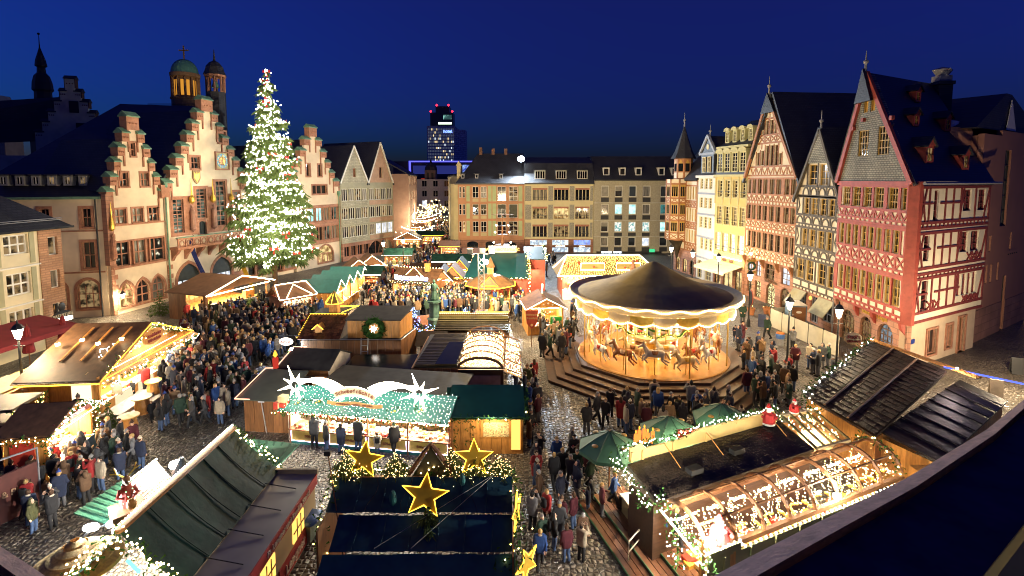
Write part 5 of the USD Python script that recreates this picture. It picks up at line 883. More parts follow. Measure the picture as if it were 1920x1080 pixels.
def boards(T, p0, p1, z0, z1, n, mat, t=.05, name='board', top=None, parent=None):
 p0, p1 = V(*p0, 0), V(*p1, 0); d = (p1 - p0) / n; nn = unit(V(-d[1], d[0], 0)) * t / 2
 for i in range(n):
  a, b = p0 + d * (i + .02), p0 + d * (i + .98); h0 = h1 = z1
  if top: h0, h1 = top(i / n), top((i + 1) / n)
  T.part(name, MB().add([a - nn + [0, 0, z0], b - nn + [0, 0, z0], b + nn + [0, 0, z0], a + nn + [0, 0, z0], a - nn + [0, 0, h0], b - nn + [0, 0, h1], b + nn + [0, 0, h1], a + nn + [0, 0, h0]], BOXF), mat, parent=parent)
def strip(T, pts, mat, r=.035, name='light_strip', step=None):
 T.part(name, MB().many(along(pts, step), r) if step else MB().tube(pts, r, 4), mat)
def garland(T, pts, mat=None, r=.09, step=.09, br=.03, sag=0, lightm=None):
 p = along(pts, .25); n = len(p)
 if sag: p[:, 2] -= sag * np.sin(np.linspace(0, math.pi, n))
 q = np.repeat(p, 9, 0) + R_.normal(0, r * .55, (n * 9, 3)); m = MB()
 d = R_.normal(size=q.shape); d /= np.linalg.norm(d, axis=1, keepdims=True); e = np.cross(d, R_.normal(size=q.shape)); e /= np.linalg.norm(e, axis=1, keepdims=True); k = len(q)
 m.add(np.stack([q, q + d * .16 + e * .03, q + d * .16 - e * .03], 1).reshape(-1, 3), np.arange(k * 3).reshape(-1, 3)); gp = T.part('garland', m, garl, kind='stuff')
 b = along(p, step); b += R_.normal(0, r * .7, b.shape); T.part('fairy_lights', MB().many(b, br), lightm or bulb_warm, kind='stuff', parent=gp)
def goods(T, x0, y0, x1, y1, z, n, s=.12, mats_=None, name='goods'):
 for m_ in (mats_ or gm):
  m = MB()
  for _ in range(max(2, n // 5)):
   x, y = R_.uniform(x0, x1), R_.uniform(y0, y1); a, b, c = R_.uniform(.4, 1, 3) * s; m.box(x - a, y - b, z, x + a, y + b, z + c * 1.4) if R_.random() < .6 else m.lathe([(a, z), (a * .9, z + c), (0, z + c * 1.2)], 7, (x, y, 0))
  T.part(name, m, m_, kind='stuff')
def hut(name, label, FL, FR, D, ze, zr, wall=None, roofm=None, stripm=None, axis='y', pw=120, over=.25, gable=True, cat='market stall', group=None, front='open', side_boards=8, counter=1.0, shelf=True, strips='gable', col=WARM, roof=True, c=None):
 q = min(1, ze / 2.7); counter *= q; k, W = between(FL, FR); T = Thing(name, label, cat, group=group, **k); T.W, T.D = W, D; wall = wall or board_v; roofm = roofm or shing
 c = W / 2 if c is None else c; h = lambda u: ze + (zr - ze) * (1 - abs(u - c) / max(c, W - c)) if axis == 'y' else ze
 boards(T, (W, D), (0, D), 0, ze - .03, max(3, int(W / .45)), wall); boards(T, (0, D - .05), (0, .05), 0, ze - .05, max(3, int(D / .45)), wall); boards(T, (W, .05), (W, D - .05), 0, ze - .05, max(3, int(D / .45)), wall)
 T.part('floor', MB().box(.05, .05, 0, W - .05, D - .05, .12), wall)
 for x in (.06, W - .06): T.part('post', MB().box(x - .06, -.02, 0, x + .06, .1, ze), wall)
 if front == 'open':
  T.part('counter', MB().box(.1, -.12, counter - .06, W - .1, .5, counter), counter_w); boards(T, (.1, .0), (W - .1, .0), .1, counter - .07, max(3, int(W / .5)), wall, name='counter_board')
  if shelf: T.part('shelf', MB().box(.2, D - .45, 1.25 * q, W - .2, D - .1, 1.3 * q).box(.2, D - .4, 1.75 * q, W - .2, D - .1, 1.8 * q), wall); goods(T, .3, D - .4, W - .3, D - .12, 1.31 * q, 30, .1); goods(T, .3, D - .38, W - .3, D - .12, 1.81 * q, 20, .1)
  goods(T, .25, -.05, W - .25, .42, counter + .005, int(W * 9), .11)
  T.part('lamp_tube', MB().tube([[.3, .35, ze - .18], [W - .3, .35, ze - .18]], .03, 5), neon_white); lamp(T.path, 'r', 'lamp', (W / 2, .8, ze - .22), pw, col, w=W * .8, h=.5)
 else: boards(T, (.02, 0), (W - .02, 0), 0, ze - .05, max(3, int(W / .45)), wall)
 if roof:
  if axis == 'y': roof_gable(T, 0, W, ze, zr, D + .2, roofm, over, y0=-.35, t=.08)
  else: roof_gable(T, -over, W + over, ze, zr, D, roofm, over, axis='x', t=.08)
  if axis == 'y' and gable: T.part('gable_board', MB().prism([(0, ze), (W, ze), (c, zr - .06)], -.06, -.0), wall); T.part('rear_gable', MB().prism([(0, ze), (W, ze), (c, zr - .06)], D - .06, D), wall)
 if stripm:
  kx = (zr - ze) / c
  if axis == 'y':
   strip(T, [[-over, -.4, ze - over * kx + .03], [c, -.4, zr + .03], [W + over, -.4, ze - over * kx + .03]], stripm)
   if strips == 'all': strip(T, [[-.1, -.4, ze - .12], [W + .1, -.4, ze - .12]], stripm, .03)
  else:
   strip(T, [[-over, -over - .05, ze - .05], [W + over, -over - .05, ze - .05]], stripm)
 return T
# ================================================================ CAROUSEL
C = V(9.0, 32.2, 0); T = Thing('carousel', 'big lit two tone carousel with olive conical canopy and painted horses on wooden steps', 'carousel', C)
for k in range(5):
 r1 = 7.4 - k * .55; r0 = r1 - .62
 T.part('step', MB().lathe([(r0, k * .16 + .02), (r0, k * .16 + .16), (r1, k * .16 + .16), (r1, k * .16), (r0, k * .16)], 8, a0=.39, a1=.39 + 2 * math.pi), dark_wood)
deckm = M('polished_deck', (.50, .25, .07), .22, .25, 1.2, stretch=(1, 1, 1)); cream_p = M('cream_gloss', (.66, .52, .30), .3, .1); maroon = M('maroon_trim', (.14, .03, .02), .35); canopy = M('olive_canopy', (.42, .31, .11), .7, .3, .8, spec=.2); mirror = M('mirror', (.85, .85, .85), .05, .0, metal=1.0)
T.part('deck', MB().lathe([(4.7, .62), (4.7, .86), (4.62, .9), (0, .9)], 64), deckm); T.part('deck_rim', MB().lathe([(4.85, .45), (5.05, .5), (5.05, .6), (4.85, .62)], 64), cream_p); T.part('red_band', MB().lathe([(4.74, .62), (4.78, .65), (4.78, .78), (4.72, .8)], 64), maroon)
T.part('canopy', MB().lathe([(4.75, 4.86), (3.6, 5.18), (2.4, 5.62), (1.1, 6.3), (.25, 6.75), (0, 6.8)], 48), canopy)
T.part('rim_gutter', MB().lathe([(4.75, 4.82), (4.95, 4.84), (5.25, 5.02), (5.3, 4.98), (5.3, 4.7), (5.1, 4.55), (4.8, 4.42), (4.65, 4.4)], 64), cream_p)
T.part('ceiling', MB().lathe([(0, 4.6), (4.7, 4.42)], 48), cream_p)
sc = MB()
for k in range(24):
 a0, a1 = k * math.pi / 12, (k + 1) * math.pi / 12; q = np.linspace(0, 1, 7)
 P = [(4.85, a0 + (a1 - a0) * x, 4.15 - .22 * math.sin(math.pi * x)) for x in q]
 v = [[r * math.cos(a), r * math.sin(a), z] for r, a, z in P] + [[4.85 * math.cos(a), 4.85 * math.sin(a), 4.42] for _, a, _ in P]; sc.add(v, [[i, i + 1, i + 8, i + 7] for i in range(6)])
 T.part('valance', MB().add(v, [[i, i + 1, i + 8, i + 7] for i in range(6)]), cream_p if k % 2 else gold)
rb = [[5.32 * math.cos(a), 5.32 * math.sin(a), 4.86 + .07 * math.cos(a * 20)] for a in np.linspace(0, 2 * math.pi, 150)]; vb = [[4.9 * math.cos(a), 4.9 * math.sin(a), 4.05 - .18 * abs(math.sin(a * 12))] for a in np.linspace(0, 2 * math.pi, 192)]
T.part('rim_bulbs', MB().many(along(rb, .11), .055), bulb_warm, kind='stuff'); T.part('valance_bulbs', MB().many(along(vb, .11), .05), bulb_warm, kind='stuff')
T.part('centre_drum', MB().lathe([(1.5, .9), (1.5, 2.0), (1.75, 2.05), (1.75, 2.2), (1.5, 2.25), (1.5, 3.9), (2.2, 4.3), (2.2, 4.5)], 12), cream_p)
for k in range(12):
 a = (k + .5) * math.pi / 6; f = lambda z0, z1, w, r: MB().beam((r * math.cos(a), r * math.sin(a), z0), (r * math.cos(a), r * math.sin(a), z1), w, .03, up=(math.cos(a), math.sin(a), 0))
 T.part('mirror_panel', f(2.4, 3.5, .5, 1.47), mirror); T.part('painted_panel', f(1.05, 1.9, .6, 1.48), gm[k % 5])
 T.part('light_panel', f(3.55, 3.85, .55, 1.5), E('drum_light', (1, .75, .4), 6)); T.part('pillar_bulbs', MB().many([(1.6 * math.cos(a + .26), 1.6 * math.sin(a + .26), z) for z in np.linspace(1, 3.9, 16)], .045), bulb_warm, kind='stuff')
for k in range(12):
 a = (k + .25) * math.pi / 6; T.part('ceiling_light', MB().beam((2.4 * math.cos(a), 2.4 * math.sin(a), 4.33), (4.3 * math.cos(a), 4.3 * math.sin(a), 4.27), .16, .05), E('ceiling_bulb_row', (1, .78, .42), 5))
gw = T.part('inner_garland', MB().tube([[2.2 * math.cos(a), 2.2 * math.sin(a), 2.6 + .12 * math.cos(a * 9)] for a in np.linspace(0, 2 * math.pi, 60)], .07, 5), garl); T.part('garland_lights', MB().many([[2.25 * math.cos(a), 2.25 * math.sin(a), 2.6 + .12 * math.cos(a * 9)] for a in np.linspace(0, 2 * math.pi, 110)], .03), bulb_gold, kind='stuff', parent=gw)
T.part('round_table_light', MB().lathe([(1.0, 2.25), (1.05, 2.3), (0, 2.36)], 24), cream_p)
def horse_mesh():
 S = lambda c, r: manifold3d.Manifold.sphere(1, 14).scale(r).translate(c); hull = lambda *s: manifold3d.Manifold.batch_hull(list(s)); P = []
 P.append(hull(S((.38, 0, 0), (.2, .18, .22)), S((-.38, 0, .02), (.22, .19, .22)), S((0, 0, -.04), (.2, .19, .2))))
 P.append(hull(S((.42, 0, .08), (.16, .12, .18)), S((.68, 0, .5), (.1, .08, .12)))); P.append(hull(S((.68, 0, .52), (.1, .08, .1)), S((.95, 0, .36), (.07, .06, .07)))); P.append(hull(S((.64, .05, .66), (.02, .02, .05)), S((.66, .05, .56), (.04, .03, .04)))); P.append(hull(S((.64, -.05, .66), (.02, .02, .05)), S((.66, -.05, .56), (.04, .03, .04))))
 for x, y, kx, kz, fx, fz in ((.42, .1, .62, -.32, .42, -.55), (.42, -.1, .7, -.2, .72, -.5), (-.45, .1, -.4, -.36, -.72, -.6), (-.45, -.1, -.5, -.34, -.82, -.52)):
  P.append(hull(S((x, y, -.08), (.1, .08, .13)), S((kx, y, kz), (.055, .05, .06)))); P.append(hull(S((kx, y, kz), (.055, .05, .06)), S((fx, y, fz), (.05, .045, .05))))
 m = manifold3d.Manifold.batch_boolean(P, manifold3d.OpType.Add); return m
hm_ = horse_mesh(); hv, hf, _ = meshkit.arrays(hm_)
coats = [M('horse_' + n, c, .3, .1, 3) for n, c in (('white', (.7, .66, .58)), ('bay', (.25, .1, .04)), ('grey', (.35, .33, .32)), ('cream', (.62, .45, .22)))]
def place(v, p, a, s=1.0): v = np.asarray(v) * s; ca, sa = math.cos(a), math.sin(a); return np.c_[v[:, 0] * ca - v[:, 1] * sa + p[0], v[:, 0] * sa + v[:, 1] * ca + p[1], v[:, 2] + p[2]]
for ringi, (rr, n) in enumerate(((4.0, 14), (2.95, 10))):
 for k in range(n):
  a = 2 * math.pi * (k + .5 * ringi) / n; p = (rr * math.cos(a), rr * math.sin(a), 1.95 + .22 * math.sin(k * 2.1)); h = a - math.pi / 2
  hp = T.part('horse', (place(hv, p, h, .95), hf), coats[(k + ringi) % 4], smooth=40)
  T.part('pole', MB().tube([[p[0], p[1], .9], [p[0], p[1], 4.35]], .03, 6), gold, parent=hp)
  T.part('saddle', (place(*[(q := MB().lathe([(.23, -.12), (.24, 0), (.2, .1)], 10, (0, 0, .1)).mesh())[0]], p, h), q[1]), gm[k % 4], parent=hp)
  T.part('mane', (place((q := MB().beam((.5, 0, .28), (.66, 0, .68), .05, .16).beam((-.58, 0, .1), (-.85, 0, -.3), .07, .1).mesh())[0], p, h), q[1]), coats[(k + 1) % 4], parent=hp)
for k in range(8):
 a = k * math.pi / 4 + .2; T.part('outer_pole', MB().tube([[4.55 * math.cos(a), 4.55 * math.sin(a), .9], [4.55 * math.cos(a), 4.55 * math.sin(a), 4.4]], .04, 6), gold)
for k in range(6):
 a = k * math.pi / 3; lamp(T.path, 's', 'lamp', (3.4 * math.cos(a), 3.4 * math.sin(a), 4.1), 80, (1, .74, .4), .15)
# ================================================================ STALLS, nearest left first
ZE, ZR = 2.2, 3.8
FL, FR = G(183, 706, 2.2), G(345, 620, 2.2)
T = hut('sausage_stall', 'large golden lit chalet stall with tiled roof, gable sign and long white counter at left', FL, FR, 3.5, ZE, ZR, board_h, shing, strip_yellow, pw=190, over=.35, gable=False, strips='all'); W = T.W
kx = (ZR - ZE) / (W / 2)
tiles(T, (-.45, 3.7, ZE - .45 * kx), (0, -4.05, 0), (W / 2 + .45, 0, ZR - ZE + .45 * kx), 18, 11, shing, 'roof_tile', .04)
for k in range(4):
 y = 3.7 - 4.0 * (k + .5) / 4; T.part('roof_batten', MB().beam((.9, y - .8, ZE + .9 * kx + .16), (W / 2 - .5, y - .8, ZR - .5 * kx + .16), .08, .06), board_h)
 q = (1.9 + .3 * (k % 2), y, ZE + (1.9 + .3 * (k % 2)) * kx + .25); T.part('roof_spot', MB().lathe([(.09, 0), (.12, .12), (0, .13)], 7, q), E('spot_warm', (1, .75, .4), 20)); lamp(T.path, 's', 'spot', (q[0], q[1], q[2] + .35), 4, WARM, .06)
strip(T, [[-.5, 3.5, ZE - .2], [-.5, -.4, ZE - .2]], strip_yellow); garland(T, [[-.3, -.62, ZE - .35], [W + .3, -.62, ZE - .35]], step=.07, r=.16, br=.04, lightm=bulb_cool); garland(T, [[.2, -.3, ZE + .1], [W / 2, -.3, ZR - .2]], r=.12); garland(T, [[W - .2, -.3, ZE + .1], [W / 2, -.3, ZR - .2]], r=.12)
T.part('canopy', MB().slab([[-.3, -.15, ZE + .05], [W + .3, -.15, ZE + .05], [W + .3, -.7, ZE - .3], [-.3, -.7, ZE - .3]][::-1], .06), board_h); T.part('gable_back', MB().prism([(0, ZE + .1), (W, ZE + .1), (W / 2, ZR - .15)], .55, .6), M('gable_cream', (.6, .42, .2), .6)); T.part('gable_floor', MB().box(.1, -.1, ZE + .06, W - .1, .55, ZE + .1), board_h)
s_ = T.part('gable_sign', MB().prism(Polygon([(W / 2 + .95 * math.cos(a), ZE + .85 + .42 * math.sin(a)) for a in np.arange(18) * .349]), -.45, -.38), board_h); T.part('sign_lettering', MB().text('Frankfurter', .19, (W / 2, -.46, ZE + .86), (1, 0, 0), (0, 0, 1)).text('Würstchen', .17, (W / 2, -.46, ZE + .6), (1, 0, 0), (0, 0, 1)), M('sign_maroon', (.25, .03, .02), .6), parent=s_)
for k in range(4): x = .9 + k * 1.85; T.part('menu_panel', MB().prism(shape_of(x, .25, x + 1.3, .75), -.2, -.14), E('panel_lit', (1, .8, .5), .8));
lamp(T.path, 's', 'gable_lamp', (W / 2, -.2, ZR - .5), 45, WARM, .1); lamp(T.path, 'r', 'canopy_lamp', (W / 2, -.45, ZE - .4), 110, (1, .85, .6), w=W * .9, h=.2); T.part('gable_bulbs', MB().many([(R_.uniform(.9, W - .9), .5, ZE + .15 + R_.random() * .9) for _ in range(160)], .03), bulb_cool, kind='stuff')
for k in range(2): T.part('side_shutter', MB().box(-.12, 1.2 + k * 1.1, .6, -.06, 2.1 + k * 1.1, 1.8), board_h)
T.part('side_menu', MB().box(-.1, .3, .8, -.06, 1.3, 1.9), E('menu_lit', (1, .85, .55), 1.2)); T.part('step', MB().box(-.3, -1.6, 0, W + .2, -.14, .16), M('pale_step', (.28, .26, .25), .5)); T.part('step', MB().box(-.3, -1.15, .165, W + .2, -.14, .32), M('pale_step', (.28, .26, .25), .5))
b_ = T.part('annexe', MB().box(-.9, 3.55, 0, 2.6, 5.3, 1.75), board_h); T.part('annexe_roof', MB().box(-1.05, 3.75, 1.755, 2.7, 5.4, 1.84), M('pale_gold_roof', (.38, .30, .14), .5), parent=b_)
g = G(20, 760); b0 = Thing('storage_box', 'flat roofed grey brown storage cabin between the two left stalls', 'cabin', G(62, 790), math.radians(95)); b0.part('cabin', MB().box(0, 0, 0, 1.9, 2.6, 1.6), M('dull_brown', (.10, .07, .045), .6)); b0.part('roof', MB().box(-.1, -.1, 1.601, .95, 2.7, 1.68).box(.97, -.1, 1.601, 2.0, 2.7, 1.68), M('pale_grey_roof', (.36, .33, .26), .45))
FL, FR = G(84, 812, 2.15), G(170, 756, 2.15)
T = hut('sweets_hut', 'small pine hut with fairy light edges, shelves of bright goods, behind the orange waste bin', FL, FR, 1.5, 2.15, 2.75, board_h, shing, None, pw=240, over=.2); W = T.W
kx = .6 / (W / 2); tiles(T, (-.25, 1.7, 2.15 - .25 * kx), (0, -2.05, 0), (W / 2 + .25, 0, .6 + .25 * kx), 9, 6, shing, 'roof_tile', .03)
garland(T, [[-.25, -.45, 2.05], [W / 2, -.45, 2.75], [W + .25, -.45, 2.05]], step=.06, br=.035, lightm=bulb_cool); garland(T, [[-.05, -.15, 2.0], [-.05, -.2, .2]], step=.07, lightm=bulb_warm); garland(T, [[W + .05, -.15, 2.0], [W + .05, -.2, .2]], step=.07, lightm=bulb_warm); garland(T, [[-.3, 2.0, 2.0], [-.3, -.4, 2.0]], step=.07, lightm=bulb_warm); garland(T, [[W + .2, 2.0, 2.05], [W + .2, -.4, 2.05]], step=.08, lightm=bulb_warm)
T.part('sign_board', MB().box(.2, -.2, 2.12, W - .2, -.15, 2.36), M('sign_maroon2', (.16, .03, .03), .5)); T.part('sign_lettering', MB().text('ROTISSERIE', .15, (W / 2, -.21, 2.17), (1, 0, 0), (0, 0, 1)), E('sign_pink', (1, .6, .5), 1.5)); strip(T, [[.1, -.25, 2.0], [W - .1, -.25, 2.0]], strip_white, .03)
T.part('side_panel', MB().box(-.09, .35, .4, -.045, 1.2, 1.8), gm[0]); goods(T, .2, .2, W - .2, 1.2, .88, 60, .13); T.part('skirt', MB().box(.0, -.16, .1, W, -.13, .8), M('blue_skirt', (.03, .07, .12), .7))
t = Thing('market_stall', 'brown stall cut by the left edge with green garlands on its posts', 'market stall', G(30, 870), math.radians(100)); t.part('wall', MB().box(0, 0, 0, 1.6, 2.4, 1.7), M('maroon_wall', (.09, .025, .02), .6)); t.part('roof', MB().box(-.1, -.1, 2.3, 1.75, 2.6, 2.42), M('dull_brown_roof', (.10, .075, .05), .6)); garland(t, [[-.1, -.15, 2.25], [.8, -.2, 2.1], [1.7, -.15, 2.3]], step=.06, sag=.1, lightm=bulb_gold)
for x in (0, 1.6): t.part('post', MB().box(x - .04, -.1, 0, x + .04, -.02, 2.3), M('post_green', (.03, .1, .04), .7))
t = Thing('market_stall', 'maroon board stall front cut by the left edge below the garland stall', 'market stall', G(0, 985), math.radians(70)); t.part('wall', MB().box(-1.4, 0, 0, 1.2, .1, 1.7), M('maroon_wall', (.09, .025, .02), .6)); t.part('frame', MB().tube([[1.2, 0, 0], [1.2, 0, 2.2], [-1.2, 0, 2.4]], .04, 5), lead); t.part('lettering', MB().text('Wild & Pilze', .2, (.2, -.02, .9), (1, 0, 0), (0, 0, 1)), M('faint_gold', (.3, .18, .1), .6))
t = Thing('waste_bin', 'orange pedestal waste bin with a blue bag beside the small left hut', 'bin', G(108, 905)); t.part('pedestal', MB().lathe([(.24, 0), (.26, .1), (.24, .8), (.32, .85), (.3, .9), (0, .92)], 8), M('orange_paint', (.55, .18, .02), .4)); t.part('bag', MB().lathe([(.36, .66), (.4, .78), (.36, .88)], 10), M('blue_bag', (.06, .14, .4), .4))
def roofq(T, pts, mat, t=.08, name='roof'):
 p = [T.l(G(x, y, z)) for x, y, z in pts]; m = MB(); n = np.cross(p[1] - p[0], p[2] - p[0]); m.slab(p if n[2] > 0 else p[::-1], t); T.part(name, m, mat); return p
T = Thing('tarp_roof_stall', 'large stall with wet dark green tarpaulin roof and red lettered back wall, bottom left', 'market stall', (-6.8, 12.0, 0), math.pi / 2)
L = 4.7; m = MB(); nu, nv = 26, 12
for side in (0, 1):
 u, v = np.meshgrid(np.linspace(-.2, L + .25, nu), np.linspace(0, 1, nv), indexing='ij')
 y = np.where(side, 2.8 + 1.5 * v, 2.8 - 1.55 * v); z = 3.42 - 1.42 * v - .10 * np.sin(v * math.pi) + .05 * (meshkit.noise(np.stack([u * 2.2, v * 1.1, u * 0 + side], -1)) - .5)
 q = np.stack([u, y, z], -1).reshape(-1, 3); i, j = np.meshgrid(np.arange(nu - 1), np.arange(nv - 1), indexing='ij'); f = np.stack([i * nv + j, (i + 1) * nv + j, (i + 1) * nv + j + 1, i * nv + j + 1], -1).reshape(-1, 4); m.add(q, f)
T.part('tarpaulin', m, tarp_green, smooth=True); T.part('ridge_board', MB().box(-.25, 2.72, 3.4, L + .3, 2.88, 3.5), board_v)
strip(T, [[-.3, 2.86, 3.54], [L + .3, 2.86, 3.54]], bulb_cool, .04, step=.1); garland(T, [[L + .3, 2.8, 3.45], [L + .3, 1.25, 2.05]], step=.05, br=.035, r=.1); garland(T, [[-.3, 2.8, 3.45], [-.3, 1.2, 2.0]], step=.03, br=.035, r=.16); garland(T, [[-.4, 3.0, 3.2], [-.4, 4.4, 2.0]], step=.03, br=.035, r=.16)
for n_ in range(1, 6): x = L * n_ / 6; T.part('tarp_seam', MB().tube([[x, 2.8 - 1.55 * s, 3.45 - 1.42 * s - .1 * math.sin(s * math.pi)] for s in np.linspace(0, 1, 7)], .014, 4), tarp_green)
T.part('flat_roof', MB().box(-.2, -.05, 1.83, L + .1, 1.3, 1.9), grey_roof); T.part('roof_edge', MB().box(L + .11, -.1, 1.82, L + .2, 1.35, 2.05).box(-.2, 1.31, 1.84, L + .1, 1.42, 2.02), M('beige_gutter', (.3, .25, .17), .5))
for k in range(4): T.part('stay_bar', MB().tube([[.7 + k * 1.1, 1.3, 2.05], [.6 + k * 1.1, .25, 1.93]], .018, 4), iron)
rw = M('red_wall_board', (.33, .03, .03), .5, .15, 2); T.part('red_fascia', MB().box(-.2, -.09, 1.55, L + .1, -.055, 1.9), rw); T.part('fascia_lettering', MB().text('Fr. Langner und Familie Stand', .15, (2.6, -.1, 1.66), (1, 0, 0), (0, 0, 1)), M('lettering_pale', (.6, .5, .4), .5))
bw = M('beige_wall', (.42, .33, .2), .6, .1, 1); T.part('back_wall', MB().box(-.2, -.02, 0, L, .05, 1.55), bw); T.part('end_wall', MB().box(L, -.02, 0, L + .06, 4.2, 1.85), bw)
for u in (.9, 2.9): T.part('lit_window', MB().box(u, -.06, .75, u + .8, -.021, 1.42), E('amber_pane', (1, .55, .12), 1.3)); T.part('window_bars', MB().box(u + .25, -.08, .75, u + .28, -.06, 1.42).box(u + .52, -.08, .75, u + .55, -.06, 1.42).box(u, -.08, 1.06, u + .8, -.06, 1.1), board_v)
T.part('red_banner', MB().box(1.9, -.07, .1, 4.0, -.03, .66), rw); T.part('banner_lettering', MB().text('Langner', .26, (2.95, -.08, .28), (1, 0, 0), (0, 0, 1)), M('lettering_pale', (.6, .5, .4), .5))
aw = [T.l(G(*q)) for q in ((438, 820, 1.9), (562, 832, 1.75), (518, 878, 1.75), (470, 853, 1.9))]; T.part('striped_awning', MB().slab(aw[::-1], .04), green_stripe);
for k in range(1, 8): a, b_ = aw[0] + (aw[1] - aw[0]) * k / 8, aw[3] + (aw[2] - aw[3]) * k / 8; T.part('awning_stripe', MB().beam(a + V(0, 0, .01), b_ + V(0, 0, .01), .07, .012), M('stripe_dark', (.02, .09, .045), .7))
aw = [T.l(G(*q)) for q in ((138, 962, 1.75), (240, 893, 1.75), (320, 925, 1.95), (212, 985, 1.95))]; T.part('striped_awning', MB().slab(aw[::-1] if np.cross(aw[1] - aw[0], aw[2] - aw[0])[2] < 0 else aw, .04), green_stripe)
for k in range(1, 9): a, b_ = aw[0] + (aw[1] - aw[0]) * k / 9, aw[3] + (aw[2] - aw[3]) * k / 9; T.part('awning_stripe', MB().beam(a + V(0, 0, .03), b_ + V(0, 0, .03), .08, .012), M('stripe_dark', (.02, .09, .045), .7))
p = T.l(G(300, 905, 2.7)); T.part('lit_gable', MB().slab([p + V(-.8, 0, -.3), p + V(.6, 0, -.3), p + V(.6, .5, .35), p + V(-.5, .5, .35)], .05), board_v); T.part('net_lights', MB().many([p + V(-.6 + .09 * i, .03 + .06 * j, -.22 + .07 * j) for i in range(14) for j in range(8)], .025), E('bulb_cold', (.85, .9, 1), 8), kind='stuff'); strip(T, [p + V(-.8, .5, .42), p + V(.6, .5, .42)], bulb_cool, .035, step=.08)
lamp(T.path, 'r', 'lamp', (2.3, 4.4, 1.75), 260, (1, .9, .75), w=4, h=.5); lamp(T.path, 's', 'lamp', (L + 1.0, .6, 1.65), 40, (.8, .88, 1), .1)
p = G(330, 872, 2.95); t = Thing('stall_floodlight', 'glaring white floodlight on the front of the green tarpaulin stall', 'floodlight', p); t.part('lens', MB().ball((0, 0, 0), (.22, .14, .16)), E('flood_lens2', (1, .95, .85), 60)); t.part('housing', MB().lathe([(.26, -.25), (.3, -.16), (.05, .25)], 12, (.2, 0, 0)), iron); t.part('arm', MB().tube([[.2, 0, 0], [.9, -.1, .1]], .03, 5), iron); lamp(t.path, 's', 'beam', (-.4, .3, .3), 520, (1, .93, .82), .12)
p = G(240, 950, 2.75); t = Thing('reindeer_figure', 'upright red suited reindeer figure with antlers holding a sack on the stall roof', 'figure', p, .8); rs_ = M('figure_red', (.42, .05, .03), .45); fur = M('figure_fur', (.25, .12, .05), .7)
t.part('body', MB().lathe([(.0, .0), (.16, .02), (.19, .25), (.15, .5), (.12, .66), (0, .7)], 10), rs_); t.part('head', MB().ball((0, 0, .8), (.1, .1, .13)).ball((0, -.13, .76), (.06, .1, .06)), fur)
for s in (-1, 1): t.part('antler', MB().tube([[s * .05, 0, .9], [s * .2, 0, 1.05], [s * .25, 0, 1.22]], .022, 5).tube([[s * .2, 0, 1.05], [s * .36, 0, 1.1]], .018, 5), gold); t.part('arm', MB().tube([[s * .15, 0, .55], [s * .24, -.12, .4], [s * .1, -.22, .38]], [.06, .05, .04], 6), rs_)
t.part('sack', MB().ball((.05, -.26, .18), (.13, .12, .17)), M('sack_orange', (.4, .16, .04), .7)); t.part('plinth', MB().box(-.4, -.4, -.25, .4, .4, 0), board_v); t.part('lights', MB().many([(.17 * math.cos(k), .17 * math.sin(k), .1 + .025 * k) for k in range(22)], .018), E('bulb_green', (.3, 1, .5), 5), kind='stuff')
p = G(143, 1042, 2.0); t = Thing('thatched_kiosk', 'round thatched kiosk roof with a glaring lamp, cut by the bottom left', 'kiosk', (p[0], p[1], 0)); th = M('thatch', (.36, .22, .08), .85, .4, 9, .02)
for k in range(5): t.part('thatch_ring', MB().lathe([(1.05 - k * .2, 1.75 + k * .13), (1.02 - k * .2, 1.83 + k * .13), (.78 - k * .17, 1.93 + k * .13)], 26), th)
t.part('post', MB().lathe([(.7, 0), (.7, .9), (.1, .92), (.1, 1.8)], 14), board_v); t.part('lamp_head', MB().ball((.15, .35, 2.55), (.22, .14, .1)).ball((.5, .55, 2.5), (.1, .1, .1)), E('flood_lens3', (.9, .95, 1), 40)); t.part('lamp_arm', MB().tube([[0, 0, 2.3], [.15, .35, 2.5], [.5, .55, 2.5]], .03, 5), iron); lamp(t.path, 's', 'beam', (.2, .6, 2.9), 140, COLD, .1); garland(t, [[-1.6, -.5, 1.5], [.2, -.9, 1.45], [2.0, -.3, 1.6]], step=.05, sag=.1); strip(t, [[1.2, .2, 1.7], [1.8, -.2, 1.7]], E('green_tube', (.1, 1, .45), 3), .05)
T = Thing('blue_tarp_stall', 'stall with two step dark blue tarpaulin roof, firs and gold stars, bottom centre', 'market stall', (-5.35, 13.2, 0)); W = 5.35; soft = E('bulb_soft', (1, .64, .26), 5)
def cloth(y0, z0, y1, z1, x0, x1, amp=.03, sd=0):
 u, v = np.meshgrid(np.linspace(x0, x1, 30), np.linspace(0, 1, 8), indexing='ij'); z = z0 + (z1 - z0) * v + amp * (meshkit.noise(np.stack([u * 1.7, v * 2.2, u * 0 + sd], -1)) - .5) - .05 * np.sin(v * math.pi)
 q = np.stack([u, y0 + (y1 - y0) * v, z], -1).reshape(-1, 3); i, j = np.meshgrid(np.arange(29), np.arange(7), indexing='ij'); return MB().add(q, np.stack([i * 8 + j, (i + 1) * 8 + j, (i + 1) * 8 + j + 1, i * 8 + j + 1], -1).reshape(-1, 4))
T.part('upper_tarpaulin', cloth(1.75, 2.92, .82, 2.4, -.05, W, .05), tarp_blue, smooth=True); T.part('lower_tarpaulin', cloth(.8, 2.34, -.1, 1.9, .35, W + .05, .05, 4), tarp_blue, smooth=True); T.part('bottom_tarpaulin', cloth(-.12, 1.85, -.9, 1.5, .2, W + .1, .05, 9), M('tarp_teal_dark', (.015, .09, .09), .6), smooth=True)
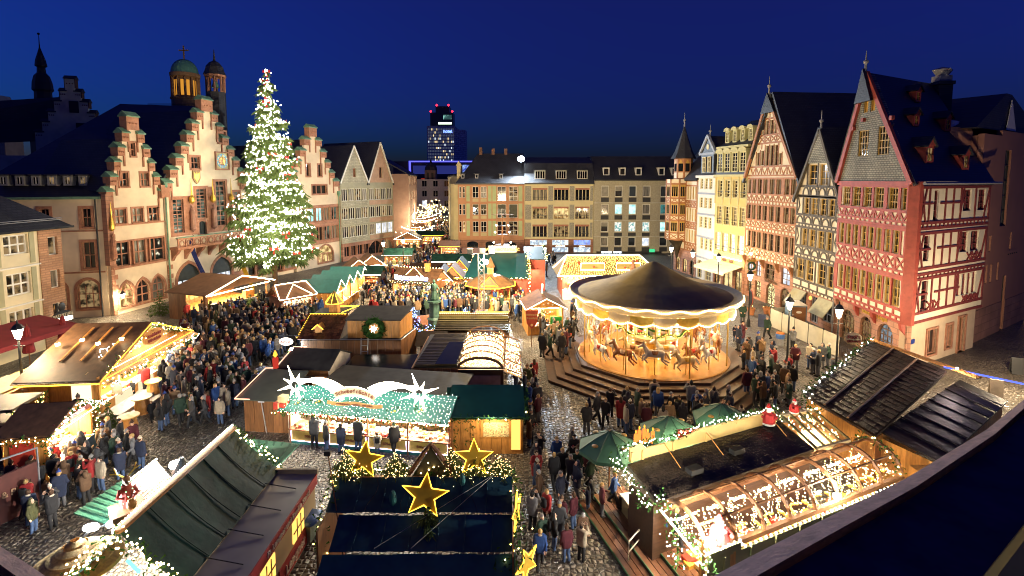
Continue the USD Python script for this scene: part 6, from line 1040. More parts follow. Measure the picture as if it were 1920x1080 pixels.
for n_ in range(1, 7): x = W * n_ / 7; T.part('tarp_seam', MB().tube([[x, 1.74, 2.94], [x + .02, 1.3, 2.63], [x, .82, 2.43]], .012, 4), tarp_blue); T.part('tarp_seam', MB().tube([[x + .2, .8, 2.36], [x + .22, .35, 2.08], [x + .2, -.1, 1.93]], .012, 4), tarp_blue)
for n_ in range(4): T.part('cable', MB().tube([[1.2 + n_ + .12 * math.sin(5 * s + n_), 1.75 - .95 * s, 2.96 - .53 * s - .04 * math.sin(3.14 * s)] for s in np.linspace(0, 1, 9)], .008, 3), black)
T.part('left_wall', MB().box(-.05, .1, 0, .0, 2.2, 2.35), board_v); T.part('right_wall', MB().box(W, -.8, 0, W + .05, 2.2, 2.3), board_v); T.part('front_roof', MB().slab([[-.05, 1.76, 2.9], [W, 1.76, 2.9], [W, 2.4, 2.6], [-.05, 2.4, 2.6]], .05), board_v)
for k in range(2): T.part('stay_wire', MB().tube([[W - .5, 1.8, 3.0], [1.6 + k, -.1, 2.0]], .008, 3), steel)
T.part('tarp_bundle', MB().ball((1.85, 1.1, 2.62), (.1, .1, .3)), tarp_teal); T.part('tarp_bundle', MB().ball((W - 1.5, 1.6, 2.9), (.09, .09, .25)), tarp_teal)
T.part('scalloped_gable', MB().prism([(W * .53 - .62, 2.75), (W * .53 + .62, 2.75), (W * .53, 3.75)], 1.98, 2.02), M('gable_olive', (.10, .09, .04), .5)); T.part('gable_trim', MB().tube([[W * .53 - .7, 2.0, 2.85], [W * .53 - .5, 2.0, 3.15], [W * .53 - .2, 2.0, 3.6], [W * .53, 2.0, 3.85], [W * .53 + .2, 2.0, 3.6], [W * .53 + .5, 2.0, 3.15], [W * .53 + .7, 2.0, 2.85]], .07, 6).many([(W * .53 + s * q * .7, 2.0, 3.85 - q) for s in (-1, 1) for q in np.linspace(.1, .95, 7)], .09), board_v)
garland(T, [[-.1, 1.8, 2.9], [-.15, .8, 2.4], [-.15, .6, 1.2]], r=.16, step=.12, lightm=bulb_gold); garland(T, [[W + .12, 1.8, 2.9], [W + .15, .6, 2.3], [W + .2, -.6, 1.9]], r=.22, step=.2, lightm=bulb_gold); garland(T, [[W + .05, -.2, 2.0], [W - .4, -.5, 1.7]], r=.25, step=.4); garland(T, [[.3, 2.05, 2.95], [W - .3, 2.05, 2.95]], r=.16, step=.12)
for k, (px, top, lb) in enumerate(((632, 848, 'leftmost small lit fir on the blue tarpaulin stall'), (662, 858, 'small lit fir left of the gold star on the blue stall roof'), (731, 856, 'narrow lit fir left of the scalloped gable'), (840, 846, 'lit fir right of the scalloped gable'), (893, 850, 'lit fir in front of the right gold star'), (935, 862, 'rightmost small lit fir on the blue tarpaulin stall'))):
 x = (px - 960) / 960 * 15.3; zt = ZAT(x, 15.3, top); t = Thing('roof_fir', lb, 'fir tree', (x, 15.3, 2.75), group='lit firs on the blue stall roof'); fir(t, zt - 2.7, .56, 10, 9, 40, .22, .03, .015, 6, soft, 0, 20 + k, z0=.05)
def star(px, py, Y, R, label, rot=0.0, tilt=0.0, pole=.6):
 p = AT(px, py, Y); t = Thing('gold_star', label, 'star', p, rot, group='gold stars on the blue tarpaulin stall'); a = [math.pi / 2 + tilt + k * math.pi / 5 for k in range(10)]; P = [(R * (1 if k % 2 == 0 else .42) * math.cos(x), R * (1 if k % 2 == 0 else .42) * math.sin(x)) for k, x in enumerate(a)]
 t.part('plate', MB().prism(P, -.02, .02), M('star_gold', (.52, .33, .03), .5)); t.part('rope_light', MB().tube([[x, -.03, z] for x, z in P], .022, 4, True), strip_yellow); t.part('stem', MB().tube([[0, .04, .1], [0, .04, -R - pole]], .02, 5), iron)
star(683, 860, 15.15, .62, 'gold star at the left between the small lit firs', tilt=-.15); star(889, 857, 15.2, .62, 'gold star at the right behind a lit fir'); star(797, 928, 13.9, .7, 'largest gold star in the middle above the hanging fir branch', tilt=-.12); star(967, 960, 14.0, .6, 'gold star seen nearly edge on at the right side of the blue stall', rot=1.35); star(987, 1056, 13.0, .5, 'lowest gold star at the right edge of the blue stall', rot=.9, tilt=.3)
p = AT(803, 975, 13.75); t = Thing('hanging_fir', 'dark fir top tied under the largest gold star', 'fir tree', (p[0], p[1], p[2] - .55)); fir(t, .95, .42, 8, 8, 40, .28, .045, 0, 0, None, 0, 31, z0=.1)
p = AT(645, 1000, 13.6); t = Thing('lamp_pole', 'thin leaning pole with a small dark lamp head beside the blue stall', 'pole', (p[0], p[1], 1.0)); q = AT(615, 850, 14.6) - t.o; t.part('pole', MB().tube([[0, 0, 0], q * .5, q], .018, 5), wood); t.part('head', MB().box(q[0] - .1, q[1] - .06, q[2] - .05, q[0] + .08, q[1] + .06, q[2] + .08), iron)
g = G(580, 1012); t = Thing('wheelie_bin', 'grey green wheeled bin with blue bag over its rim beside the red wall', 'bin', g, -.25); t.part('body', MB().add([[-.22, -.25, .1], [.22, -.25, .1], [.22, .25, .1], [-.22, .25, .1], [-.29, -.32, .8], [.29, -.32, .8], [.29, .32, .8], [-.29, .32, .8]], BOXF), M('bin_green', (.25, .32, .26), .5)); t.part('lid', MB().box(-.31, -.34, .805, .31, .34, .87), M('bin_lid', (.02, .08, .25), .4)); t.part('bag', MB().ball((.2, -.1, .78), (.2, .3, .14)), M('blue_bag', (.06, .14, .4), .4))
for s in (-1, 1): t.part('wheel', MB().prism(Polygon([(.09 * math.cos(a), .09 + .09 * math.sin(a)) for a in np.arange(10) * .628]), s * .2 - .03, s * .2 + .03, ax='yz'), black)
FL, FR = G(522, 770, 1.8), G(836, 797, 1.8)
k, W = between(FL, FR); T = Thing('chocolate_fruit_stall', 'brightest long stall with turquoise light netted roof, comet signs and glass counter', 'market stall', **k); D = 3.0; bm = M('stall_brown', (.24, .09, .04), .5)
boards(T, (W, D), (0, D), 0, 2.2, 12, board_v); boards(T, (W, .7), (W, D), 0, 1.85, 5, board_v); boards(T, (0, D), (0, .7), 0, 1.85, 5, M('board_white', (.6, .55, .45), .6))
m = MB(); nu, nv = 40, 8; u, v = np.meshgrid(np.linspace(-.1, W + .05, nu), np.linspace(0, 1, nv), indexing='ij'); zz = 1.8 + .55 * v - .08 * np.sin(v * math.pi) + .05 * (meshkit.noise(np.stack([u * 2, v * 2, u * 0], -1)) - .5); q = np.stack([u, 1.6 * v, zz], -1).reshape(-1, 3); i, j = np.meshgrid(np.arange(nu - 1), np.arange(nv - 1), indexing='ij')
T.part('turquoise_roof', m.add(q, np.stack([i * nv + j, (i + 1) * nv + j, (i + 1) * nv + j + 1, i * nv + j + 1], -1).reshape(-1, 4)), M('roof_turquoise', (.035, .19, .18), .5, .2, 2), smooth=True)
bp = [(a, 1.6 * b_, 1.85 + .55 * b_) for a in np.arange(.1, W, .155) for b_ in np.linspace(.03, .95, 10) + R_.normal(0, .02, 10)]; T.part('light_net', MB().many(np.array(bp) + R_.normal(0, .025, (len(bp), 3)), .015), bulb_cool, kind='stuff')
T.part('rear_roof', MB().slab([[.8, 1.6, 2.3], [W + .1, 1.6, 2.3], [W + .1, 4.3, 2.36], [.8, 4.3, 2.36]], .06), roofing)
garland(T, [[-.15, -.05, 1.76], [W + .1, -.05, 1.76]], r=.07, step=.1); T.part('red_bows', MB().many([(x, -.12, 1.78 + .05 * R_.random()) for x in np.arange(.1, W, .4)], .055), red_bow, kind='stuff')
ct = .72
for n_ in range(5): x = .15 + n_ * W / 4.1; T.part('counter_post', MB().box(min(x, W) - .03, .55, 0, min(x, W) + .03, .62, 1.8), bm)
T.part('counter', MB().box(.1, .5, ct - .04, W, 1.4, ct), bm); T.part('counter_front', MB().box(.1, .62, .12, W, .68, ct - .05), bm); T.part('skirt', MB().box(.1, .58, 0, W, .62, .14), tarp_teal)
yb = M('panel_yellow', (.50, .36, .08), .5)
for n_ in range(4):
 x0 = .2 + n_ * (W - .2) / 4; x1 = x0 + (W - .2) / 4 - .12; T.part('painted_panel', MB().box(x0, .585, .17, x1, .618, ct - .1), yb); T.part('panel_lettering', MB().text('Schokofrüchte' if n_ in (1, 3) else 'Süßes', .11, ((x0 + x1) / 2, .58, .36), (1, 0, 0), (0, 0, 1)), bm); T.part('violet_tube', MB().tube([[x0, .56, ct - .1], [x0, .56, .17], [x1, .56, .17], [x1, .56, ct - .1]], .022, 4), neon_violet)
goods(T, .2, .6, W - .1, 1.35, ct + .01, 160, .1); T.part('tray_shelf', MB().box(.15, 1.5, .95, W - .1, 1.9, .98), counter_w); goods(T, .2, 1.5, W - .1, 1.9, .99, 110, .1); goods(T, .2, 2.5, W - .1, 2.9, 1.2, 60, .12); T.part('back_shelf', MB().box(.15, 2.45, 1.15, W - .1, 2.95, 1.2), counter_w)
T.part('glass_front', MB().box(.15, .52, ct + .001, W, .53, ct + .3), glassmat('counter_glass')); T.part('lamp_tube', MB().tube([[.3, .6, 1.72], [W - .3, .6, 1.72]], .03, 5), neon_white); lamp(T.path, 'r', 'lamp', (W / 2, 1.1, 1.7), 330, (1, .9, .72), w=W * .9, h=.7)
def comet(px, py, s, label):
 p = AT(px, py, 21.5 if s > 0 else 22.6); t = Thing('comet_sign', label, 'light sign', p, math.atan2(FR[1] - FL[1], FR[0] - FL[0]), group='comet light signs on the chocolate stall'); m = MB()
 for k in range(8): a = k * math.pi / 4 + .35; m.prism([(.2 * math.cos(a - .5), .2 * math.sin(a - .5)), (.2 * math.cos(a + .5), .2 * math.sin(a + .5)), ((.95 if k % 2 == 0 else .62) * math.cos(a), (.95 if k % 2 == 0 else .62) * math.sin(a))], -.02, .02)
 t.part('star_bulbs', m, E('sign_blaze', (1, .88, .6), 8)); m = MB()
 for k in range(4): q = np.linspace(0, 1, 9); m.prism(Polygon(stroke([(-s * (.2 + 2.15 * x), .1 + .05 * k + (.42 - .1 * k) * math.sin(x * 2.2) - .42 * x * x * (1 + .35 * k)) for x in q], .15)), -.015, .015)
 t.part('tail_bulbs', m, E('sign_blaze', (1, .88, .6), 8)); t.part('stand', MB().tube([[0, .05, 0], [0, .05, -.6]], .02, 4), steel); lamp(t.path, 's', 'glow', (-s * .6, -.9, .5), 22, (1, .86, .6), .15)
comet(786, 738, 1, 'comet light sign with star at its right end on the chocolate stall'); comet(553, 722, -1, 'comet light sign with star at its left end on the chocolate stall')
p = AT(665, 742, 21.7); t = Thing('arched_name_sign', 'glowing arched name sign between the two comets', 'light sign', p, math.atan2(FR[1] - FL[1], FR[0] - FL[0])); q = np.linspace(-1, 1, 13)
t.part('arch', MB().prism(Polygon(stroke([(x * .95, .22 - .28 * x * x) for x in q], .34)), -.03, .03), E('sign_cream', (1, .86, .6), 2.6)); t.part('arch_tubes', MB().tube([[x * 1.05, -.05, .42 - .36 * x * x] for x in q], .03, 4).tube([[x * .95, -.05, .02 - .26 * x * x] for x in q], .03, 4), E('sign_blaze', (1, .88, .6), 8)); mb = MB()
for k, chx in enumerate('Schokofrüchte'): x = -.8 + 1.6 * k / 12; mb.text(chx, .15, (x, -.04, .15 - .28 * x * x), (1, 0, -.5 * x), (.5 * x, 0, 1))
t.part('lettering', mb, M('lettering_brown', (.3, .10, .05), .5)); t.part('ribbon', MB().prism(Polygon(stroke([(x * 1.3, -.38 + .04 * math.cos(x * 5)) for x in q], .16)), -.05, -.02), M('ribbon_tan', (.55, .30, .10), .5)); t.part('ribbon_lettering', MB().text('weich & lecker   YVONNE   stets frisch', .07, (0, -.06, -.42), (1, 0, 0), (0, 0, 1)), M('lettering_brown', (.3, .10, .05), .5))
for px, py, lb in ((528, 758, 'stacked gift boxes at the left end of the chocolate stall roof'), (815, 782, 'red gift box at the right end of the chocolate stall roof')):
 p = AT(px, py, 22.3); t = Thing('gift_box', lb, 'gift box', (p[0], p[1], p[2] - .2), -.3); t.part('box', MB().box(-.28, -.2, 0, .28, .2, .32), M('gift_red', (.5, .05, .03), .5)); t.part('ribbon', MB().box(-.29, -.035, -.001, .29, .035, .33).box(-.035, -.21, -.001, .035, .21, .331), M('gift_cream', (.65, .5, .25), .5)); t.part('upper_box', MB().box(-.1, -.12, .335, .25, .2, .6), M('gift_cream', (.65, .5, .25), .5))
for px, py, lb in ((558, 755, 'leftmost fir bunch on the chocolate stall roof'), (597, 752, 'second fir bunch from the left on the chocolate stall roof'), (738, 770, 'third fir bunch on the chocolate stall roof'), (788, 768, 'rightmost fir bunch on the chocolate stall roof')):
 t = Thing('fir_bunch', lb, 'decoration', AT(px, py, 22.4 - (px - 558) / 230), group='fir bunches on the chocolate stall roof'); garland(t, [[-.15, 0, 0], [.15, 0, .02]], r=.13, step=.06); t.part('baubles', MB().many([(.08, -.14, .05), (-.05, -.14, -.02)], .06), gold)
g = G(500, 812); t = Thing('sign_post', 'grey post with a small blue and white letter sign', 'sign', g, -.1); t.part('post', MB().tube([[0, 0, 0], [-.2, 0, 1.5]], .025, 6), steel); t.part('sign', MB().box(-.36, -.02, 1.5, -.05, .0, 1.82), M('sign_face', (.65, .67, .7), .4)); t.part('lettering', MB().text('EA3', .14, (-.2, -.025, 1.59), (1, 0, 0), (0, 0, 1)), M('sign_blue', (.03, .06, .4), .4))
# ================================================================ MIDDLE OF THE SQUARE
def roofpts(T, *pts): return [T.l(G(*p)) for p in pts]
FL, FR = G(843, 772, 1.9), G(980, 772, 1.9)
T = hut('green_awning_stall', 'stall under a plain dark teal awning roof with a patterned board on its ivy front', FL, FR, 2.4, 1.85, 2.5, board_h, tarp_green, None, axis='x', front='closed', pw=0); W = T.W
T.part('awning', MB().slab([[-.1, -.35, 1.82], [W + .1, -.35, 1.82], [W + .05, 1.3, 2.58], [-.05, 1.3, 2.58]], .05), M('teal_awning', (.008, .06, .053), .55, .2, 1.5)); garland(T, [[0, -.4, 1.75], [W + .1, -.4, 1.75], [W + .15, 1.2, 2.5]], r=.1, step=1.2, br=.05)
T.part('notice_board', MB().box(W * .42, -.06, .75, W * .85, -.02, 1.5), board_h); T.part('patterned_face', MB().box(W * .46, -.075, .8, W * .81, -.061, 1.45), M('board_dots', (.5, .38, .18), .6, .9, 16)); garland(T, [[.2, -.08, .2], [.25, -.08, 1.7], [1.0, -.08, 1.6], [.9, -.08, .3]], r=.16, step=9); T.part('lit_door', MB().box(W - .5, -.07, .2, W - .1, -.03, 1.6), E('amber_pane', (1, .55, .12), 1.3)); lamp(T.path, 's', 'lamp', (W * .6, -.7, 1.6), 30, WARM, .08)
FL, FR = G(457, 736, 1.9), G(548, 740, 1.9)
T = hut('grey_roofed_stall', 'stall with two dark felt roofs edged by a pink tube, candle on top', FL, FR, 2.4, 1.85, 2.3, board_v, roofing, None, axis='x', front='closed', pw=0); W = T.W
T.part('front_slope', MB().slab([[-.15, -.45, 1.75], [W, -.45, 1.75], [W, 1.6, 2.45], [.2, 1.6, 2.45]], .05), M('felt_green_grey', (.075, .08, .06), .5, .2, 2)); T.part('upper_shed', MB().box(.8, 2.2, 0, 3.2, 4.6, 2.3), board_v); T.part('white_gable', MB().prism([(2.1, 0), (4.7, 0), (4.7, 2.3), (3.4, 2.9), (2.1, 2.3)], 3.2, 3.25, ax='yz'), M('white_sheet', (.5, .47, .42), .6)); T.part('upper_roof', MB().slab([[.5, 2.0, 2.35], [3.3, 2.0, 2.35], [3.3, 3.4, 2.98], [.7, 3.4, 2.98]], .06).slab([[3.3, 4.8, 2.35], [.7, 4.8, 2.35], [.7, 3.4, 2.98], [3.3, 3.4, 2.98]], .06), roofing)
strip(T, [[-.15, -.48, 1.8], [.15, 1.6, 2.5], [.5, 1.9, 2.42], [.68, 3.4, 3.03], [1.4, 3.4, 3.05]], E('tube_pink', (1, .4, .25), 2.5), .025); strip(T, [[-.15, -.48, 1.8], [.6, -.48, 1.8]], E('tube_pink', (1, .4, .25), 2.5), .025)
p = G(517, 690, 2.4); t = Thing('giant_candle', 'red candle decoration with orange flame on the grey roofed stall', 'candle', p); t.part('wax', MB().lathe([(.13, 0), (.15, .5), (.12, .55), (0, .56)], 10), E('candle_red', (.6, .05, .03), .7)); t.part('flame', MB().lathe([(.02, .56), (.12, .68), (.07, .82), (0, .95)], 8), E('flame', (1, .45, .05), 1.5))
T = Thing('log_bar', 'big brown board bar with shingled mansard, lit cupola, orange upper hut and wreath', 'market bar', (-12.4, 29.4, 0)); ZB = 2.55
boards(T, (0, 0), (5.85, 0), 0, ZB, 13, board_v); boards(T, (5.85, 0), (6.3, 2.4), 0, ZB, 5, board_v); T.part('deck_roof', MB().prism([(0, 0), (5.85, 0), (6.3, 2.4), (0, 2.4)], ZB, ZB + .05, ax='xy'), roofing); T.part('edge_strip', MB().tube([[0, -.03, ZB + .06], [5.88, -.03, ZB + .06], [6.32, 2.4, ZB + .06]], .02, 4), steel); boards(T, (0, 2.4), (0, 0), 0, ZB, 4, board_v)
boards(T, (2.65, .3), (5.75, .3), ZB + .05, 3.75, 6, board_h); boards(T, (5.75, .3), (6.1, 2.2), ZB + .05, 3.75, 4, board_h); T.part('upper_roof', MB().slab([[2.55, .15, 3.76], [5.85, .15, 3.76], [6.2, 2.4, 4.05], [2.75, 2.4, 4.05]], .08), roofing)
wr = T.part('wreath', MB().tube([[4.25 + .5 * math.cos(a), .2, 3.2 + .5 * math.sin(a)] for a in np.arange(20) * .314], .17, 7, True), garl); R2 = R_.normal(0, 1, (900, 3)); aa = R_.uniform(0, 6.28, 900); q = np.c_[4.25 + .5 * np.cos(aa), np.full(900, .15), 3.2 + .5 * np.sin(aa)] + R2 * [.1, .07, .1]; d_ = R_.normal(0, .1, (900, 3)); e_ = R_.normal(0, .04, (900, 3)); T.part('wreath_needles', MB().add(np.stack([q, q + d_, q + d_ * .5 + e_], 1).reshape(-1, 3), np.arange(2700).reshape(-1, 3)), garl, kind='stuff', parent=wr); T.part('wreath_star', MB().prism([((.26 if k % 2 else .12) * math.cos(k * .449) + 4.25, (.26 if k % 2 else .12) * math.sin(k * .449) + 3.2) for k in range(14)], .1, .13), E('wreath_white', (1, .9, .8), 5), parent=wr)
lad = MB().beam((3.55, -.5, 0), (3.55, -.05, ZB + .15), .05).beam((3.95, -.5, 0), (3.95, -.05, ZB + .15), .05)
for k in range(7): f = (k + .7) / 7.5; lad.beam((3.55, -.5 + .45 * f, f * ZB), (3.95, -.5 + .45 * f, f * ZB), .03)
t = Thing('ladder', 'aluminium ladder leaning on the brown board bar', 'ladder', T.o); t.part('ladder_frame', lad, steel)
for u in (1.9, 4.7): T.part('door', MB().box(u, -.06, .1, u + .95, -.03, 1.9), board_v); T.part('handle', MB().box(u + .75, -.09, 1.0, u + .85, -.06, 1.05), iron)
mz = [(-.2, -.05, ZB + .08), (2.3, -.05, ZB + .08), (2.15, 1.3, 3.75), (.15, 1.3, 3.75)]; T.part('mansard', MB().slab(mz, .06).slab([mz[1], (2.5, 2.6, ZB + .08), (2.2, 1.6, 3.75), mz[2]], .06), shing_dk); T.part('mansard_top', MB().box(.15, 1.3, 3.7, 2.2, 3.0, 3.76), roofing); tiles(T, mz[0], (2.5, 0, 0), (.1, 1.35, 1.15), 13, 8, M('shingle_mix', (.13, .05, .02), .5, .4, 3, .004, orand=.6), t=.03)
strip(T, [[.1, 1.25, 3.82], [2.25, 1.25, 3.82]], strip_yellow, .04, step=.09); strip(T, [[-.2, -.1, 2.75], [.1, 1.25, 3.82]], strip_yellow, .03, step=.12); strip(T, [[1.9, 1.5, 3.82], [2.5, 3.2, 3.85]], strip_yellow, .03); strip(T, [[1.3, 3.0, 3.85], [2.9, 3.0, 3.85]], strip_yellow, .035)
cu = T.part('cupola', MB().lathe([(.36, 3.76), (.34, 4.35), (0, 4.36)], 8, (1.35, 1.9, 0)), board_h); T.part('cupola_roof', MB().lathe([(.55, 4.36), (.3, 4.7), (.04, 5.1), (0, 5.12)], 8, (1.35, 1.9, 0)), M('cupola_roof', (.3, .2, .05), .5), parent=cu)
for k in range(8): a = k * .785; strip(T, [[1.35 + .56 * math.cos(a), 1.9 + .56 * math.sin(a), 4.38], [1.35, 1.9, 5.1]], strip_yellow, .02)
T.part('cupola_rim', MB().tube([[1.35 + .56 * math.cos(a), 1.9 + .56 * math.sin(a), 4.37] for a in np.arange(8) * .785], .025, 4, True), strip_yellow, parent=cu); T.part('little_dormer', MB().box(.75, .2, 2.95, 1.15, .7, 3.2).prism([(.65, 3.2), (1.25, 3.2), (.95, 3.45)], .1, .8), board_h); strip(T, [[.62, .08, 3.18], [.95, .08, 3.47], [1.28, .08, 3.18]], strip_yellow, .03)
t = Thing('hanging_light_sign', 'small white lit sign and bright lamp at the left corner of the brown bar', 'light sign', (-13.2, 29.2, 2.55)); t.part('board', MB().ball((0, 0, 0), (.42, .05, .24), ICO2), E('sign_cream2', (1, .85, .75), 2.2)); t.part('lettering', MB().text('Glühwein', .12, (0, -.06, -.05), (1, 0, 0), (0, 0, 1)), M('sign_maroon', (.25, .03, .02), .6)); t.part('arm', MB().tube([[-.4, 0, .35], [.8, 0, .35]], .02, 4), iron); t.part('bulb', MB().ball((.35, -.1, -.4), .1), E('flood_lens', (.75, .88, 1), 60)); lamp(t.path, 's', 'glow', (.35, -.4, -.4), 60, COLD, .08); garland(t, [[.2, -.05, -.55], [.7, 0, -.9]], r=.15, step=.06)
t = Thing('small_shed', 'small dark shingled shed right of the wreath hut', 'shed', (-5.7, 31.0, 0)); t.part('walls', MB().prism([(0, 0), (1.5, 0), (1.5, 1.7), (0, 1.7)], 0, 1.6), board_v); t.part('roof', MB().slab([[-.3, -.2, 1.75], [1.6, -.2, 1.75], [1.6, .9, 2.35], [-.3, .9, 2.35]], .05).slab([[1.6, 2.0, 1.75], [-.3, 2.0, 1.75], [-.3, .9, 2.35], [1.6, .9, 2.35]], .05), shing_dk)
t = Thing('dark_lean_to', 'dark glossy lean to roof between the chocolate stall and the brown bar', 'shed', (-9.0, 26.2, 0)); t.part('walls', MB().box(0, 0, 0, 3.6, 2.0, 1.7), board_v); t.part('roof', MB().slab([[-.2, -.2, 1.8], [3.7, -.2, 1.8], [3.9, 2.1, 2.1], [.1, 2.1, 2.1]], .06), M('wet_black_roof', (.02, .02, .02), .15))
T = Thing('vault_bar', 'bar with slatted dark roof beside a clear barrel vault full of fairy lights', 'market bar', (-5.2, 25.8, 0)); slat = M('wet_slats', (.05, .04, .02), .22, .3, 3, orand=.3)
for k in range(22): y = .05 + k * .25; T.part('roof_slat', MB().box(.15 + .05 * y, y, 2.36, 2.35, y + .15, 2.42), slat)
T.part('roof_deck', MB().box(.1, 0, 2.25, 2.4, 5.5, 2.33), M('deck_dark', (.02, .018, .012), .4)); boards(T, (0, -.02), (2.4, -.02), 0, 2.25, 6, board_v); boards(T, (0, 5.4), (0, 0), 0, 2.25, 10, board_v); T.part('plastic_sheet', MB().slab([[1.2, .0, 2.46], [2.3, .0, 2.46], [2.4, 3.6, 2.46], [1.5, 3.6, 2.46]], .02), M('black_foil', (.02, .02, .02), .12))
vx0, vx1, VL = 2.35, 4.75, 5.6; vc, vr = (vx0 + vx1) / 2, (vx1 - vx0) / 2; arcs = [(vc + vr * math.cos(a), 2.2 + .62 * math.sin(a)) for a in np.linspace(0, math.pi, 15)]
m = MB();
for y0, y1 in [(VL * k / 6, VL * (k + 1) / 6) for k in range(6)]: m.add([[x, y, z] for y in (y0, y1) for x, z in arcs], [[i, i + 1, i + 16, i + 15] for i in range(14)])
T.part('glazing', m, glassmat('vault_film'), smooth=True)
for k in range(7): y = VL * k / 6; T.part('vault_rib', MB().tube([[x, y, z + .01] for x, z in arcs], .035, 5), wood)
T.part('light_curtain', MB().many([(x, y, z) for x, y, z in zip(vc + R_.uniform(-.95, .95, 1300) * vr, R_.uniform(.1, VL, 1300), 2.1 + R_.uniform(0, .4, 1300))], .022), bulb_warm, kind='stuff'); T.part('ceiling', MB().box(vx0, 0, 1.95, vx1, VL, 1.99), M('vault_inner', (.3, .16, .07), .6)); lamp(T.path, 'r', 'lamp', (vc, VL / 2, 2.6), 45, WARM, w=1.5, h=5)
T.part('side_glazing', MB().slab([[vx1 + .05, 0, 2.2], [vx1 + .95, 0, 1.85], [vx1 + .95, VL, 1.85], [vx1 + .05, VL, 2.2]][::-1], .02), glassmat('vault_film'))
for k in range(5): y = VL * k / 4; T.part('side_bar', MB().beam((vx1 + .05, y, 2.23), (vx1 + .97, y, 1.88), .05), wood)
T.part('side_lights', MB().many([(vx1 + .1 + .8 * a, VL * b_, 2.12 - .33 * a) for a, b_ in R_.random((420, 2))], .024), bulb_warm, kind='stuff'); T.part('side_ceiling', MB().slab([[vx1 + .05, 0, 2.03], [vx1 + .95, 0, 1.68], [vx1 + .95, VL, 1.68], [vx1 + .05, VL, 2.03]][::-1], .02), M('vault_inner', (.3, .16, .07), .6))
T.part('front_wall', MB().box(vx0, -.02, 0, vx1, .04, 2.15), dark_wood); T.part('plastic_window', MB().box(vx0 + .25, -.06, 1.3, vx1 - .15, -.021, 1.85), M('plastic_window', (.35, .25, .22), .25)); T.part('arch_board', MB().prism(ring(Polygon(arcs), .0, -.1), -.04, .06), dark_wood)
for k in range(9): T.part('louvre', MB().box(.2, 6.4 + k * .27, 2.28 + k * .045, 4.95, 6.6 + k * .27, 2.34 + k * .045), slat)
T.part('louvre_frame', MB().box(.1, 6.3, 0, 5.0, 9.0, 2.2), dark_wood); T.part('yellow_rail', MB().tube([[.2, 8.9, 2.83], [2.3, 8.9, 2.83]], .06, 6).tube([[2.75, 8.9, 2.83], [4.95, 8.9, 2.83]], .06, 6), E('rail_yellow', (1, .7, .12), 2.0)); T.part('rail_bulbs', MB().many([(x, 8.8, 2.78) for x in np.arange(.25, 4.95, .14)], .04), bulb_gold, kind='stuff'); T.part('parapet', MB().box(.15, 8.95, 2.2, 5.0, 9.1, 2.75), wood)
FL, FR = G(385, 552, 2.4), G(501, 524, 2.4)
k, W = between(FL, FR); T = Thing('stage', 'open wooden stage with white edged gable roof and painted back panels at left', 'stage', **k); D = 4.2; sr = M('stage_roof', (.16, .075, .035), .6, .3, 2, orand=.2)
boards(T, (W, D), (0, D), 0, 2.4, 14, board_v); boards(T, (0, D), (0, 2.2), 0, 2.4, 6, board_v); T.part('side_low_wall', MB().box(-.05, 0, 0, .05, 2.2, .9), board_v); T.part('stage_floor', MB().box(0, .1, 0, W, D, .85), board_h); roof_gable(T, 0, W, 2.4, 3.35, D, sr, .35, y0=-.5, t=.08); tiles(T, (-.3, D, 2.36), (0, -D - .4, 0), (W / 2 + .3, 0, .99), 14, 8, sr, 'roof_board', .03); T.part('gable_board', MB().prism([(.2, 2.45), (W - .2, 2.45), (W / 2, 3.25)], -.1, -.05), sr)
strip(T, [[-.4, -.55, 2.33], [W / 2, -.55, 3.42], [W + .4, -.55, 2.33]], strip_white, .06); strip(T, [[0, -.3, 2.25], [W, -.3, 2.25]], strip_white, .06)
for x in (.0, W): T.part('post', MB().box(x - .12, -.1, 0, x + .12, .15, 2.4), wood)
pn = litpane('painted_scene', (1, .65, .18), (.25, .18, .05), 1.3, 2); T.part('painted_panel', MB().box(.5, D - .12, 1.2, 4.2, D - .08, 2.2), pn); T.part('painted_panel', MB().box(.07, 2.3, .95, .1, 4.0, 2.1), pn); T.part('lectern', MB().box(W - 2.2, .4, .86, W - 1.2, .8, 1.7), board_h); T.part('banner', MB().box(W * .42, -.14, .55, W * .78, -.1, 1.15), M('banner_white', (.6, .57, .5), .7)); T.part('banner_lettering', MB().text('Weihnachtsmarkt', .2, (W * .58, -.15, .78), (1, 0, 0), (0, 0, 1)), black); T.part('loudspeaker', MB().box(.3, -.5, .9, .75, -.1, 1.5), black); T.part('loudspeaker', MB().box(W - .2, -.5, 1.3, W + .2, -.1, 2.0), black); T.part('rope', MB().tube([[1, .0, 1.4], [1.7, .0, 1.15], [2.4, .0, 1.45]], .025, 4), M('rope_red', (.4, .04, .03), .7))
lamp(T.path, 'r', 'lamp', (W / 2, 1.2, 2.3), 420, (1, .76, .4), w=W * .8, h=1)
FL, FR = G(528, 560, 2.2), G(586, 550, 2.2)
T = hut('zigzag_light_stall', 'brown stall with zigzag white light tubes on its roof beneath the fir', FL, FR, 2.4, 2.2, 3.1, M('stall_red_brown', (.22, .07, .04), .6, .3, 2, orand=.15), M('stage_roof', (.16, .075, .035), .6, .3, 2, orand=.2), strip_white, axis='x', pw=220); W = T.W
strip(T, [[.3, -.3, 2.25], [W / 2, .7, 3.1], [W - .2, -.3, 2.25]], strip_white, .045); strip(T, [[-.3, -.3, 2.2], [0, 1.2, 3.15], [W, 1.2, 3.15], [W + .3, -.3, 2.2]], strip_white, .045)
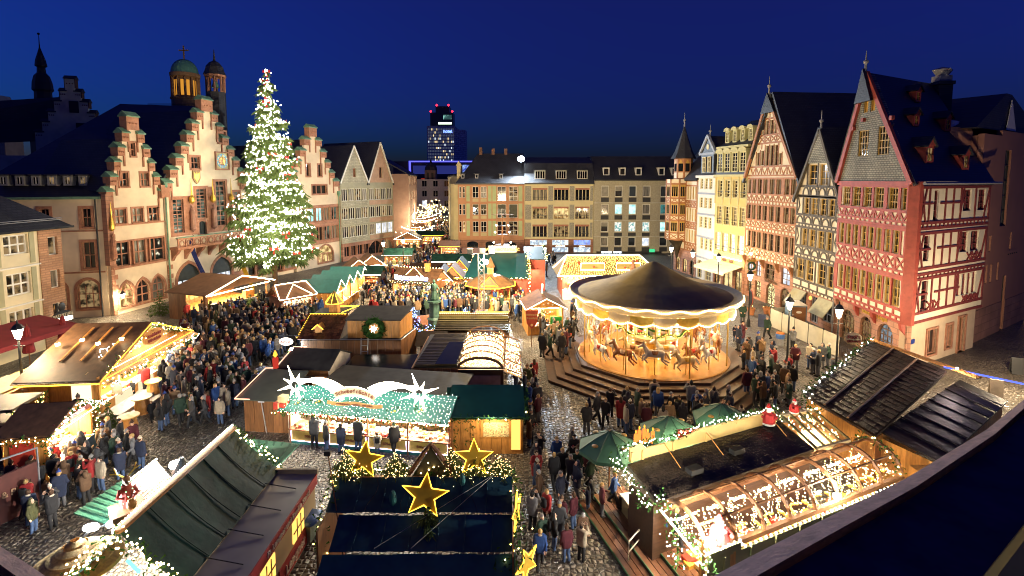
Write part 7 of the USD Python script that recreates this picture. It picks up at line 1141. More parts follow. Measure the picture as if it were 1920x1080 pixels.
for k in range(4):
 y0 = 44.2 + k * 2.25; x0 = -15.7 + .05 * k
 T = hut('teal_roof_stall', ['teal roofed gabled stall, nearest of the row under the fir', 'second teal roofed stall of the row under the fir', 'third teal roofed stall of the row under the fir', 'farthest teal roofed stall of the row under the fir'][k], (x0, y0), (x0 + .05, y0 + 2.1), 2.9, 2.15, 3.0, board_h, tarp_teal, strip_white, pw=150, over=.12, group='teal roofed stalls in a row', strips='all' if k == 0 else 'gable')
for k, (px, py, wd, lb, rm, sm, ax) in enumerate(((672, 503, 2.6, 'left of the two white edged gables beneath the twin gabled house', 'r', 'w', 'y'), (697, 494, 2.6, 'right of the two white edged gables beneath the twin gabled house', 'r', 'w', 'y'), (828, 520, 1.8, 'triangular stall outlined in bulbs right of the blue sign', 'b', 'w', 'y'), (848, 516, 1.8, 'yellow edged stall right of the triangular bulb stall', 'r', 'y', 'y'), (862, 502, 1.8, 'yellow edged stall behind the nearer yellow one', 'g', 'y', 'y'), (745, 476, 3.4, 'green roofed stall at the mouth of the side street', 'g', 'w', 'x'), (800, 506, 3.5, 'brown shingled stall behind the blue sign stall', 'b', 'w', 'x'), (846, 488, 4.2, 'dark green roofed long stall behind the yellow edged stalls', 'g', 'w', 'x'), (690, 512, 2.2, 'dark green roofed stall behind the teal row', 'g', 'w', 'x'),
  (765, 446, 4.0, 'white edged hip stall at the start of the side street crowd', 'b', 'w', 'y'), (805, 440, 4.5, 'green light edged stall across the side street', 'g', 'y', 'x'), (842, 460, 2.6, 'stall with long yellow tube before the corner house', 'r', 'y', 'x'), (775, 425, 3.5, 'lit stall deeper in the side street', 'r', 'w', 'x'), (795, 412, 3.5, 'farthest lit stall in the side street', 'r', 'w', 'x'), (888, 475, 2.6, 'bright stall left of the white sign hall', 'r', 'w', 'x'))):
 p = G(px, py, 2.4); a = .45 if ax == 'y' and k < 2 else 0.0; h_ = (math.cos(a) * wd / 2, math.sin(a) * wd / 2)
 hut('small_stall', lb, (p[0] - h_[0], p[1] - h_[1]), (p[0] + h_[0], p[1] + h_[1]), 2.4, 2.3, 3.3 if ax == 'y' else 3.0, wood, {'r': M('stage_roof', (.16, .075, .035), .6), 'b': shing_dk, 'g': tarp_green}[rm], strip_white if sm == 'w' else strip_yellow, axis=ax, pw=100 if k < 9 else 220, strips='all')
FL, FR = G(735, 526, 2.4), G(812, 530, 2.4)
T = hut('blue_sign_stall', 'mossy shingled stall with glowing blue white sign and little bulb tree on its roof', FL, FR, 3.6, 2.4, 3.4, wood, shing, None, axis='x', pw=200); W = T.W
T.part('blue_sign', MB().text('Bayernstube', .42, (W * .5, -.2, 2.62), (1, 0, 0), (0, 0, 1), .05), E('sign_blue_white2', (.65, .75, 1), 6)); T.part('sign_halo_tube', MB().tube([[W * .12, -.15, 2.58], [W * .88, -.15, 2.58]], .04, 4), E('tube_blue', (.25, .3, 1), 5)); strip(T, [[W * .32, .3, 3.0], [W * .5, .4, 3.7], [W * .68, .3, 3.0]], bulb_warm, .05, step=.12); strip(T, [[-.2, 1.8, 3.45], [W + .2, 1.8, 3.45]], bulb_warm, .06, step=.3); garland(T, [[0, -.3, 2.35], [W, -.3, 2.35]], step=.1); T.part('chimney', MB().box(W * .7, 1.0, 3.2, W * .8, 1.4, 4.0), board_h)
p = G(918, 540, 2.2); T = Thing('octagon_stall', 'brown octagonal stall with yellow eaves lights, gablet and pointed cupola', 'market stall', (p[0], p[1] + 2.0, 0)); ob = M('roof_brown_tile', (.13, .07, .03), .5, .35, 3, orand=.2)
T.part('walls', MB().lathe([(2.0, 0), (2.0, .9), (1.9, .95), (0, .95)], 8, a0=.39, a1=.39 + 2 * math.pi), board_h); T.part('roof', MB().lathe([(2.5, 2.2), (1.0, 3.0), (.4, 3.15), (0, 3.15)], 8, a0=.39, a1=.39 + 2 * math.pi), ob); strip(T, [[2.5 * math.cos(a), 2.5 * math.sin(a), 2.2] for a in np.arange(9) * .785 + .39], strip_yellow, .045)
for k in range(8): a = k * .785 + .39; T.part('post', MB().tube([[1.95 * math.cos(a), 1.95 * math.sin(a), 0], [1.95 * math.cos(a), 1.95 * math.sin(a), 2.3]], .07, 5), board_h)
T.part('gablet', MB().prism([(-.75, 2.45), (.75, 2.45), (0, 3.2)], -2.2, -1.2), ob); strip(T, [[-.78, -2.25, 2.42], [0, -2.25, 3.25], [.78, -2.25, 2.42], [-.78, -2.25, 2.42]], strip_yellow, .04); cu = T.part('cupola', MB().box(-.28, -.28, 3.1, .28, .28, 3.75), board_h); T.part('cupola_light', MB().box(-.18, -.3, 3.2, .18, -.281, 3.65), E('amber_pane', (1, .55, .12), 1.3), parent=cu); T.part('cupola_roof', MB().lathe([(.45, 3.75), (.02, 4.7), (0, 4.72)], 4), ob, parent=cu); goods(T, -1.4, -1.9, 1.4, -1.4, .96, 50, .12); lamp(T.path, 's', 'lamp', (0, -1.0, 2.1), 80, WARM, .15)
T = Thing('teal_hall', 'large hall with plain teal roof, white lit sign and garlanded right edge', 'market hall', (-4.4, 48.9, 0)); W = 5.9; rdw = M('hall_red', (.30, .05, .03), .6)
T.part('walls', MB().box(.1, 0, 0, W - .1, 8, 2.6), rdw); T.part('roof', MB().slab([[-.2, -.3, 2.55], [W + .2, -.3, 2.55], [W, 4.4, 4.25], [.5, 4.4, 4.25]], .08).slab([[W, 9, 2.6], [.5, 9, 2.6], [.5, 4.4, 4.25], [W, 4.4, 4.25]], .08), M('teal_hall_roof', (.006, .05, .055), .5, .2, 1)); T.part('second_roof', MB().slab([[W - .2, 4.6, 3.6], [W + 2.2, 4.6, 3.6], [W + 1.9, 8, 4.5], [W - .2, 8, 4.5]], .08), M('teal_hall_roof', (.006, .05, .055), .5)); T.part('second_wall', MB().box(W, 4.7, 0, W + 2, 8, 3.5), rdw); T.part('lit_sign', MB().box(1.9, 4.6, 4.3, 4.9, 4.75, 5.0), E('sign_cream', (1, .86, .6), 2.6)); T.part('sign_lettering', MB().text('Weihnachtsmarkt', .32, (3.4, 4.58, 4.5), (1, 0, 0), (0, 0, 1)), M('letter_gold', (.6, .42, .1), .5))
garland(T, [[W + .25, -.35, 2.6], [W + .1, 4.4, 4.3]], r=.2, step=.09, br=.05, lightm=bulb_gold); garland(T, [[W + 2.2, 4.5, 3.6], [W + 2.0, 8, 4.5]], r=.2, step=.12, br=.05); garland(T, [[-.2, -.4, 2.5], [W + .2, -.4, 2.5]], step=.16, br=.05); garland(T, [[W + .2, -.3, 2.5], [W + .2, -.3, .4]], r=.14, step=.12, br=.045); lamp(T.path, 'r', 'side_lamp', (W + .8, 2.5, 2.5), 150, WARM, w=1, h=4)
T2 = Thing('wooden_pyramid', 'tall candle pyramid with round lamps behind the white sign', 'pyramid', AT(942, 460, 60)); T2.part('tiers', MB().lathe([(.9, 0), (.9, .1), (.15, .12), (.15, 1.2), (.65, 1.22), (.65, 1.3), (.1, 1.32), (.1, 2.3), (.4, 2.32), (.05, 2.4), (.03, 3.6), (0, 3.6)], 10), wood); T2.part('rotor', MB().box(-1.3, -.08, 3.6, 1.3, .08, 3.64), wood); T2.part('lamps', MB().many([(s * r_, -.3, z) for s in (-1, 1) for r_, z in ((1.0, .4), (.85, 1.6), (.7, 2.4), (1.2, -.1))], .14), lamp_glow)
T = Thing('light_net_stall', 'wide hipped stall wrapped in a net of golden bulbs behind the carousel', 'market stall', (4.9, 50.2, 0), .02); W = 9.6; zr_, ze_ = 4.0, 2.4
ro = M('roof_gold_brown', (.22, .17, .06), .6, .2, 1); P0_, P1_, P2_, P3_ = V(-.4, -.4, ze_), V(W + .4, -.4, ze_), V(W - 1.1, 3, zr_), V(.9, 3, zr_); T.part('roof', MB().slab([P0_, P1_, P2_, P3_], .06).slab([V(-.4, 6.4, ze_), P0_, P3_], .06).slab([P1_, V(W + .4, 6.4, ze_), P2_], .06).slab([V(W + .4, 6.4, ze_), V(-.4, 6.4, ze_), P3_, P2_], .06), ro)
net = [P0_ + (P1_ - P0_) * a + ((P3_ + (P2_ - P3_) * a) - (P0_ + (P1_ - P0_) * a)) * b_ + V(0, -.03, .08) for a in np.linspace(.01, .99, 44) for b_ in np.linspace(.03, .97, 24)]; T.part('bulb_net', MB().many(np.array(net) + R_.normal(0, .04, (len(net), 3)), .032), bulb_gold, kind='stuff')
for pts in ([P0_, P3_, P2_, P1_], [P0_, P1_], [V(-.4, 4.5, ze_), P3_]): strip(T, [q + V(0, -.06, .1) for q in pts], strip_white, .07)
for u in (2.0, 5.6):
 T.part('dormer_frame', MB().box(u, .6, 2.95, u + 2.4, .7, 3.6), ro); strip(T, [[u, .5, 3.6], [u, .4, 2.95], [u + 2.4, .4, 2.95], [u + 2.4, .5, 3.6], [u, .5, 3.6]], strip_white, .05)
T.part('walls', MB().box(.2, .8, 0, W - .2, 5.5, 2.4), M('stall_red_brown', (.22, .07, .04), .6)); T.part('counter', MB().box(.2, -.1, 0, W - .2, .75, .95), counter_w); goods(T, .3, -.05, W - .3, .6, .96, 120, .14); goods(T, .3, .6, W - .3, .78, 1.5, 90, .16); garland(T, [[0, -.3, 2.3], [W, -.3, 2.3]], step=.1, br=.05); lamp(T.path, 'r', 'lamp', (W / 2, .2, 2.25), 420, (1, .88, .66), w=9, h=.6); T.part('baubles', MB().many([(R_.uniform(0, W), R_.uniform(.2, 2), 2.7 + R_.random()) for _ in range(18)], .13), red_bow, kind='stuff')
p = AT(1187, 512, 47); t = Thing('stone_column_statue', 'small sandstone statue on a column behind the carousel canopy', 'statue', (p[0], p[1], 0)); t.part('column', MB().lathe([(.3, 0), (.25, 2.6), (.5, 2.9), (.5, 3.2), (.25, 3.25), (.3, 3.7), (.2, 4.0), (.14, 4.25), (.17, 4.45), (.02, 4.6)], 10), red_stone)
FL, FR = G(990, 577, 2.2), G(1056, 575, 2.2)
T = hut('gable_spike_hut', 'small hut with golden shingle roof, white edges and a lit spike left of the carousel', FL, FR, 3.0, 2.2, 2.9, board_h, shing, strip_white, pw=200); W = T.W
strip(T, [[-.25, 2.6, 2.15], [-.25, -.4, 2.15]], strip_white, .05); strip(T, [[W / 2, 1.6, 2.95], [W / 2, 1.5, 3.7]], strip_white, .07); tiles(T, (-.25, 3.1, 2.03), (0, -3.4, 0), (W / 2 + .25, 0, .8), 9, 6, shing, 'roof_tile', .03); T.part('green_sign', MB().box(W * .62, -.16, .9, W * .95, -.13, 1.5), M('sign_green_p', (.02, .25, .05), .5)); T.part('hearts', MB().many([(.5 + k * .35, -.08, 2.4 + .1 * (k % 2)) for k in range(5)], .09), gm[4])
p = G(997, 612, 1.5); t = Thing('red_pennant', 'red shield shaped pennant with a small crest hanging on a pole', 'pennant', (p[0], p[1], 0)); t.part('cloth', MB().prism([(-.45, 2.65), (.45, 2.65), (.36, 1.7), (.0, 1.3), (-.36, 1.7)], -.02, .02), M('pennant_red', (.5, .08, .05), .7)); t.part('lettering', MB().text('Weihnacht', .12, (0, -.03, 2.3), (1, 0, 0), (0, 0, 1)).text('Frankfurt', .12, (0, -.03, 2.05), (1, 0, 0), (0, 0, 1)).ball((0, -.03, 1.6), (.09, .01, .1)), M('pennant_gold', (.7, .5, .25), .6)); t.part('pole', MB().tube([[0, .05, 0], [0, .05, 2.75]], .03, 6).beam((-.5, .05, 2.68), (.5, .05, 2.68), .04), wood)
p = G(815, 622); T = Thing('fountain_statue', 'green bronze statue on a carved pedestal above an octagonal red stone fountain basin', 'fountain', p); vd = M('verdigris', (.06, .13, .10), .5, .4, 4)
T.part('basin', MB().lathe([(2.3, 0), (2.4, .7), (2.45, .8), (2.2, .8), (2.15, .15), (0, .15)], 8), red_stone); T.part('pedestal', MB().lathe([(.55, .15), (.5, 1.0), (.6, 1.05), (.42, 1.2), (.38, 2.3), (.55, 2.4), (.55, 2.5), (.2, 2.55)], 8), vd); T.part('figure', MB().lathe([(.3, 2.5), (.33, 2.7), (.2, 3.3), (.26, 3.6), (.22, 3.8), (.07, 3.86), (.06, 3.92), (.12, 4.0), (.1, 4.14), (0, 4.18)], 9), vd); T.part('arm', MB().tube([[-.2, 0, 3.7], [-.5, -.1, 3.75], [-.62, -.1, 4.2]], [.07, .06, .03], 6).tube([[.22, 0, 3.7], [.4, -.1, 3.4], [.36, -.2, 3.1]], [.07, .06, .04], 6), vd); T.part('sword', MB().beam((.36, -.2, 3.2), (.42, -.3, 2.4), .04), vd); T.part('scales', MB().tube([[-.62, -.1, 4.2], [-.9, -.1, 4.0]], .015, 4).tube([[-.62, -.1, 4.2], [-.4, -.1, 4.0]], .015, 4).ball((-.9, -.1, 3.95), (.1, .1, .03)).ball((-.4, -.1, 3.95), (.1, .1, .03)), vd)
for k, (px, py, hh, cb, lb) in enumerate(((752, 628, 1.7, 'b', 'fir with blue lights at the left of the fountain'), (775, 612, 1.5, 'b', 'dark fir with a few blue lights behind the fountain rim at left'), (790, 640, 1.3, '', 'dark low fir before the fountain'), (838, 630, 1.5, 'w', 'fir with white lights right of the statue pedestal'), (850, 618, 1.8, '', 'dark fir between the white and blue lit ones by the fountain'), (873, 622, 1.9, 'b', 'fir densely wrapped in blue lights right of the fountain'), (893, 618, 1.2, 'w', 'small white lit fir at the foot of the mast'), (945, 620, 1.2, 'w', 'small white lit fir right of the mast foot'), (470, 585, 1.6, '', 'unlit fir at the right corner of the stage'), (498, 590, 1.5, '', 'unlit fir between the stage and the zigzag stall'), (300, 590, 2.2, '', 'dark potted fir before the pointed arch windows'), (205, 815, 1.5, '', 'unlit fir between the two left stalls'))):
 t = Thing('small_fir', lb, 'fir tree', G(px, py), group='small firs round the fountain and stalls'); fir(t, hh, hh * .42, 9, 8, 30, .3, .05, .035, 9 if cb else 0, {'b': bulb_blue, 'w': bulb_cool, '': None}[cb], 0, 50 + k, z0=.08)
t = Thing('blue_light_garland', 'scalloped string of blue bulbs in front of the fountain', 'light string', G(790, 650)); q = np.linspace(-1.6, 1.6, 40); garland(t, [[x, 0, 1.0 + .45 * abs(math.sin(x * 2.2))] for x in q], r=.12, step=.06, br=.03, lightm=bulb_blue)
# ================================================================ STREET LIGHTS AND TREES BEYOND
t = Thing('street_tree', 'yellow lit street tree left of the side street', 'tree', G(757, 428)); r = np.random.default_rng(5); q = r.normal(0, 1, (2600, 3)); q /= np.linalg.norm(q, axis=1, keepdims=True); q *= (r.random((2600, 1)) ** .4) * [3.2, 3.2, 3.2] ; q += [0, 0, 6.0]; d_ = r.normal(0, .3, (2600, 3)); e_ = r.normal(0, .3, (2600, 3)); t.part('crown', MB().add(np.stack([q, q + d_, q + e_], 1).reshape(-1, 3), np.arange(7800).reshape(-1, 3)), leafmat('autumn_leaves', (.25, .16, .02), (.12, .09, .02)), kind='stuff'); t.part('trunk', MB().tube([[0, 0, 0], [0, 0, 5]], [.3, .15], 6), bark)
t = Thing('tall_street_lamp', 'tall orange sodium lamp in the side street', 'street lamp', G(752, 425)); t.part('pole', MB().tube([[1, -6, 0], [1, -6, 9.5]], .12, 6), iron); t.part('head', MB().ball((1, -6, 9.6), (.5, .3, .2)), E('sodium', (1, .55, .08), 20)); lamp(t.path, 's', 'glow', (.5, -6.5, 9.2), 2200, (1, .55, .12), .3)
for k, (x0, y0, x1, y1, z, mm, lb) in enumerate(((-19.5, 90, -14, 92, 3.6, 'c', 'nearest bulb string across the side street'), (-22, 104, -16, 106, 3.9, 'c', 'second bulb string across the side street'), (-26, 118, -18, 120, 3.6, 'b', 'blue white string over the street trees'), (-24, 130, -20, 131, 4.2, 'w', 'bulb string deep in the side street'), (-27, 150, -22, 150, 4.6, 'w', 'farthest bulb string at the end of the side street'))):
 t = Thing('light_string', lb, 'light string', (x0, y0, z), group='bulb strings across the side street'); b_ = V(x1 - x0, y1 - y0, 0); pts = [b_ * s + V(0, 0, -.8 * math.sin(s * math.pi)) for s in np.linspace(0, 1, 12)]; t.part('wire', MB().tube(pts, .02, 3), iron); t.part('bulbs', MB().many(along(pts, .3), .1), {'c': bulb_cool, 'b': E('bulb_cold', (.85, .9, 1), 8), 'w': bulb_warm}[mm], kind='stuff')
t = Thing('street_glow_lights', 'mass of market bulbs deep in the side street', 'lights', (-22, 120, 0), kind='stuff'); q = np.c_[R_.normal(0, 3.0, 260), R_.uniform(-25, 45, 260), R_.gamma(2.0, .7, 260) + 1.5]; q[:, 0] -= q[:, 1] * .07; t.part('bulbs', MB().many(q, .13), bulb_warm, kind='stuff')
for x, y in ((-17, 96), (-20, 112), (-23, 135)): lamp('/World/street_glow_lights', 's', 'glow', (x + 22, y - 120, 4), 900, (1, .8, .5), .3)
# ================================================================ RIGHT FOREGROUND: glazed bar
A, B = G(1248, 941, 2.3), G(1592, 828, 2.3)
k, W = between(A, B); T = Thing('barrel_glass_bar', 'long bar with lit glass barrel roof on wooden ribs and dark tiled roof behind it', 'market bar', **k); W += .3
tile_m = M('glazed_tile', (.05, .035, .022), .25, .5, 3, orand=.4); olive_b = M('olive_board', (.22, .21, .08), .55, .15, 1.5); tan_b = M('billboard_back', (.58, .40, .13), .55, .15, .8)
ar = [(-1.62 + .81 * (1 - math.cos(a)), 1.82 + .62 * math.sin(a) + .28 * a / math.pi) for a in np.linspace(0, math.pi, 15)]
m = MB(); m.add([[x, y, z] for x in (0, W) for y, z in ar], [[i, i + 1, i + 16, i + 15] for i in range(14)]); T.part('glazing', m, glassmat('vault_film'), smooth=True)
for n_ in range(9): x = W * n_ / 8; T.part('curved_rib', MB().tube([[x, y, z + .01] for y, z in ar], .07, 6), wood)
for i in (4, 9): T.part('purlin', MB().beam((0, ar[i][0], ar[i][1] + .02), (W, ar[i][0], ar[i][1] + .02), .05), wood)
T.part('eaves_beam', MB().box(0, -1.7, 1.7, W, -1.57, 1.84).box(0, -.02, 2.0, W, .1, 2.14), wood)
T.part('bar_floor', MB().box(0, -1.6, .0, W, 0, .14), dark_wood); T.part('bar_counter', MB().box(.4, -1.4, .14, W - .3, -1.0, .95), board_h); goods(T, .5, -1.35, W - .4, -1.05, .96, 110, .07); goods(T, .3, -.8, W - .4, -.2, .3, 160, .17)
pl = [];
for n_ in range(8):
 for i in range(60): u = R_.random(); yy = -1.58 + 1.58 * R_.random(); pl.append((W * (n_ + .08 + .84 * u) / 8, yy, 1.62 + .5 * math.sin(math.pi * min(1, max(0, (yy + 1.62) / 1.62))) * R_.random() + .05))
T.part('fairy_lights', MB().many(pl, .028), bulb_warm, kind='stuff'); cur = []
for n_ in range(60):
 x, yy = W * R_.random(), -1.5 + 1.4 * R_.random(); cur += [(x + .03 * R_.normal(), yy, 2.1 - .08 * j) for j in range(9)]
T.part('light_curtain', MB().many(cur, .018), bulb_warm, kind='stuff')
for n_ in range(8):
 x0 = W * (n_ + .15) / 8; q = [[x0 + W / 8 * .7 * s, -1.25 + .25 * math.sin(s * 9), 1.75 - .25 * math.sin(s * math.pi)] for s in np.linspace(0, 1, 14)]; gl = T.part('bead_garland', MB().many(along(q, .08), .045, ICO), M('bead_gold', (.7, .42, .07), .3, metal=.3), kind='stuff'); T.part('lamp_tube', MB().tube([[x0, -.4, 1.95], [x0 + W / 8 * .6, -.4, 1.98]], .03, 5), neon_white)
for n_ in range(4): lamp(T.path, 'r', 'lamp', (W * (n_ + .5) / 4, -.9, 2.05), 38, (1, .82, .55), w=1.8, h=.8)
for x in (0, W): T.part('end_post', MB().box(x - .08, -1.7, 0, x + .08, -1.57, 1.75), wood)
T.part('end_glass_frame', MB().prism(ring(Polygon(ar + [(ar[-1][0], 1.75), (ar[0][0], 1.7)]), 0, -.08), W - .03, W + .05, ax='yz'), wood); garland(T, [[W - .1, y, z + .08] for y, z in ar], r=.12, step=.25, br=.04)
TL, TR = -.2, W - 2.0; e0, e1 = V(TL, .15, 2.25), V(TR, .15, 2.3); vv = V(0, 1.45, .42)
T.part('tile_bed', MB().slab([e0, e1, e1 + vv, e0 + vv], .1), M('tile_bed', (.03, .022, .016), .5)); m = MB(); nx, ny = 62, 13
for j in range(ny):
 for i in range(nx): p = e0 + (e1 - e0) * (i + .05) / nx + vv * j / ny + V(0, -.01, .03); q = p + (e1 - e0) / nx * .9; r = vv / ny * 1.15 - V(0, 0, .012); m.add([p, q, q + r, p + r, p - V(0, 0, .02), q - V(0, 0, .02), q + r - V(0, 0, .02), p + r - V(0, 0, .02)], BOXF[:, ::-1])
T.part('roof_tiles', m, tile_m, kind='stuff')
tp = e0 + vv; bb = T.part('billboard', MB().prism([(TL + .1, 2.72), (TL + .1, 3.2), (TL + .55, 3.28), (TL + .75, 3.06), (TL + 2.2, 3.04), (TL + 3.2, 3.24), (TR - .6, 3.16), (TR - .2, 3.12), (TR - .2, 2.72)], 1.62, 1.68), tan_b)
for x in (TL + .15, TL + .6, TL + 1.9, TL + 3.4, TR - .25): T.part('batten', MB().box(x - .03, 1.57, 2.72, x + .03, 1.615, 3.05), tan_b, parent=bb)
for x in (TL + 1.5, TL + 3.4, TR - .6): T.part('stay', MB().tube([[x, 1.56, 3.05], [x + .1, .9, 2.55]], .02, 4), board_h)
garland(T, [[TL + .1, 1.72, 3.25], [TL + 2.2, 1.75, 3.1], [TL + 3.2, 1.75, 3.28], [TR, 1.75, 3.16]], r=.06, step=.09, br=.03, lightm=bulb_cool); T.part('vent_box', MB().box(TL + 1.7, .5, 2.45, TL + 2.2, .8, 2.62), black); T.part('vent_box', MB().box(TL + 3.8, .7, 2.55, TL + 4.3, .95, 2.72), black)
T.part('wall', MB().box(TL, .3, 0, TR, 1.5, 2.1), dark_wood); lamp(T.path, 'r', 'front_lamp', ((TL + TR) / 2, 2.2, 2.5), 220, WARM, w=4, h=.4)
sk = [V(TR + .1, .15, 2.3), V(W - .2, .05, 2.3), V(W - .2, 1.5, 2.85), V(TR + .1, 1.6, 2.9)]; T.part('skylight_glass', MB().slab(sk, .02), glassmat('vault_film')); T.part('skylight_bed', MB().slab([p - V(0, 0, .3) for p in sk], .02), M('vault_inner', (.5, .3, .14), .6)); T.part('skylight_lights', MB().many([sk[0] + (sk[1] - sk[0]) * a + (sk[3] - sk[0]) * b_ - V(0, 0, .12) for a, b_ in R_.random((150, 2))], .028), bulb_warm, kind='stuff'); lamp(T.path, 'r', 'lamp', (W - 1.1, .8, 2.4), 40, WARM, w=1, h=.8)
for a in np.linspace(0, 1, 5): T.part('skylight_bar', MB().beam(sk[0] + (sk[1] - sk[0]) * a + V(0, 0, .03), sk[3] + (sk[2] - sk[3]) * a + V(0, 0, .03), .07), M('bar_olive', (.12, .12, .05), .5))
T.part('skylight_rim', MB().beam(sk[3], sk[2], .12).beam(sk[0], sk[1], .1), M('bar_cream', (.5, .44, .28), .5))
ob_ = T.part('olive_signboard', MB().box(-.3, -1.98, 1.35, W + 1.5, -1.93, 1.85).box(-.3, -2.0, 1.85, .9, -1.93, 2.1), olive_b);
for n_ in range(10): x = .3 + n_ * W / 9; T.part('batten', MB().box(x - .02, -2.03, 1.35, x + .02, -1.981, 1.85), olive_b, parent=ob_)
strip(T, [[-.35, -1.96, 1.5], [-.3, -1.96, 2.13], [.95, -1.96, 2.13], [1.0, -1.96, 1.9], [W + 1.5, -1.96, 1.9]], bulb_cool, .045, step=.2); T.part('gutter_roof', MB().box(0, -1.92, 1.6, W + .3, -1.72, 1.66), M('deck_dark', (.02, .018, .012), .4))
for pts in ([G(1150, 862, 2.4), G(1172, 880, 2.45), G(1205, 940, 2.3), G(1235, 952, 2.3)], [G(1235, 928, 2.5), G(1265, 975, 2.2), G(1310, 1035, 2.0), G(1330, 1075, 1.9)], [G(1255, 1000, 2.0), G(1275, 1060, 1.8)], [G(1165, 845, 2.5), G(1215, 838, 2.9)]): garland(T, [T.l(p) for p in pts], r=.15, step=.04, br=.024, lightm=bulb_cool)
strip(T, [T.l(G(1240, 958, 2.15)), T.l(G(1305, 1038, 2.0))], neon_white, .04)
ct = [T.l(G(*q)) for q in ((1172, 925, .85), (1232, 998, .85))]; T.part('side_counter', MB().beam(ct[0], ct[1], .42, .05), counter_w); T.part('counter_front', MB().beam(ct[0] - V(.15, .0, .42), ct[1] - V(.15, .0, .42), .05, .75), M('panel_olive', (.3, .26, .12), .6))
for f in (0, .33, .66, 1): p = ct[0] + (ct[1] - ct[0]) * f - V(.2, 0, 0); T.part('counter_post', MB().box(p[0] - .05, p[1] - .05, 0, p[0] + .05, p[1] + .05, .8), dark_wood)
p = G(1208, 820, 2.85); t = Thing('candle_decoration', 'group of glowing red candles on the left end of the glass bar roof', 'candles', p)
for n_ in range(5): t.part('candle', MB().lathe([(.07, -.2), (.07, .1 + .1 * (n_ % 3)), (0, .12 + .1 * (n_ % 3))], 8, (-.3 + .15 * n_, .1 * (n_ % 2), 0)), E('candle_orange', (1, .22, .04), 1.6)); t.part('flame', MB().ball((-.3 + .15 * n_, .1 * (n_ % 2), .2 + .1 * (n_ % 3)), (.03, .03, .07)), E('flame', (1, .45, .05), 1.5))
skinm = M('skin', (.55, .33, .22), .6, .08, 8); santa_red = M('santa_red', (.5, .03, .025), .7, .15, 4); furw = M('white_fur', (.7, .66, .6), .9, .1, 9)
def santa(p, label, rot=0, s=1.0, plinth=True):
 t = Thing('santa_figure', label, 'santa figure', p, rot); k = lambda *a: tuple(s * x for x in a)
 t.part('coat', MB().lathe([(0, 0)] + [k(.27, .02), k(.3, .2), k(.24, .5), k(.1, .6), (0, s * .62)], 12), santa_red); t.part('fur_trim', MB().lathe([k(.28, 0), k(.31, .05), k(.29, .1)], 12), furw, kind='stuff'); t.part('head', MB().ball(k(0, 0, .7), .11 * s, ICO2), skinm); t.part('beard', MB().ball(k(0, -.07, .62), k(.1, .07, .13)), furw); t.part('hat', MB().lathe([k(.13, .74), k(.1, .82), k(.03, .95), (0, s * .96)], 10), santa_red); t.part('hat_trim', MB().lathe([k(.12, .72), k(.14, .75), k(.12, .78)], 10), furw)
 for sd in (-1, 1): t.part('arm', MB().tube([k(sd * .2, 0, .48), k(sd * .32, -.1, .35), k(sd * .26, -.24, .4)], [.08 * s, .07 * s, .06 * s], 6), santa_red)
 if plinth: t.part('plinth', MB().box(-.32, -.32, -.4, .32, .32, 0), board_h)
santa(G(1347, 1022, 1.9), 'santa figure on a box beside the glaring lamp at the bottom of the glass bar', .2, .95); santa(G(1440, 795, 2.75), 'large santa figure at the right end of the billboard', -.3, .85, False);
p = G(1488, 785, 2.7); santa(p + V(0, 0, .25), 'small santa riding a wooden animal in front of the shingled roof', .5, .6, False); t = Thing('rocking_animal', 'brown wooden animal under the small santa', 'figure', p); t.part('animal', (place(hv, (0, 0, 0), .6, .5), hf), M('toy_brown', (.3, .13, .05), .5), smooth=40); t.part('ledge', MB().box(-.6, -.3, -.36, .6, .3, -.3), dark_wood); garland(t, [[-1.2, .2, -.1], [1.0, .3, 0]], r=.15, step=.05)
p = G(1333, 1016, 2.1); t = Thing('bar_floodlight', 'glaring white floodlight next to the santa at the bottom right', 'floodlight', p); t.part('lens', MB().ball((0, 0, 0), (.17, .12, .14)), E('flood_lens2', (1, .95, .85), 60)); t.part('bracket', MB().tube([[0, 0, 0], [.1, .1, -.5]], .03, 5), iron); lamp(t.path, 's', 'beam', (-.1, -.3, .75), 420, (1, .93, .82), .1)
p = T.w(W * .62, -1.6, 1.95); t = Thing('bar_spotlight', 'bright white spotlight on the near eaves of the glass barrel', 'floodlight', p); t.part('lens', MB().ball((0, 0, 0), (.13, .09, .1)), E('flood_lens2', (1, .95, .85), 60)); t.part('housing', MB().box(-.1, .05, -.1, .1, .15, .1), iron); lamp(t.path, 's', 'beam', (0, -.4, .5), 160, (1, .93, .82), .1)
g0, g1 = G(1083, 945), G(1178, 1085); dv = unit(g1 - g0); nv_ = V(-dv[1], dv[0], 0); nv_ = nv_ if nv_[0] > 0 else -nv_; t = Thing('wooden_deck', 'brown board deck with green edged steps before the glass bar', 'deck', (g0[0], g0[1], 0)); L = 5.2
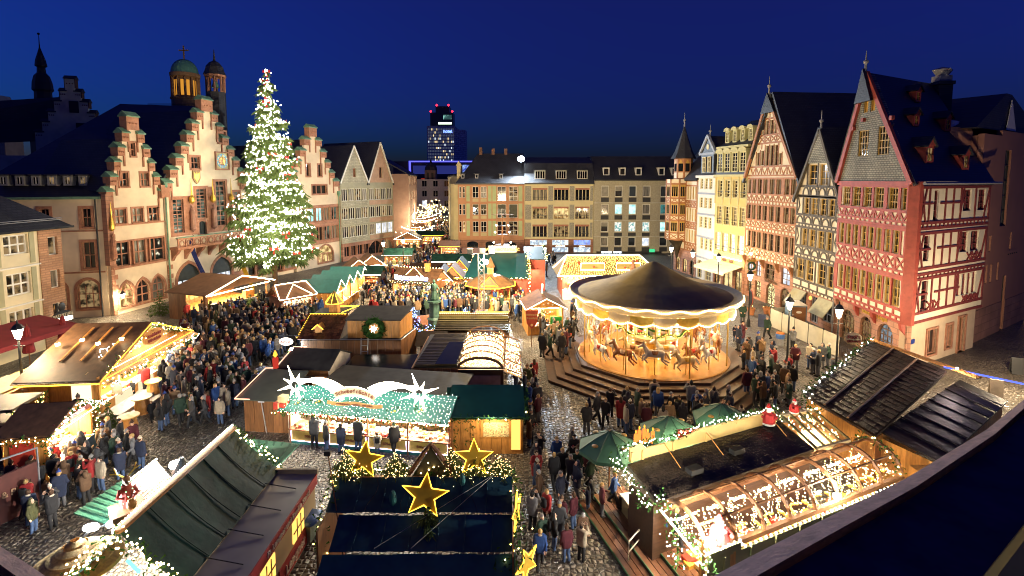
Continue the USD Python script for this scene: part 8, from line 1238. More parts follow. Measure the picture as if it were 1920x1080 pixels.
for n_ in range(3):
 a, b_ = nv_ * (.62 * n_), nv_ * (.62 * (n_ + 1)); z = .13 * (n_ + 1)
 for q in range(3): c0 = a + (b_ - a) * q / 3 + (b_ - a) * .02; c1 = a + (b_ - a) * (q + .94) / 3; t.part('step_board', MB().add([c0 + V(0, 0, z - .06), c1 + V(0, 0, z - .06), c1 + dv * L + V(0, 0, z - .06), c0 + dv * L + V(0, 0, z - .06), c0 + V(0, 0, z), c1 + V(0, 0, z), c1 + dv * L + V(0, 0, z), c0 + dv * L + V(0, 0, z)], BOXF), M('deck_board', (.12, .05, .025), .4, .35, 2.5, .003, orand=.25))
 t.part('green_edge', MB().beam(a + V(0, 0, z - .03), a + dv * L + V(0, 0, z - .03), .03, .07), M('edge_green', (.03, .12, .05), .6)); t.part('riser', MB().add([a, a + dv * L, a + dv * L + V(0, 0, z - .06), a + V(0, 0, z - .06)], [[0, 1, 2, 3]]), dark_wood)
for q in range(14): c0 = nv_ * 1.9 + nv_ * q * .2; c1 = c0 + nv_ * .185; z = .4; t.part('deck_board', MB().add([c0 + V(0, 0, z - .06) + dv * 1.2, c1 + V(0, 0, z - .06) + dv * 1.2, c1 + dv * L + V(0, 0, z - .06), c0 + dv * L + V(0, 0, z - .06), c0 + V(0, 0, z) + dv * 1.2, c1 + V(0, 0, z) + dv * 1.2, c1 + dv * L + V(0, 0, z), c0 + dv * L + V(0, 0, z)], BOXF), mats['deck_board'])
h0, h1 = nv_ * .3 + dv * 3.2, nv_ * 1.5 + dv * 2.6; t.part('handrail', MB().tube([h0, h0 + V(0, 0, .75), h1 + V(0, 0, 1.0), h1 + V(0, 0, .3)], .025, 5).tube([h0 + V(0, 0, .4), h1 + V(0, 0, .65)], .02, 5), M('handrail_cream', (.55, .5, .38), .5))
for px, py, lb in ((1143, 838, 'dark green market umbrella nearest the gold stars, leftmost of three'), (1255, 808, 'middle dark green market umbrella before the carousel steps'), (1353, 783, 'rightmost dark green market umbrella beside the santa')):
 p = G(px, py, 1.85); t = Thing('market_umbrella', lb, 'umbrella', (p[0], p[1], 0), .2, group='dark green market umbrellas'); gm_ = M('umbrella_green', (.05, .155, .105), .7, .15, 2)
 t.part('canopy', MB().lathe([(1.2, 1.70), (1.22, 1.83), (.6, 2.2), (.04, 2.46), (0, 2.47)], 8), gm_); t.part('pole', MB().tube([[0, 0, 0], [0, 0, 2.5]], .03, 6), wood); t.part('base', MB().lathe([(.3, 0), (.3, .08), (0, .1)], 12), iron)
 for n_ in range(8): a = n_ * .785; t.part('rib', MB().tube([[1.22 * math.cos(a), 1.22 * math.sin(a), 1.84], [.6 * math.cos(a), .6 * math.sin(a), 2.21], [0, 0, 2.48]], .012, 4), M('umbrella_seam', (.02, .07, .045), .6))
 for n_ in range(4): a = n_ * 1.57 + .39 - 1.57; t.part('print', MB().ball((.75 * math.cos(a), .75 * math.sin(a), 2.11), (.13, .13, .04)), M('print_tan', (.35, .22, .06), .6))
t = Thing('red_menu_box', 'red lit box sign between the umbrella and the billboard', 'sign', G(1300, 815, 2.8), .15); t.part('box', MB().box(-.6, -.1, -.2, .6, .1, .2), M('menu_red', (.35, .04, .03), .4)); t.part('tube', MB().tube([[-.62, -.12, -.2], [-.62, -.12, .22], [.62, -.12, .22]], .02, 4), E('tube_red', (1, .15, .08), 3))
T = Thing('shingled_roof_stall', 'big stall with near black plank shingle roof, two pale battens and tarpaulin side roof, right', 'market stall', tuple(G(1641, 818, 2.2)[:2]) + (0,)); o = T.l(G(1641, 818, 2.2)); c1 = T.l(G(1508, 741, 2.2)); c2 = T.l(G(1634, 640, 2.95)); c3 = T.l(G(1775, 698, 2.95))
T.part('roof_deck', MB().slab([o, c3, c2, c1], .08), dark_wood); u_, v_ = c1 - o, c3 - o; n3 = unit(np.cross(v_, u_)); nu, nv2 = 14, 20
for j in range(nv2):
 for i in range(nu): f = lambda a, b_: o * (1 - a) * (1 - b_) + c1 * a * (1 - b_) + c2 * a * b_ + c3 * (1 - a) * b_; k_ = .025 + .02 * R_.random(); P = [f((i + .02) / nu, j / nv2), f((i + .98) / nu, j / nv2), f((i + .98) / nu, (j + 1.12) / nv2), f((i + .02) / nu, (j + 1.12) / nv2)]; P = [P[0] + n3 * (k_ + .03), P[1] + n3 * (k_ + .03), P[2] + n3 * k_, P[3] + n3 * k_]; T.part('shingle', MB().slab(P if n3[2] > 0 else P[::-1], .02), shing_dk)
for b_ in (.35, .68): T.part('roof_batten', MB().tube([o + (c1 - o) * b_ + V(0, 0, .1), c3 + (c2 - c3) * b_ + V(0, 0, .1)], .05, 6), M('batten_tan', (.28, .17, .09), .6))
garland(T, [c1 + V(0, 0, .1), c2 + V(0, 0, .15)], r=.12, step=.3, br=.045, lightm=E('bulb_cold', (.85, .9, 1), 8)); garland(T, [c1 + V(0, 0, .1), c1 + V(-.1, -.5, -.3), c1 + V(.4, -1.0, -.5)], r=.2, step=.15, br=.04, lightm=bulb_cool); T.part('ridge_plank', MB().beam(c2 + V(0, 0, .1), c3 + V(.8, -.8, .05), .35, .06), board_h)
s0 = [T.l(G(*q)) for q in ((1650, 808, 2.15), (1800, 712, 2.3), (1890, 752, 2.1), (1765, 868, 2.0))]; nn = np.cross(s0[1] - s0[0], s0[3] - s0[0]); T.part('tarpaulin_roof', MB().slab(s0 if nn[2] > 0 else s0[::-1], .06), M('tarp_black', (.016, .011, .009), .5, .4, 1.5, .05, spec=.25))
for n_ in range(1, 9): a = s0[0] + (s0[1] - s0[0]) * n_ / 9; b_ = s0[3] + (s0[2] - s0[3]) * n_ / 9; T.part('tarp_ridge', MB().tube([a + V(0, 0, .04), b_ + V(0, 0, .04)], .03, 4), mats['tarp_black'])
for a, b_ in ((o, c1), (o, c3), (s0[0], s0[3]), (s0[3], s0[2])):
 a, b_ = a * .96 + (o + c2) * .02, b_ * .96 + (o + c2) * .02; boards(T, a[:2], b_[:2], 0, min(a[2], b_[2]) - .2, 12, board_h)
q = T.l(G(1718, 880, 1.7)); T.part('porch', MB().box(q[0] - .1, q[1] - .8, 0, q[0] + 1.3, q[1] + .2, 1.75), board_h); lamp(T.path, 's', 'porch_lamp', tuple(T.l(G(1740, 880, 2.0)) + V(0, -.6, 0)), 14, WARM, .08); lamp(T.path, 's', 'ridge_lamp', tuple(c3 + V(.2, -.3, .35)), 40, (1, .8, .75), .08); T.part('ridge_bulb', MB().ball(c3 + V(.2, -.3, .3), .06), E('bulb_cold', (.85, .9, 1), 8)); lamp(T.path, 's', 'alley_lamp', tuple(T.l((28.0, 27.0, 3.0))), 750, (1, .78, .5), .15)
T.part('round_sign', MB().ball(c2 + V(-.9, .2, .1), (.5, .06, .36), ICO2), M('round_sign', (.55, .40, .2), .5)); T.part('sign_lettering', MB().text("Rudi's", .18, c2 + V(-.9, .13, .12), (1, 0, 0), (0, 0, 1)).text('Glühwein', .13, c2 + V(-.9, .13, -.1), (1, 0, 0), (0, 0, 1)), M('sign_maroon', (.25, .03, .02), .6)); T.part('blue_strip', MB().beam(c3 + V(.2, .4, .1), c3 + V(3, -1.2, -.2), .12, .05), E('tube_blue2', (.1, .15, 1), 1.5))
a, b_ = V(21.1, 41.0), V(22.0, 33.6); t = Thing('white_site_fence', 'pale fabric covered construction fence with dark posts before the timbered houses', 'fence', (0, 0, 0)); fm_ = M('fence_fabric', (.50, .46, .34), .8, .12, 1.5, .01)
for n_ in range(5): p, q = a + (b_ - a) * n_ / 5, a + (b_ - a) * (n_ + .985) / 5; t.part('fabric_panel', MB().beam((*p, .78), (*q, .78), .03, 1.45), fm_); t.part('post', MB().tube([[*p, 0], [*p, 1.6]], .035, 5), iron)
t.part('fabric_panel', MB().beam((*a, .78), (24.2, 42.0, .78), .03, 1.45), fm_)
t = Thing('portable_toilet', 'brown and blue portable toilet cabin with white roof behind the fence', 'portable toilet', (22.7, 40.2, 0), -.15); t.part('cabin', MB().box(-.6, -.6, .1, .6, .6, 2.05), M('cabin_blue', (.10, .16, .22), .5)); t.part('door', MB().box(-.5, -.64, .15, .5, -.601, 1.95), M('cabin_brown', (.22, .10, .04), .5)); t.part('roof', MB().lathe([(.88, 2.05), (.86, 2.12), (.4, 2.32), (0, 2.35)], 4, a0=.785, a1=.785 + 6.2832), white_paint); t.part('plate', MB().ball((0, -.65, 1.55), (.22, .02, .1)), white_paint); t.part('base', MB().box(-.62, -.62, 0, .62, .62, .1), black)
for px, py, lb in ((1437, 588, 'terracotta pot under the red oval board'), (1408, 590, 'terracotta pot at the left door jamb'), (1447, 592, 'terracotta pot between two doors of the brown timbered house')): t = Thing('plant_pot', lb, 'plant pot', G(px, py), group='terracotta pots at the brown timbered house'); t.part('pot', MB().lathe([(.0, 0), (.22, 0), (.32, .5), (.36, .52), (.36, .6), (.28, .58)], 10), M('terracotta', (.45, .18, .07), .8)); garland(t, [[-.15, 0, .7], [.15, 0, .75]], r=.18, step=9)
t = Thing('oval_board', 'tall red oval menu board on the wall of the brown timbered house', 'sign', G(1412, 583) + V(-.25, 0, 1.2), -1.5); t.part('board', MB().ball((0, 0, 0), (.42, .05, .8), ICO2), M('board_red', (.3, .06, .03), .5)); t.part('face', MB().ball((0, -.03, 0), (.32, .05, .68), ICO2), black)
for px, py, lb, cm in ((1428, 612, 'dark blue folding sign on the cobbles beside the lamp', (.02, .03, .08)), (1866, 745, 'pale folding board near the right tarpaulin roof', (.5, .42, .3)), (1905, 700, 'black chalk board at the right edge', (.02, .02, .02))): t = Thing('folding_board', lb, 'sign', G(px, py), -.5); t.part('panel', MB().beam((0, -.25, 0), (0, -.02, 1.0), .55, .03, up=(0, 1, 0)), M('a_board_' + str(px), cm, .5)); t.part('rear_panel', MB().beam((0, .25, 0), (0, .02, 1.0), .55, .03, up=(0, 1, 0)), M('a_board_' + str(px), cm, .5))
t = Thing('litter_bin', 'grey litter bin with blue bag and orange lid beside the fence lamp', 'bin', G(1462, 648)); t.part('body', MB().lathe([(.25, 0), (.25, .8), (0, .8)], 10), lead); t.part('bag', MB().lathe([(.28, .55), (.31, .8), (.28, .9)], 10), mats['blue_bag']); t.part('lid', MB().lathe([(.29, .9), (.25, .98), (0, 1.0)], 10), mats['orange_paint'])
for (px, py, lb) in ((268, 775, 'yellow topped standing table, nearest of those before the sausage stall'), (290, 742, 'yellow topped standing table between the steps and the crowd'), (322, 718, 'yellow topped standing table farthest right by the sausage stall'), (243, 812, 'yellow topped standing table beside the two guests at the left')): t = Thing('standing_table', lb, 'table', G(px, py), group='standing tables before the sausage stall'); t.part('top', MB().lathe([(.45, .82), (.45, .87), (0, .87)], 14), M('table_yellow', (.55, .32, .06), .4)); t.part('barrel', MB().lathe([(.28, 0), (.36, .4), (.28, .81)], 12), board_h)
for px0, py0, lb, cc in ((358, 445, 'long blue flag hanging from the stone balcony', (.02, .035, .2)), (450, 470, 'yellow and red flag hanging beside the fir', (.5, .3, .02))):
 p = AT(px0, py0, 52.5 if px0 < 400 else 56); t = Thing('long_flag', lb, 'flag', p); m = MB(); q = np.linspace(0, 1, 10); m.add([[.5 * w_ + 1.2 * s * s, -.25 - .12 * math.sin(6 * s), -4.3 * s] for s in q for w_ in (0, 1)], [[2 * i, 2 * i + 1, 2 * i + 3, 2 * i + 2] for i in range(9)]); t.part('cloth', m, M('flag_' + str(px0), cc, .8)); t.part('pole', MB().tube([[-.1, .3, .3], [.6, -.35, .15]], .03, 5), wood)
# ================================================================ PARAPET of the viewing gallery
t = Thing('gallery_parapet', 'sandstone coping and dark inner face of the curved viewing gallery parapet', 'parapet', (0, 0, 0)); pts = [G(-70, 968, 11.0), G(0, 1012, 11.0), G(60, 1050, 11.0), G(112, 1086, 11.0), V(-.4, 1.12, 11), V(.1, 1.14, 11), G(1300, 1086, 11.0), G(1400, 1034, 11.0), G(1500, 984, 11.0), G(1600, 935, 11.0), G(1700, 886, 11.0), G(1850, 797, 11.0), G(1925, 738, 11.0), G(1990, 680, 11.0)]
P = np.array(pts)[:, :2]; ctr = V(.3, -1.2); inn = P + (ctr - P) / np.linalg.norm(ctr - P, axis=1, keepdims=True) * .085; inn2 = P + (ctr - P) / np.linalg.norm(ctr - P, axis=1, keepdims=True) * .75
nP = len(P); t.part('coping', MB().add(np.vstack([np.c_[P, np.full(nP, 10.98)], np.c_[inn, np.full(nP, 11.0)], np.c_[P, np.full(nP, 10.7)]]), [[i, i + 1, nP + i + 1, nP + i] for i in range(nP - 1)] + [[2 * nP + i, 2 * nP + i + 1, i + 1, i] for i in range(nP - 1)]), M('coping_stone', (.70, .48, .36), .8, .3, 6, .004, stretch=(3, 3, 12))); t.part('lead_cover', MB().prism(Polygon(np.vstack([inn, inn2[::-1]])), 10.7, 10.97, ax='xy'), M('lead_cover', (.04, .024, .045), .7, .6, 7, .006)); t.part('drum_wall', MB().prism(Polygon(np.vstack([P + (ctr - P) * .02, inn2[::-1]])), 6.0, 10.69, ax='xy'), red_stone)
r0, r1 = G(1880, 1130, 10.95), G(1995, 965, 10.95); t.part('yellow_pipe', MB().tube([r0 + (r0 - r1) * .3, r0, r1, r1 + (r1 - r0) * .5], .055, 10), M('pipe_yellow', (.45, .25, .02), .4)); t.part('green_mat', MB().prism(Polygon([tuple(G(x, y, 11.0)[:2]) for x, y in ((1840, 1120), (1960, 965), (2050, 1020), (1960, 1200))]), 10.98, 11.0, ax='xy'), M('mat_green', (.04, .055, .02), .9, .4, 30))
# ================================================================ PEOPLE
Sph = lambda c, r: manifold3d.Manifold.sphere(1, 8).scale(list(np.broadcast_to(r, 3))).translate(list(map(float, c)))
Hull = lambda *s: manifold3d.Manifold.batch_hull(list(s)); Union = lambda L: manifold3d.Manifold.batch_boolean(L, manifold3d.OpType.Add)
def hand(w, d, r=.017):
 """palm, four fingers and a thumb from the wrist w along d, slightly curled"""
 w, d = V(*w), unit(d); s = unit(np.cross(d, V(0, 1, .2))); n = np.cross(s, d); out = [Hull(Sph(w, .026), Sph(w + d * .085 + s * .03, .016), Sph(w + d * .085 - s * .03, .016))]
 for k, L in enumerate((.062, .075, .07, .055)): b = w + d * .085 + s * (.033 - .022 * k); m = b + d * L * .6 + n * .008; out.append(Hull(Sph(b, .011), Sph(m, .01))); out.append(Hull(Sph(m, .01), Sph(m + d * L * .35 + n * .03, .008)))
 b = w + d * .03 + s * .03; m = b + d * .035 + s * .03 + n * .01; return out + [Hull(Sph(b, .014), Sph(m, .011)), Hull(Sph(m, .011), Sph(m + d * .03 + n * .012, .009))]
def figure(pose):
 """joints of a 1.72 m adult facing -y, then body, jacket, trousers, shoes and hair as meshes"""
 sh, hp = .175, .095; kn = [V(-hp, -.02, .5), V(hp, -.02, .5)]; an = [V(-hp - .02, .02, .09), V(hp + .02, .02, .09)]; lean = 0.0
 el = [V(-.25, .03, 1.14), V(.25, .03, 1.14)]; wr = [V(-.25, -.05, .88), V(.25, -.05, .88)]
 if pose == 'mug': el = [V(-.25, 0, 1.15), V(.24, 0, 1.16)]; wr = [V(-.1, -.24, 1.2), V(.1, -.26, 1.25)]
 if pose == 'photo': el = [V(-.27, -.18, 1.3), V(.27, -.18, 1.3)]; wr = [V(-.08, -.3, 1.52), V(.08, -.3, 1.52)]
 if pose == 'walk': kn = [V(-hp, -.18, .52), V(hp, .02, .5)]; an = [V(-hp, -.26, .1), V(hp, .3, .14)]; wr = [V(-.24, .15, .92), V(.24, -.22, .96)]; lean = .05
 if pose == 'pocket': el = [V(-.28, .06, 1.16), V(.28, .06, 1.16)]; wr = [V(-.19, -.1, .98), V(.19, -.1, .98)]
 if pose == 'talk': wr = [V(-.25, -.05, .88), V(.2, -.3, 1.18)]; el = [V(-.25, .03, 1.14), V(.28, -.06, 1.17)]
 S = [V(-sh, -lean, 1.42), V(sh, -lean, 1.42)]; Hd = V(0, -lean - .015, 1.62); body, jk, tr, so = [], [], [], []
 body.append(Hull(Sph((-hp, 0, .95), .1), Sph((hp, 0, .95), .1), Sph((-.12, -lean, 1.36), .09), Sph((.12, -lean, 1.36), .09))); jk.append(Hull(Sph((-hp - .02, 0, .8), .125), Sph((hp + .02, 0, .8), .125), Sph((-.13, 0, 1.05), .13), Sph((.13, 0, 1.05), .13))); jk.append(Hull(Sph((-.12, 0, 1.05), .13), Sph((.12, 0, 1.05), .13), Sph(S[0], .1), Sph(S[1], .1), Sph((0, -lean, 1.46), .085)))
 body.append(Hull(Sph((0, -lean, 1.42), .065), Sph((0, -lean, 1.54), .055))); body.append(Hull(Sph(Hd + V(0, .015, .03), (.08, .095, .09)), Sph(Hd + V(0, -.03, -.07), (.05, .05, .045)))); body += [Hull(Sph(Hd + V(0, -.09, .01), .012), Sph(Hd + V(0, -.105, -.02), .014))] + [Sph(Hd + V(s * .083, .01, 0), (.014, .02, .03)) for s in (-1, 1)]
 for i in (0, 1):
  s = -1 if i == 0 else 1; body += [Hull(Sph(S[i], .055), Sph(el[i], .042)), Hull(Sph(el[i], .042), Sph(wr[i], .03))] + hand(wr[i], wr[i] - el[i] + V(-s * .05, -.03, 0)); jk += [Hull(Sph(S[i], .085), Sph(el[i], .068)), Hull(Sph(el[i], .068), Sph(wr[i] * .95 + el[i] * .05, .052))]
  hip = V(s * hp, 0, .92); body += [Hull(Sph(hip, .09), Sph(kn[i], .062)), Hull(Sph(kn[i], .06), Sph(an[i], .042)), Hull(Sph(an[i] + V(0, .02, -.04), .045), Sph(an[i] + V(0, -.15, -.055), .033))]
  tr += [Hull(Sph(hip, .105), Sph(kn[i], .08)), Hull(Sph(kn[i], .08), Sph(an[i] + V(0, 0, .02), .066))]; so.append(Hull(Sph(an[i] + V(0, .03, -.035), .055), Sph(an[i] + V(0, -.16, -.05), .042), Sph(an[i] + V(0, 0, .03), .058)))
 hair = Hull(Sph(Hd + V(0, .03, .055), (.095, .1, .09)), Sph(Hd + V(0, .06, -.03), (.085, .06, .06))); hat = Union([Hull(Sph(Hd + V(0, .01, .06), (.1, .112, .04)), Sph(Hd + V(0, .02, .13), (.075, .085, .05))), Sph(Hd + V(0, .02, .2), .035)]); hood = Union([Hull(Sph(Hd + V(0, .06, .03), (.125, .1, .14)), Sph((0, .08, 1.47), .13))]); longh = Hull(Sph(Hd + V(0, .035, .05), (.1, .105, .095)), Sph(Hd + V(0, .08, -.18), (.1, .05, .06)))
 A = lambda m: tuple(meshkit.arrays(m)[:2])
 skirt = Hull(Sph((-.1, 0, .62), .13), Sph((.1, 0, .62), .13), Sph((-.11, 0, 1.0), .13), Sph((.11, 0, 1.0), .13))
 return dict(body=A(Union(body)), jacket=A(Union(jk)), coat=A(Union(jk + [skirt])), trousers=A(Union(tr)), shoes=A(Union(so)), hair=A(hair), hat=A(hat), hood=A(hood), long_hair=A(longh), scarf=MB().tube([[.085 * math.cos(a), -lean + .085 * math.sin(a), 1.49 + .01 * math.sin(a)] for a in np.arange(10) * .628], .035, 5, True).mesh(), backpack=A(Hull(*[Sph((x, .2, z), .09) for x in (-.08, .08) for z in (1.08, 1.36)])), mug=MB().lathe([(.04, 0), (.045, .1), (0, .1)], 8, (0, -.31, 1.24)).mesh())
PH = {'stand': 'standing', 'mug': 'holding a mug', 'photo': 'taking a photo', 'walk': 'walking', 'pocket': 'hands in pockets', 'talk': 'gesturing'}; FIG = {k: figure(k) for k in PH}
cl = lambda n, c: M('cloth_' + n.replace(' ', '_'), c, .85, .25, 5)
COL = [('black', (.012, .012, .014)), ('dark navy', (.014, .02, .045)), ('charcoal', (.035, .036, .04)), ('brown', (.085, .045, .022)), ('olive', (.06, .06, .022)), ('red', (.28, .02, .02)), ('tan', (.2, .125, .065)), ('black', (.012, .012, .014)), ('grey', (.14, .14, .145)), ('maroon', (.07, .01, .018)), ('charcoal', (.035, .036, .04)), ('black', (.012, .012, .014)), ('dark navy', (.014, .02, .045)), ('dark green', (.02, .045, .028)), ('beige', (.3, .25, .18)), ('blue', (.02, .06, .2))]
HAIR = [('brown hair', (.06, .03, .014)), ('blond hair', (.38, .24, .09)), ('dark hair', (.012, .01, .009)), ('grey hair', (.25, .24, .23))]; HATC = [('grey', (.2, .2, .2)), ('brown', (.09, .05, .03)), ('black', (.015, .015, .015)), ('cream', (.5, .43, .32)), ('blue', (.03, .06, .25))]
PROTO = []; poses = list(PH)
for i in range(48):
 cn, cc = COL[(i * 5 + i // 16) % 16]; pose = poses[i % 6]; f = FIG[pose]; top = 'coat' if i % 3 == 1 else 'jacket'; tn, tc = [('jeans', (.05, .085, .17)), ('black trousers', (.015, .015, .017)), ('grey trousers', (.08, .08, .085))][(i // 2) % 3]
 T = Thing('person', '', cls=True, path=f'/World/person_class_{i:02d}'); skm = skinm; b_ = T.part('body', f['body'], skm, smooth=45)
 T.part(top, f[top], cl(cn, cc), smooth=45); T.part('trousers', f['trousers'], cl(tn, tc), smooth=45); T.part('shoes', f['shoes'], cl('shoe', (.02, .015, .012)), smooth=45)
 hk = i % 4; hn, hc = HAIR[(i // 3) % 4]
 if hk == 0: gn, gc = HATC[i // 4 % 5]; T.part('hat', f['hat'], cl('hat_' + gn, gc), smooth=45); hd = gn + ' hat'; T.part('hair', f['hair'], cl(hn, hc), smooth=45)
 elif hk == 2 and i % 8 == 2: T.part('hood', f['hood'], cl(cn, cc), smooth=45); hd = 'hood up'
 else: kk_ = 'long_hair' if i % 5 == 1 else 'hair'; T.part(kk_, f[kk_], cl(hn, hc), smooth=45); hd = ('long ' if kk_ == 'long_hair' else '') + hn
 if i % 5 == 3: gn, gc = HATC[i % 5]; T.part('scarf', f['scarf'], cl('hat_' + gn, gc))
 if i % 7 == 4: T.part('backpack', f['backpack'], cl('black', (.012, .012, .014)), smooth=45); hd += ', backpack'
 if pose == 'mug': T.part('mug', f['mug'], cl('mug_red', (.4, .03, .03)))
 PROTO.append((T.path, f'{cn} {top}', tn, hd, PH[pose]))
pr = np.random.default_rng(77); spots = []; taken = []
def free(p, d):
 if any((p[0] - q[0]) ** 2 + (p[1] - q[1]) ** 2 < d * d for q in taken): return False
 taken.append(p[:2]); return True
from shapely.geometry import Point
def region(name, poly, n, face=None, d=.5, grp='people in the market crowd'):
 """feet positions drawn in a patch of ground given by its corners in the photograph"""
 P = Polygon([tuple(G(x, y)[:2]) for x, y in poly]).buffer(0); x0, y0, x1, y1 = P.bounds; k = 0; tries = 0; fc = G(*face) if face else None
 while k < n and tries < n * 60:
  tries += 1; p = V(pr.uniform(x0, x1), pr.uniform(y0, y1), 0)
  if not P.contains(Point(p[0], p[1])) or not free(p, d): continue
  a = math.atan2(fc[1] - p[1], fc[0] - p[0]) + math.pi / 2 + pr.normal(0, .5) if fc is not None else pr.uniform(0, 6.28)
  spots.append((p, a, name)); k += 1
def at_feet(name, pts, face=None):
 for x, y in pts:
  p = G(x, y); taken.append(p[:2]); fc = G(*face) if face else None; spots.append((p, math.atan2(fc[1] - p[1], fc[0] - p[0]) + math.pi / 2 + pr.normal(0, .6) if fc is not None else pr.uniform(0, 6.28), name))
at_feet('near the white fence', [(1378, 640), (1384, 662), (1391, 648), (1420, 672), (1428, 677), (1447, 692), (1452, 698), (1398, 703), (1402, 690), (1393, 712), (1438, 637), (1490, 695), (1486, 655), (1518, 693), (1524, 702), (1533, 706), (1540, 690), (1552, 690), (1560, 705), (1392, 606)], (1222, 690))
at_feet('on the deck by the glass bar', [(1150, 965), (1128, 985), (1235, 1050), (1265, 1050)], (1240, 900)); at_feet('beside the chocolate stall counter', [(612, 848), (640, 850), (672, 845), (708, 853), (740, 855), (590, 840)], (690, 800)); at_feet('at the corner of the small left hut', [(70, 905), (185, 905), (150, 800), (190, 830), (205, 845)], (150, 850)); at_feet('on the sausage stall steps', [(222, 765), (248, 750), (275, 738), (300, 715), (325, 700), (340, 690)], (230, 700))
region('queueing beside the blue stall', [(985, 870), (1085, 850), (1120, 950), (1085, 1075), (1005, 1078)], 20, (1060, 960), .42)
region('watching by the carousel front', [(1075, 790), (1130, 775), (1320, 775), (1380, 775), (1390, 815), (1200, 818), (1090, 830)], 26, (1222, 700), .45)
region('left of the carousel', [(1005, 600), (1080, 590), (1078, 650), (1065, 690), (1012, 690)], 26, (1200, 640), .5)
region('before the stage', [(345, 605), (500, 570), (545, 600), (500, 660), (400, 690), (345, 665)], 52, (440, 540), .55)
region('beside the sausage stall', [(330, 690), (420, 690), (480, 720), (400, 790), (260, 805), (300, 740)], 34, None, .55)
region('in the lane by the chocolate stall', [(965, 745), (1010, 720), (1015, 830), (985, 850)], 16, None, .45)
region('before the blue signed stall', [(680, 545), (800, 548), (880, 556), (880, 585), (760, 580), (670, 575)], 42, (775, 530), .55)
region('around the octagonal stall', [(895, 560), (985, 552), (990, 590), (900, 605)], 14, (918, 540), .55)
region('in the bottom left aisle', [(20, 930), (150, 870), (240, 840), (260, 880), (150, 970), (60, 1010)], 18, None, .5)
region('between the umbrellas and the fence', [(1400, 715), (1495, 700), (1500, 760), (1420, 790)], 16, (1300, 720), .45); region('under the red house side wall', [(1690, 680), (1830, 640), (1850, 655), (1760, 705)], 11, None, .5); region('left of the grey roofed stall', [(430, 740), (470, 770), (560, 800), (540, 830), (440, 800)], 9, None, .5)
region('by the teal stalls', [(640, 560), (690, 530), (705, 545), (660, 575)], 14, (640, 540), .55)
for x, y in ((1103, 712), (1255, 757), (1205, 752), (1290, 758)): p = G(x, y); spots.append((p, pr.uniform(0, 6.28), 'on the carousel steps'))
def lift(p):
 r = math.hypot(p[0] - C[0], p[1] - C[1]); return 0.0 if r > 7.1 else min(.64, .16 * (int((7.1 - r) / .55) + 1))
spots = [s for s in spots if math.hypot(s[0][0] - C[0], s[0][1] - C[1]) > 5.15 and s[0][1] > 12][:300]
lab = {}
for k, (p, a, nm) in enumerate(spots): i = int(pr.integers(0, 48)); lab.setdefault((i, nm), []).append(k); spots[k] = (p, a, nm, i)
scale = lambda y: float(np.clip(.79 + (y - 18) * .0145, .76, 1.0))
ORD = ['', 'second', 'third', 'fourth', 'fifth', 'sixth']
for k, (p, a, nm, i) in enumerate(spots):
 path, c_, t_, h_, ph = PROTO[i]; same = sorted(lab[(i, nm)], key=lambda q: spots[q][0][0] / spots[q][0][1]); o = same.index(k); s_ = max([ q for q in (f'person in {c_}, {t_}, {h_}, {ph}, {nm}', f'person in {c_}, {t_}, {h_}, {nm}', f'person in {c_}, {h_}, {nm}') if len(q.split()) <= 16] or [f'person in {c_}, {nm}'], key=len) if len(same) == 1 else f'{"leftmost" if o == 0 else ORD[o]} of those in {c_}, {h_.split(",")[0]}, {ph}, {nm}'
 if len(s_.split()) > 16: s_ = s_.replace(', ' + ph, '')
 x = UsdGeom.Xform.Define(stage, uniq('/World', 'person')); dk = .34 if nm.startswith('on the deck') else 0
 x.AddTranslateOp().Set(Gf.Vec3d(p[0], p[1], lift(p) + dk)); x.AddRotateZOp().Set(math.degrees(a)); q = scale(p[1]) * (pr.uniform(.9, 1.07) if k % 9 else .7); x.AddScaleOp().Set(Gf.Vec3f(q, q, q))
 x.GetPrim().GetReferences().AddInternalReference(path); x.GetPrim().SetInstanceable(True); data(x.GetPrim(), s_, 'person', 'people at the market')
pi = UsdGeom.PointInstancer.Define(stage, '/World/crowd'); data(pi.GetPrim(), 'dense far crowd of dark coated visitors between the distant stalls and up the street', 'crowd', None, 'stuff')
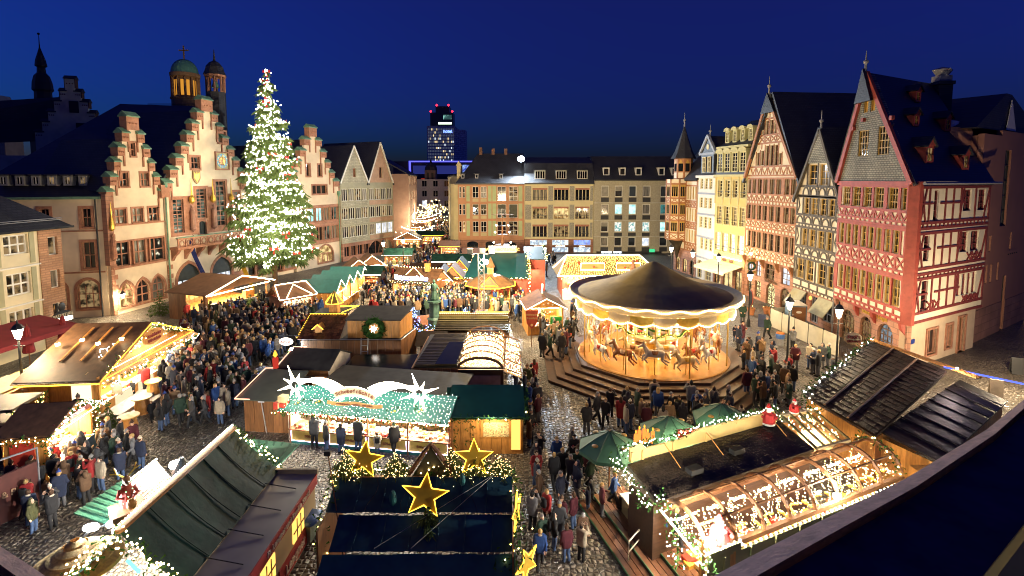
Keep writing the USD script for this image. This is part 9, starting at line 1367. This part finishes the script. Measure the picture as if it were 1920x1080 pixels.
rel = pi.CreatePrototypesRel()
for i in range(0, 48, 3): c_ = UsdGeom.Xform.Define(stage, f'/World/crowd/visitor_{i:02d}'); c_.GetPrim().GetReferences().AddInternalReference(PROTO[i][0]); rel.AddTarget(c_.GetPath())
cp_ = []
for poly, n in (([(690, 560), (890, 560), (880, 592), (700, 600)], 150), ([(745, 478), (860, 452), (870, 480), (870, 520), (700, 530)], 150), ([(790, 436), (850, 432), (862, 452), (745, 470)], 170), ([(786, 415), (826, 412), (850, 432), (790, 436)], 120), ([(980, 500), (1040, 480), (1050, 520), (990, 545)], 22), ([(540, 590), (620, 575), (560, 650), (500, 690), (440, 700)], 110), ([(1395, 690), (1490, 730), (1480, 780), (1400, 760)], 12), ([(330, 690), (430, 690), (500, 740), (420, 800), (300, 810)], 50), ([(350, 600), (560, 590), (480, 690), (360, 690)], 60), ([(20, 930), (240, 830), (270, 880), (60, 1010)], 22), ([(985, 860), (1090, 840), (1120, 950), (1085, 1075), (1005, 1078)], 10), ([(1075, 785), (1400, 775), (1390, 815), (1090, 830)], 8), ([(880, 556), (990, 550), (985, 605), (885, 600)], 40)):
 P = Polygon([tuple(G(x, y)[:2]) for x, y in poly]).buffer(0); x0, y0, x1, y1 = P.bounds; k = t_ = 0
 while k < n and t_ < n * 50:
  t_ += 1; p = V(pr.uniform(x0, x1), pr.uniform(y0, y1), 0)
  if P.contains(Point(p[0], p[1])) and free(p, .42): cp_.append(p); k += 1
n = len(cp_); pi.CreatePositionsAttr(Vt.Vec3fArray.FromNumpy(np.array(cp_, np.float32))); pi.CreateProtoIndicesAttr(Vt.IntArray.FromNumpy(pr.integers(0, 16, n).astype(np.int32))); aa = pr.uniform(0, math.pi, n); pi.CreateOrientationsAttr(Vt.QuathArray([Gf.Quath(float(math.cos(t)), 0, 0, float(math.sin(t))) for t in aa])); pi.CreateScalesAttr(Vt.Vec3fArray.FromNumpy(np.repeat(np.array([[scale(p[1]) * pr.uniform(.93, 1.05)] for p in cp_], np.float32), 3, 1)))
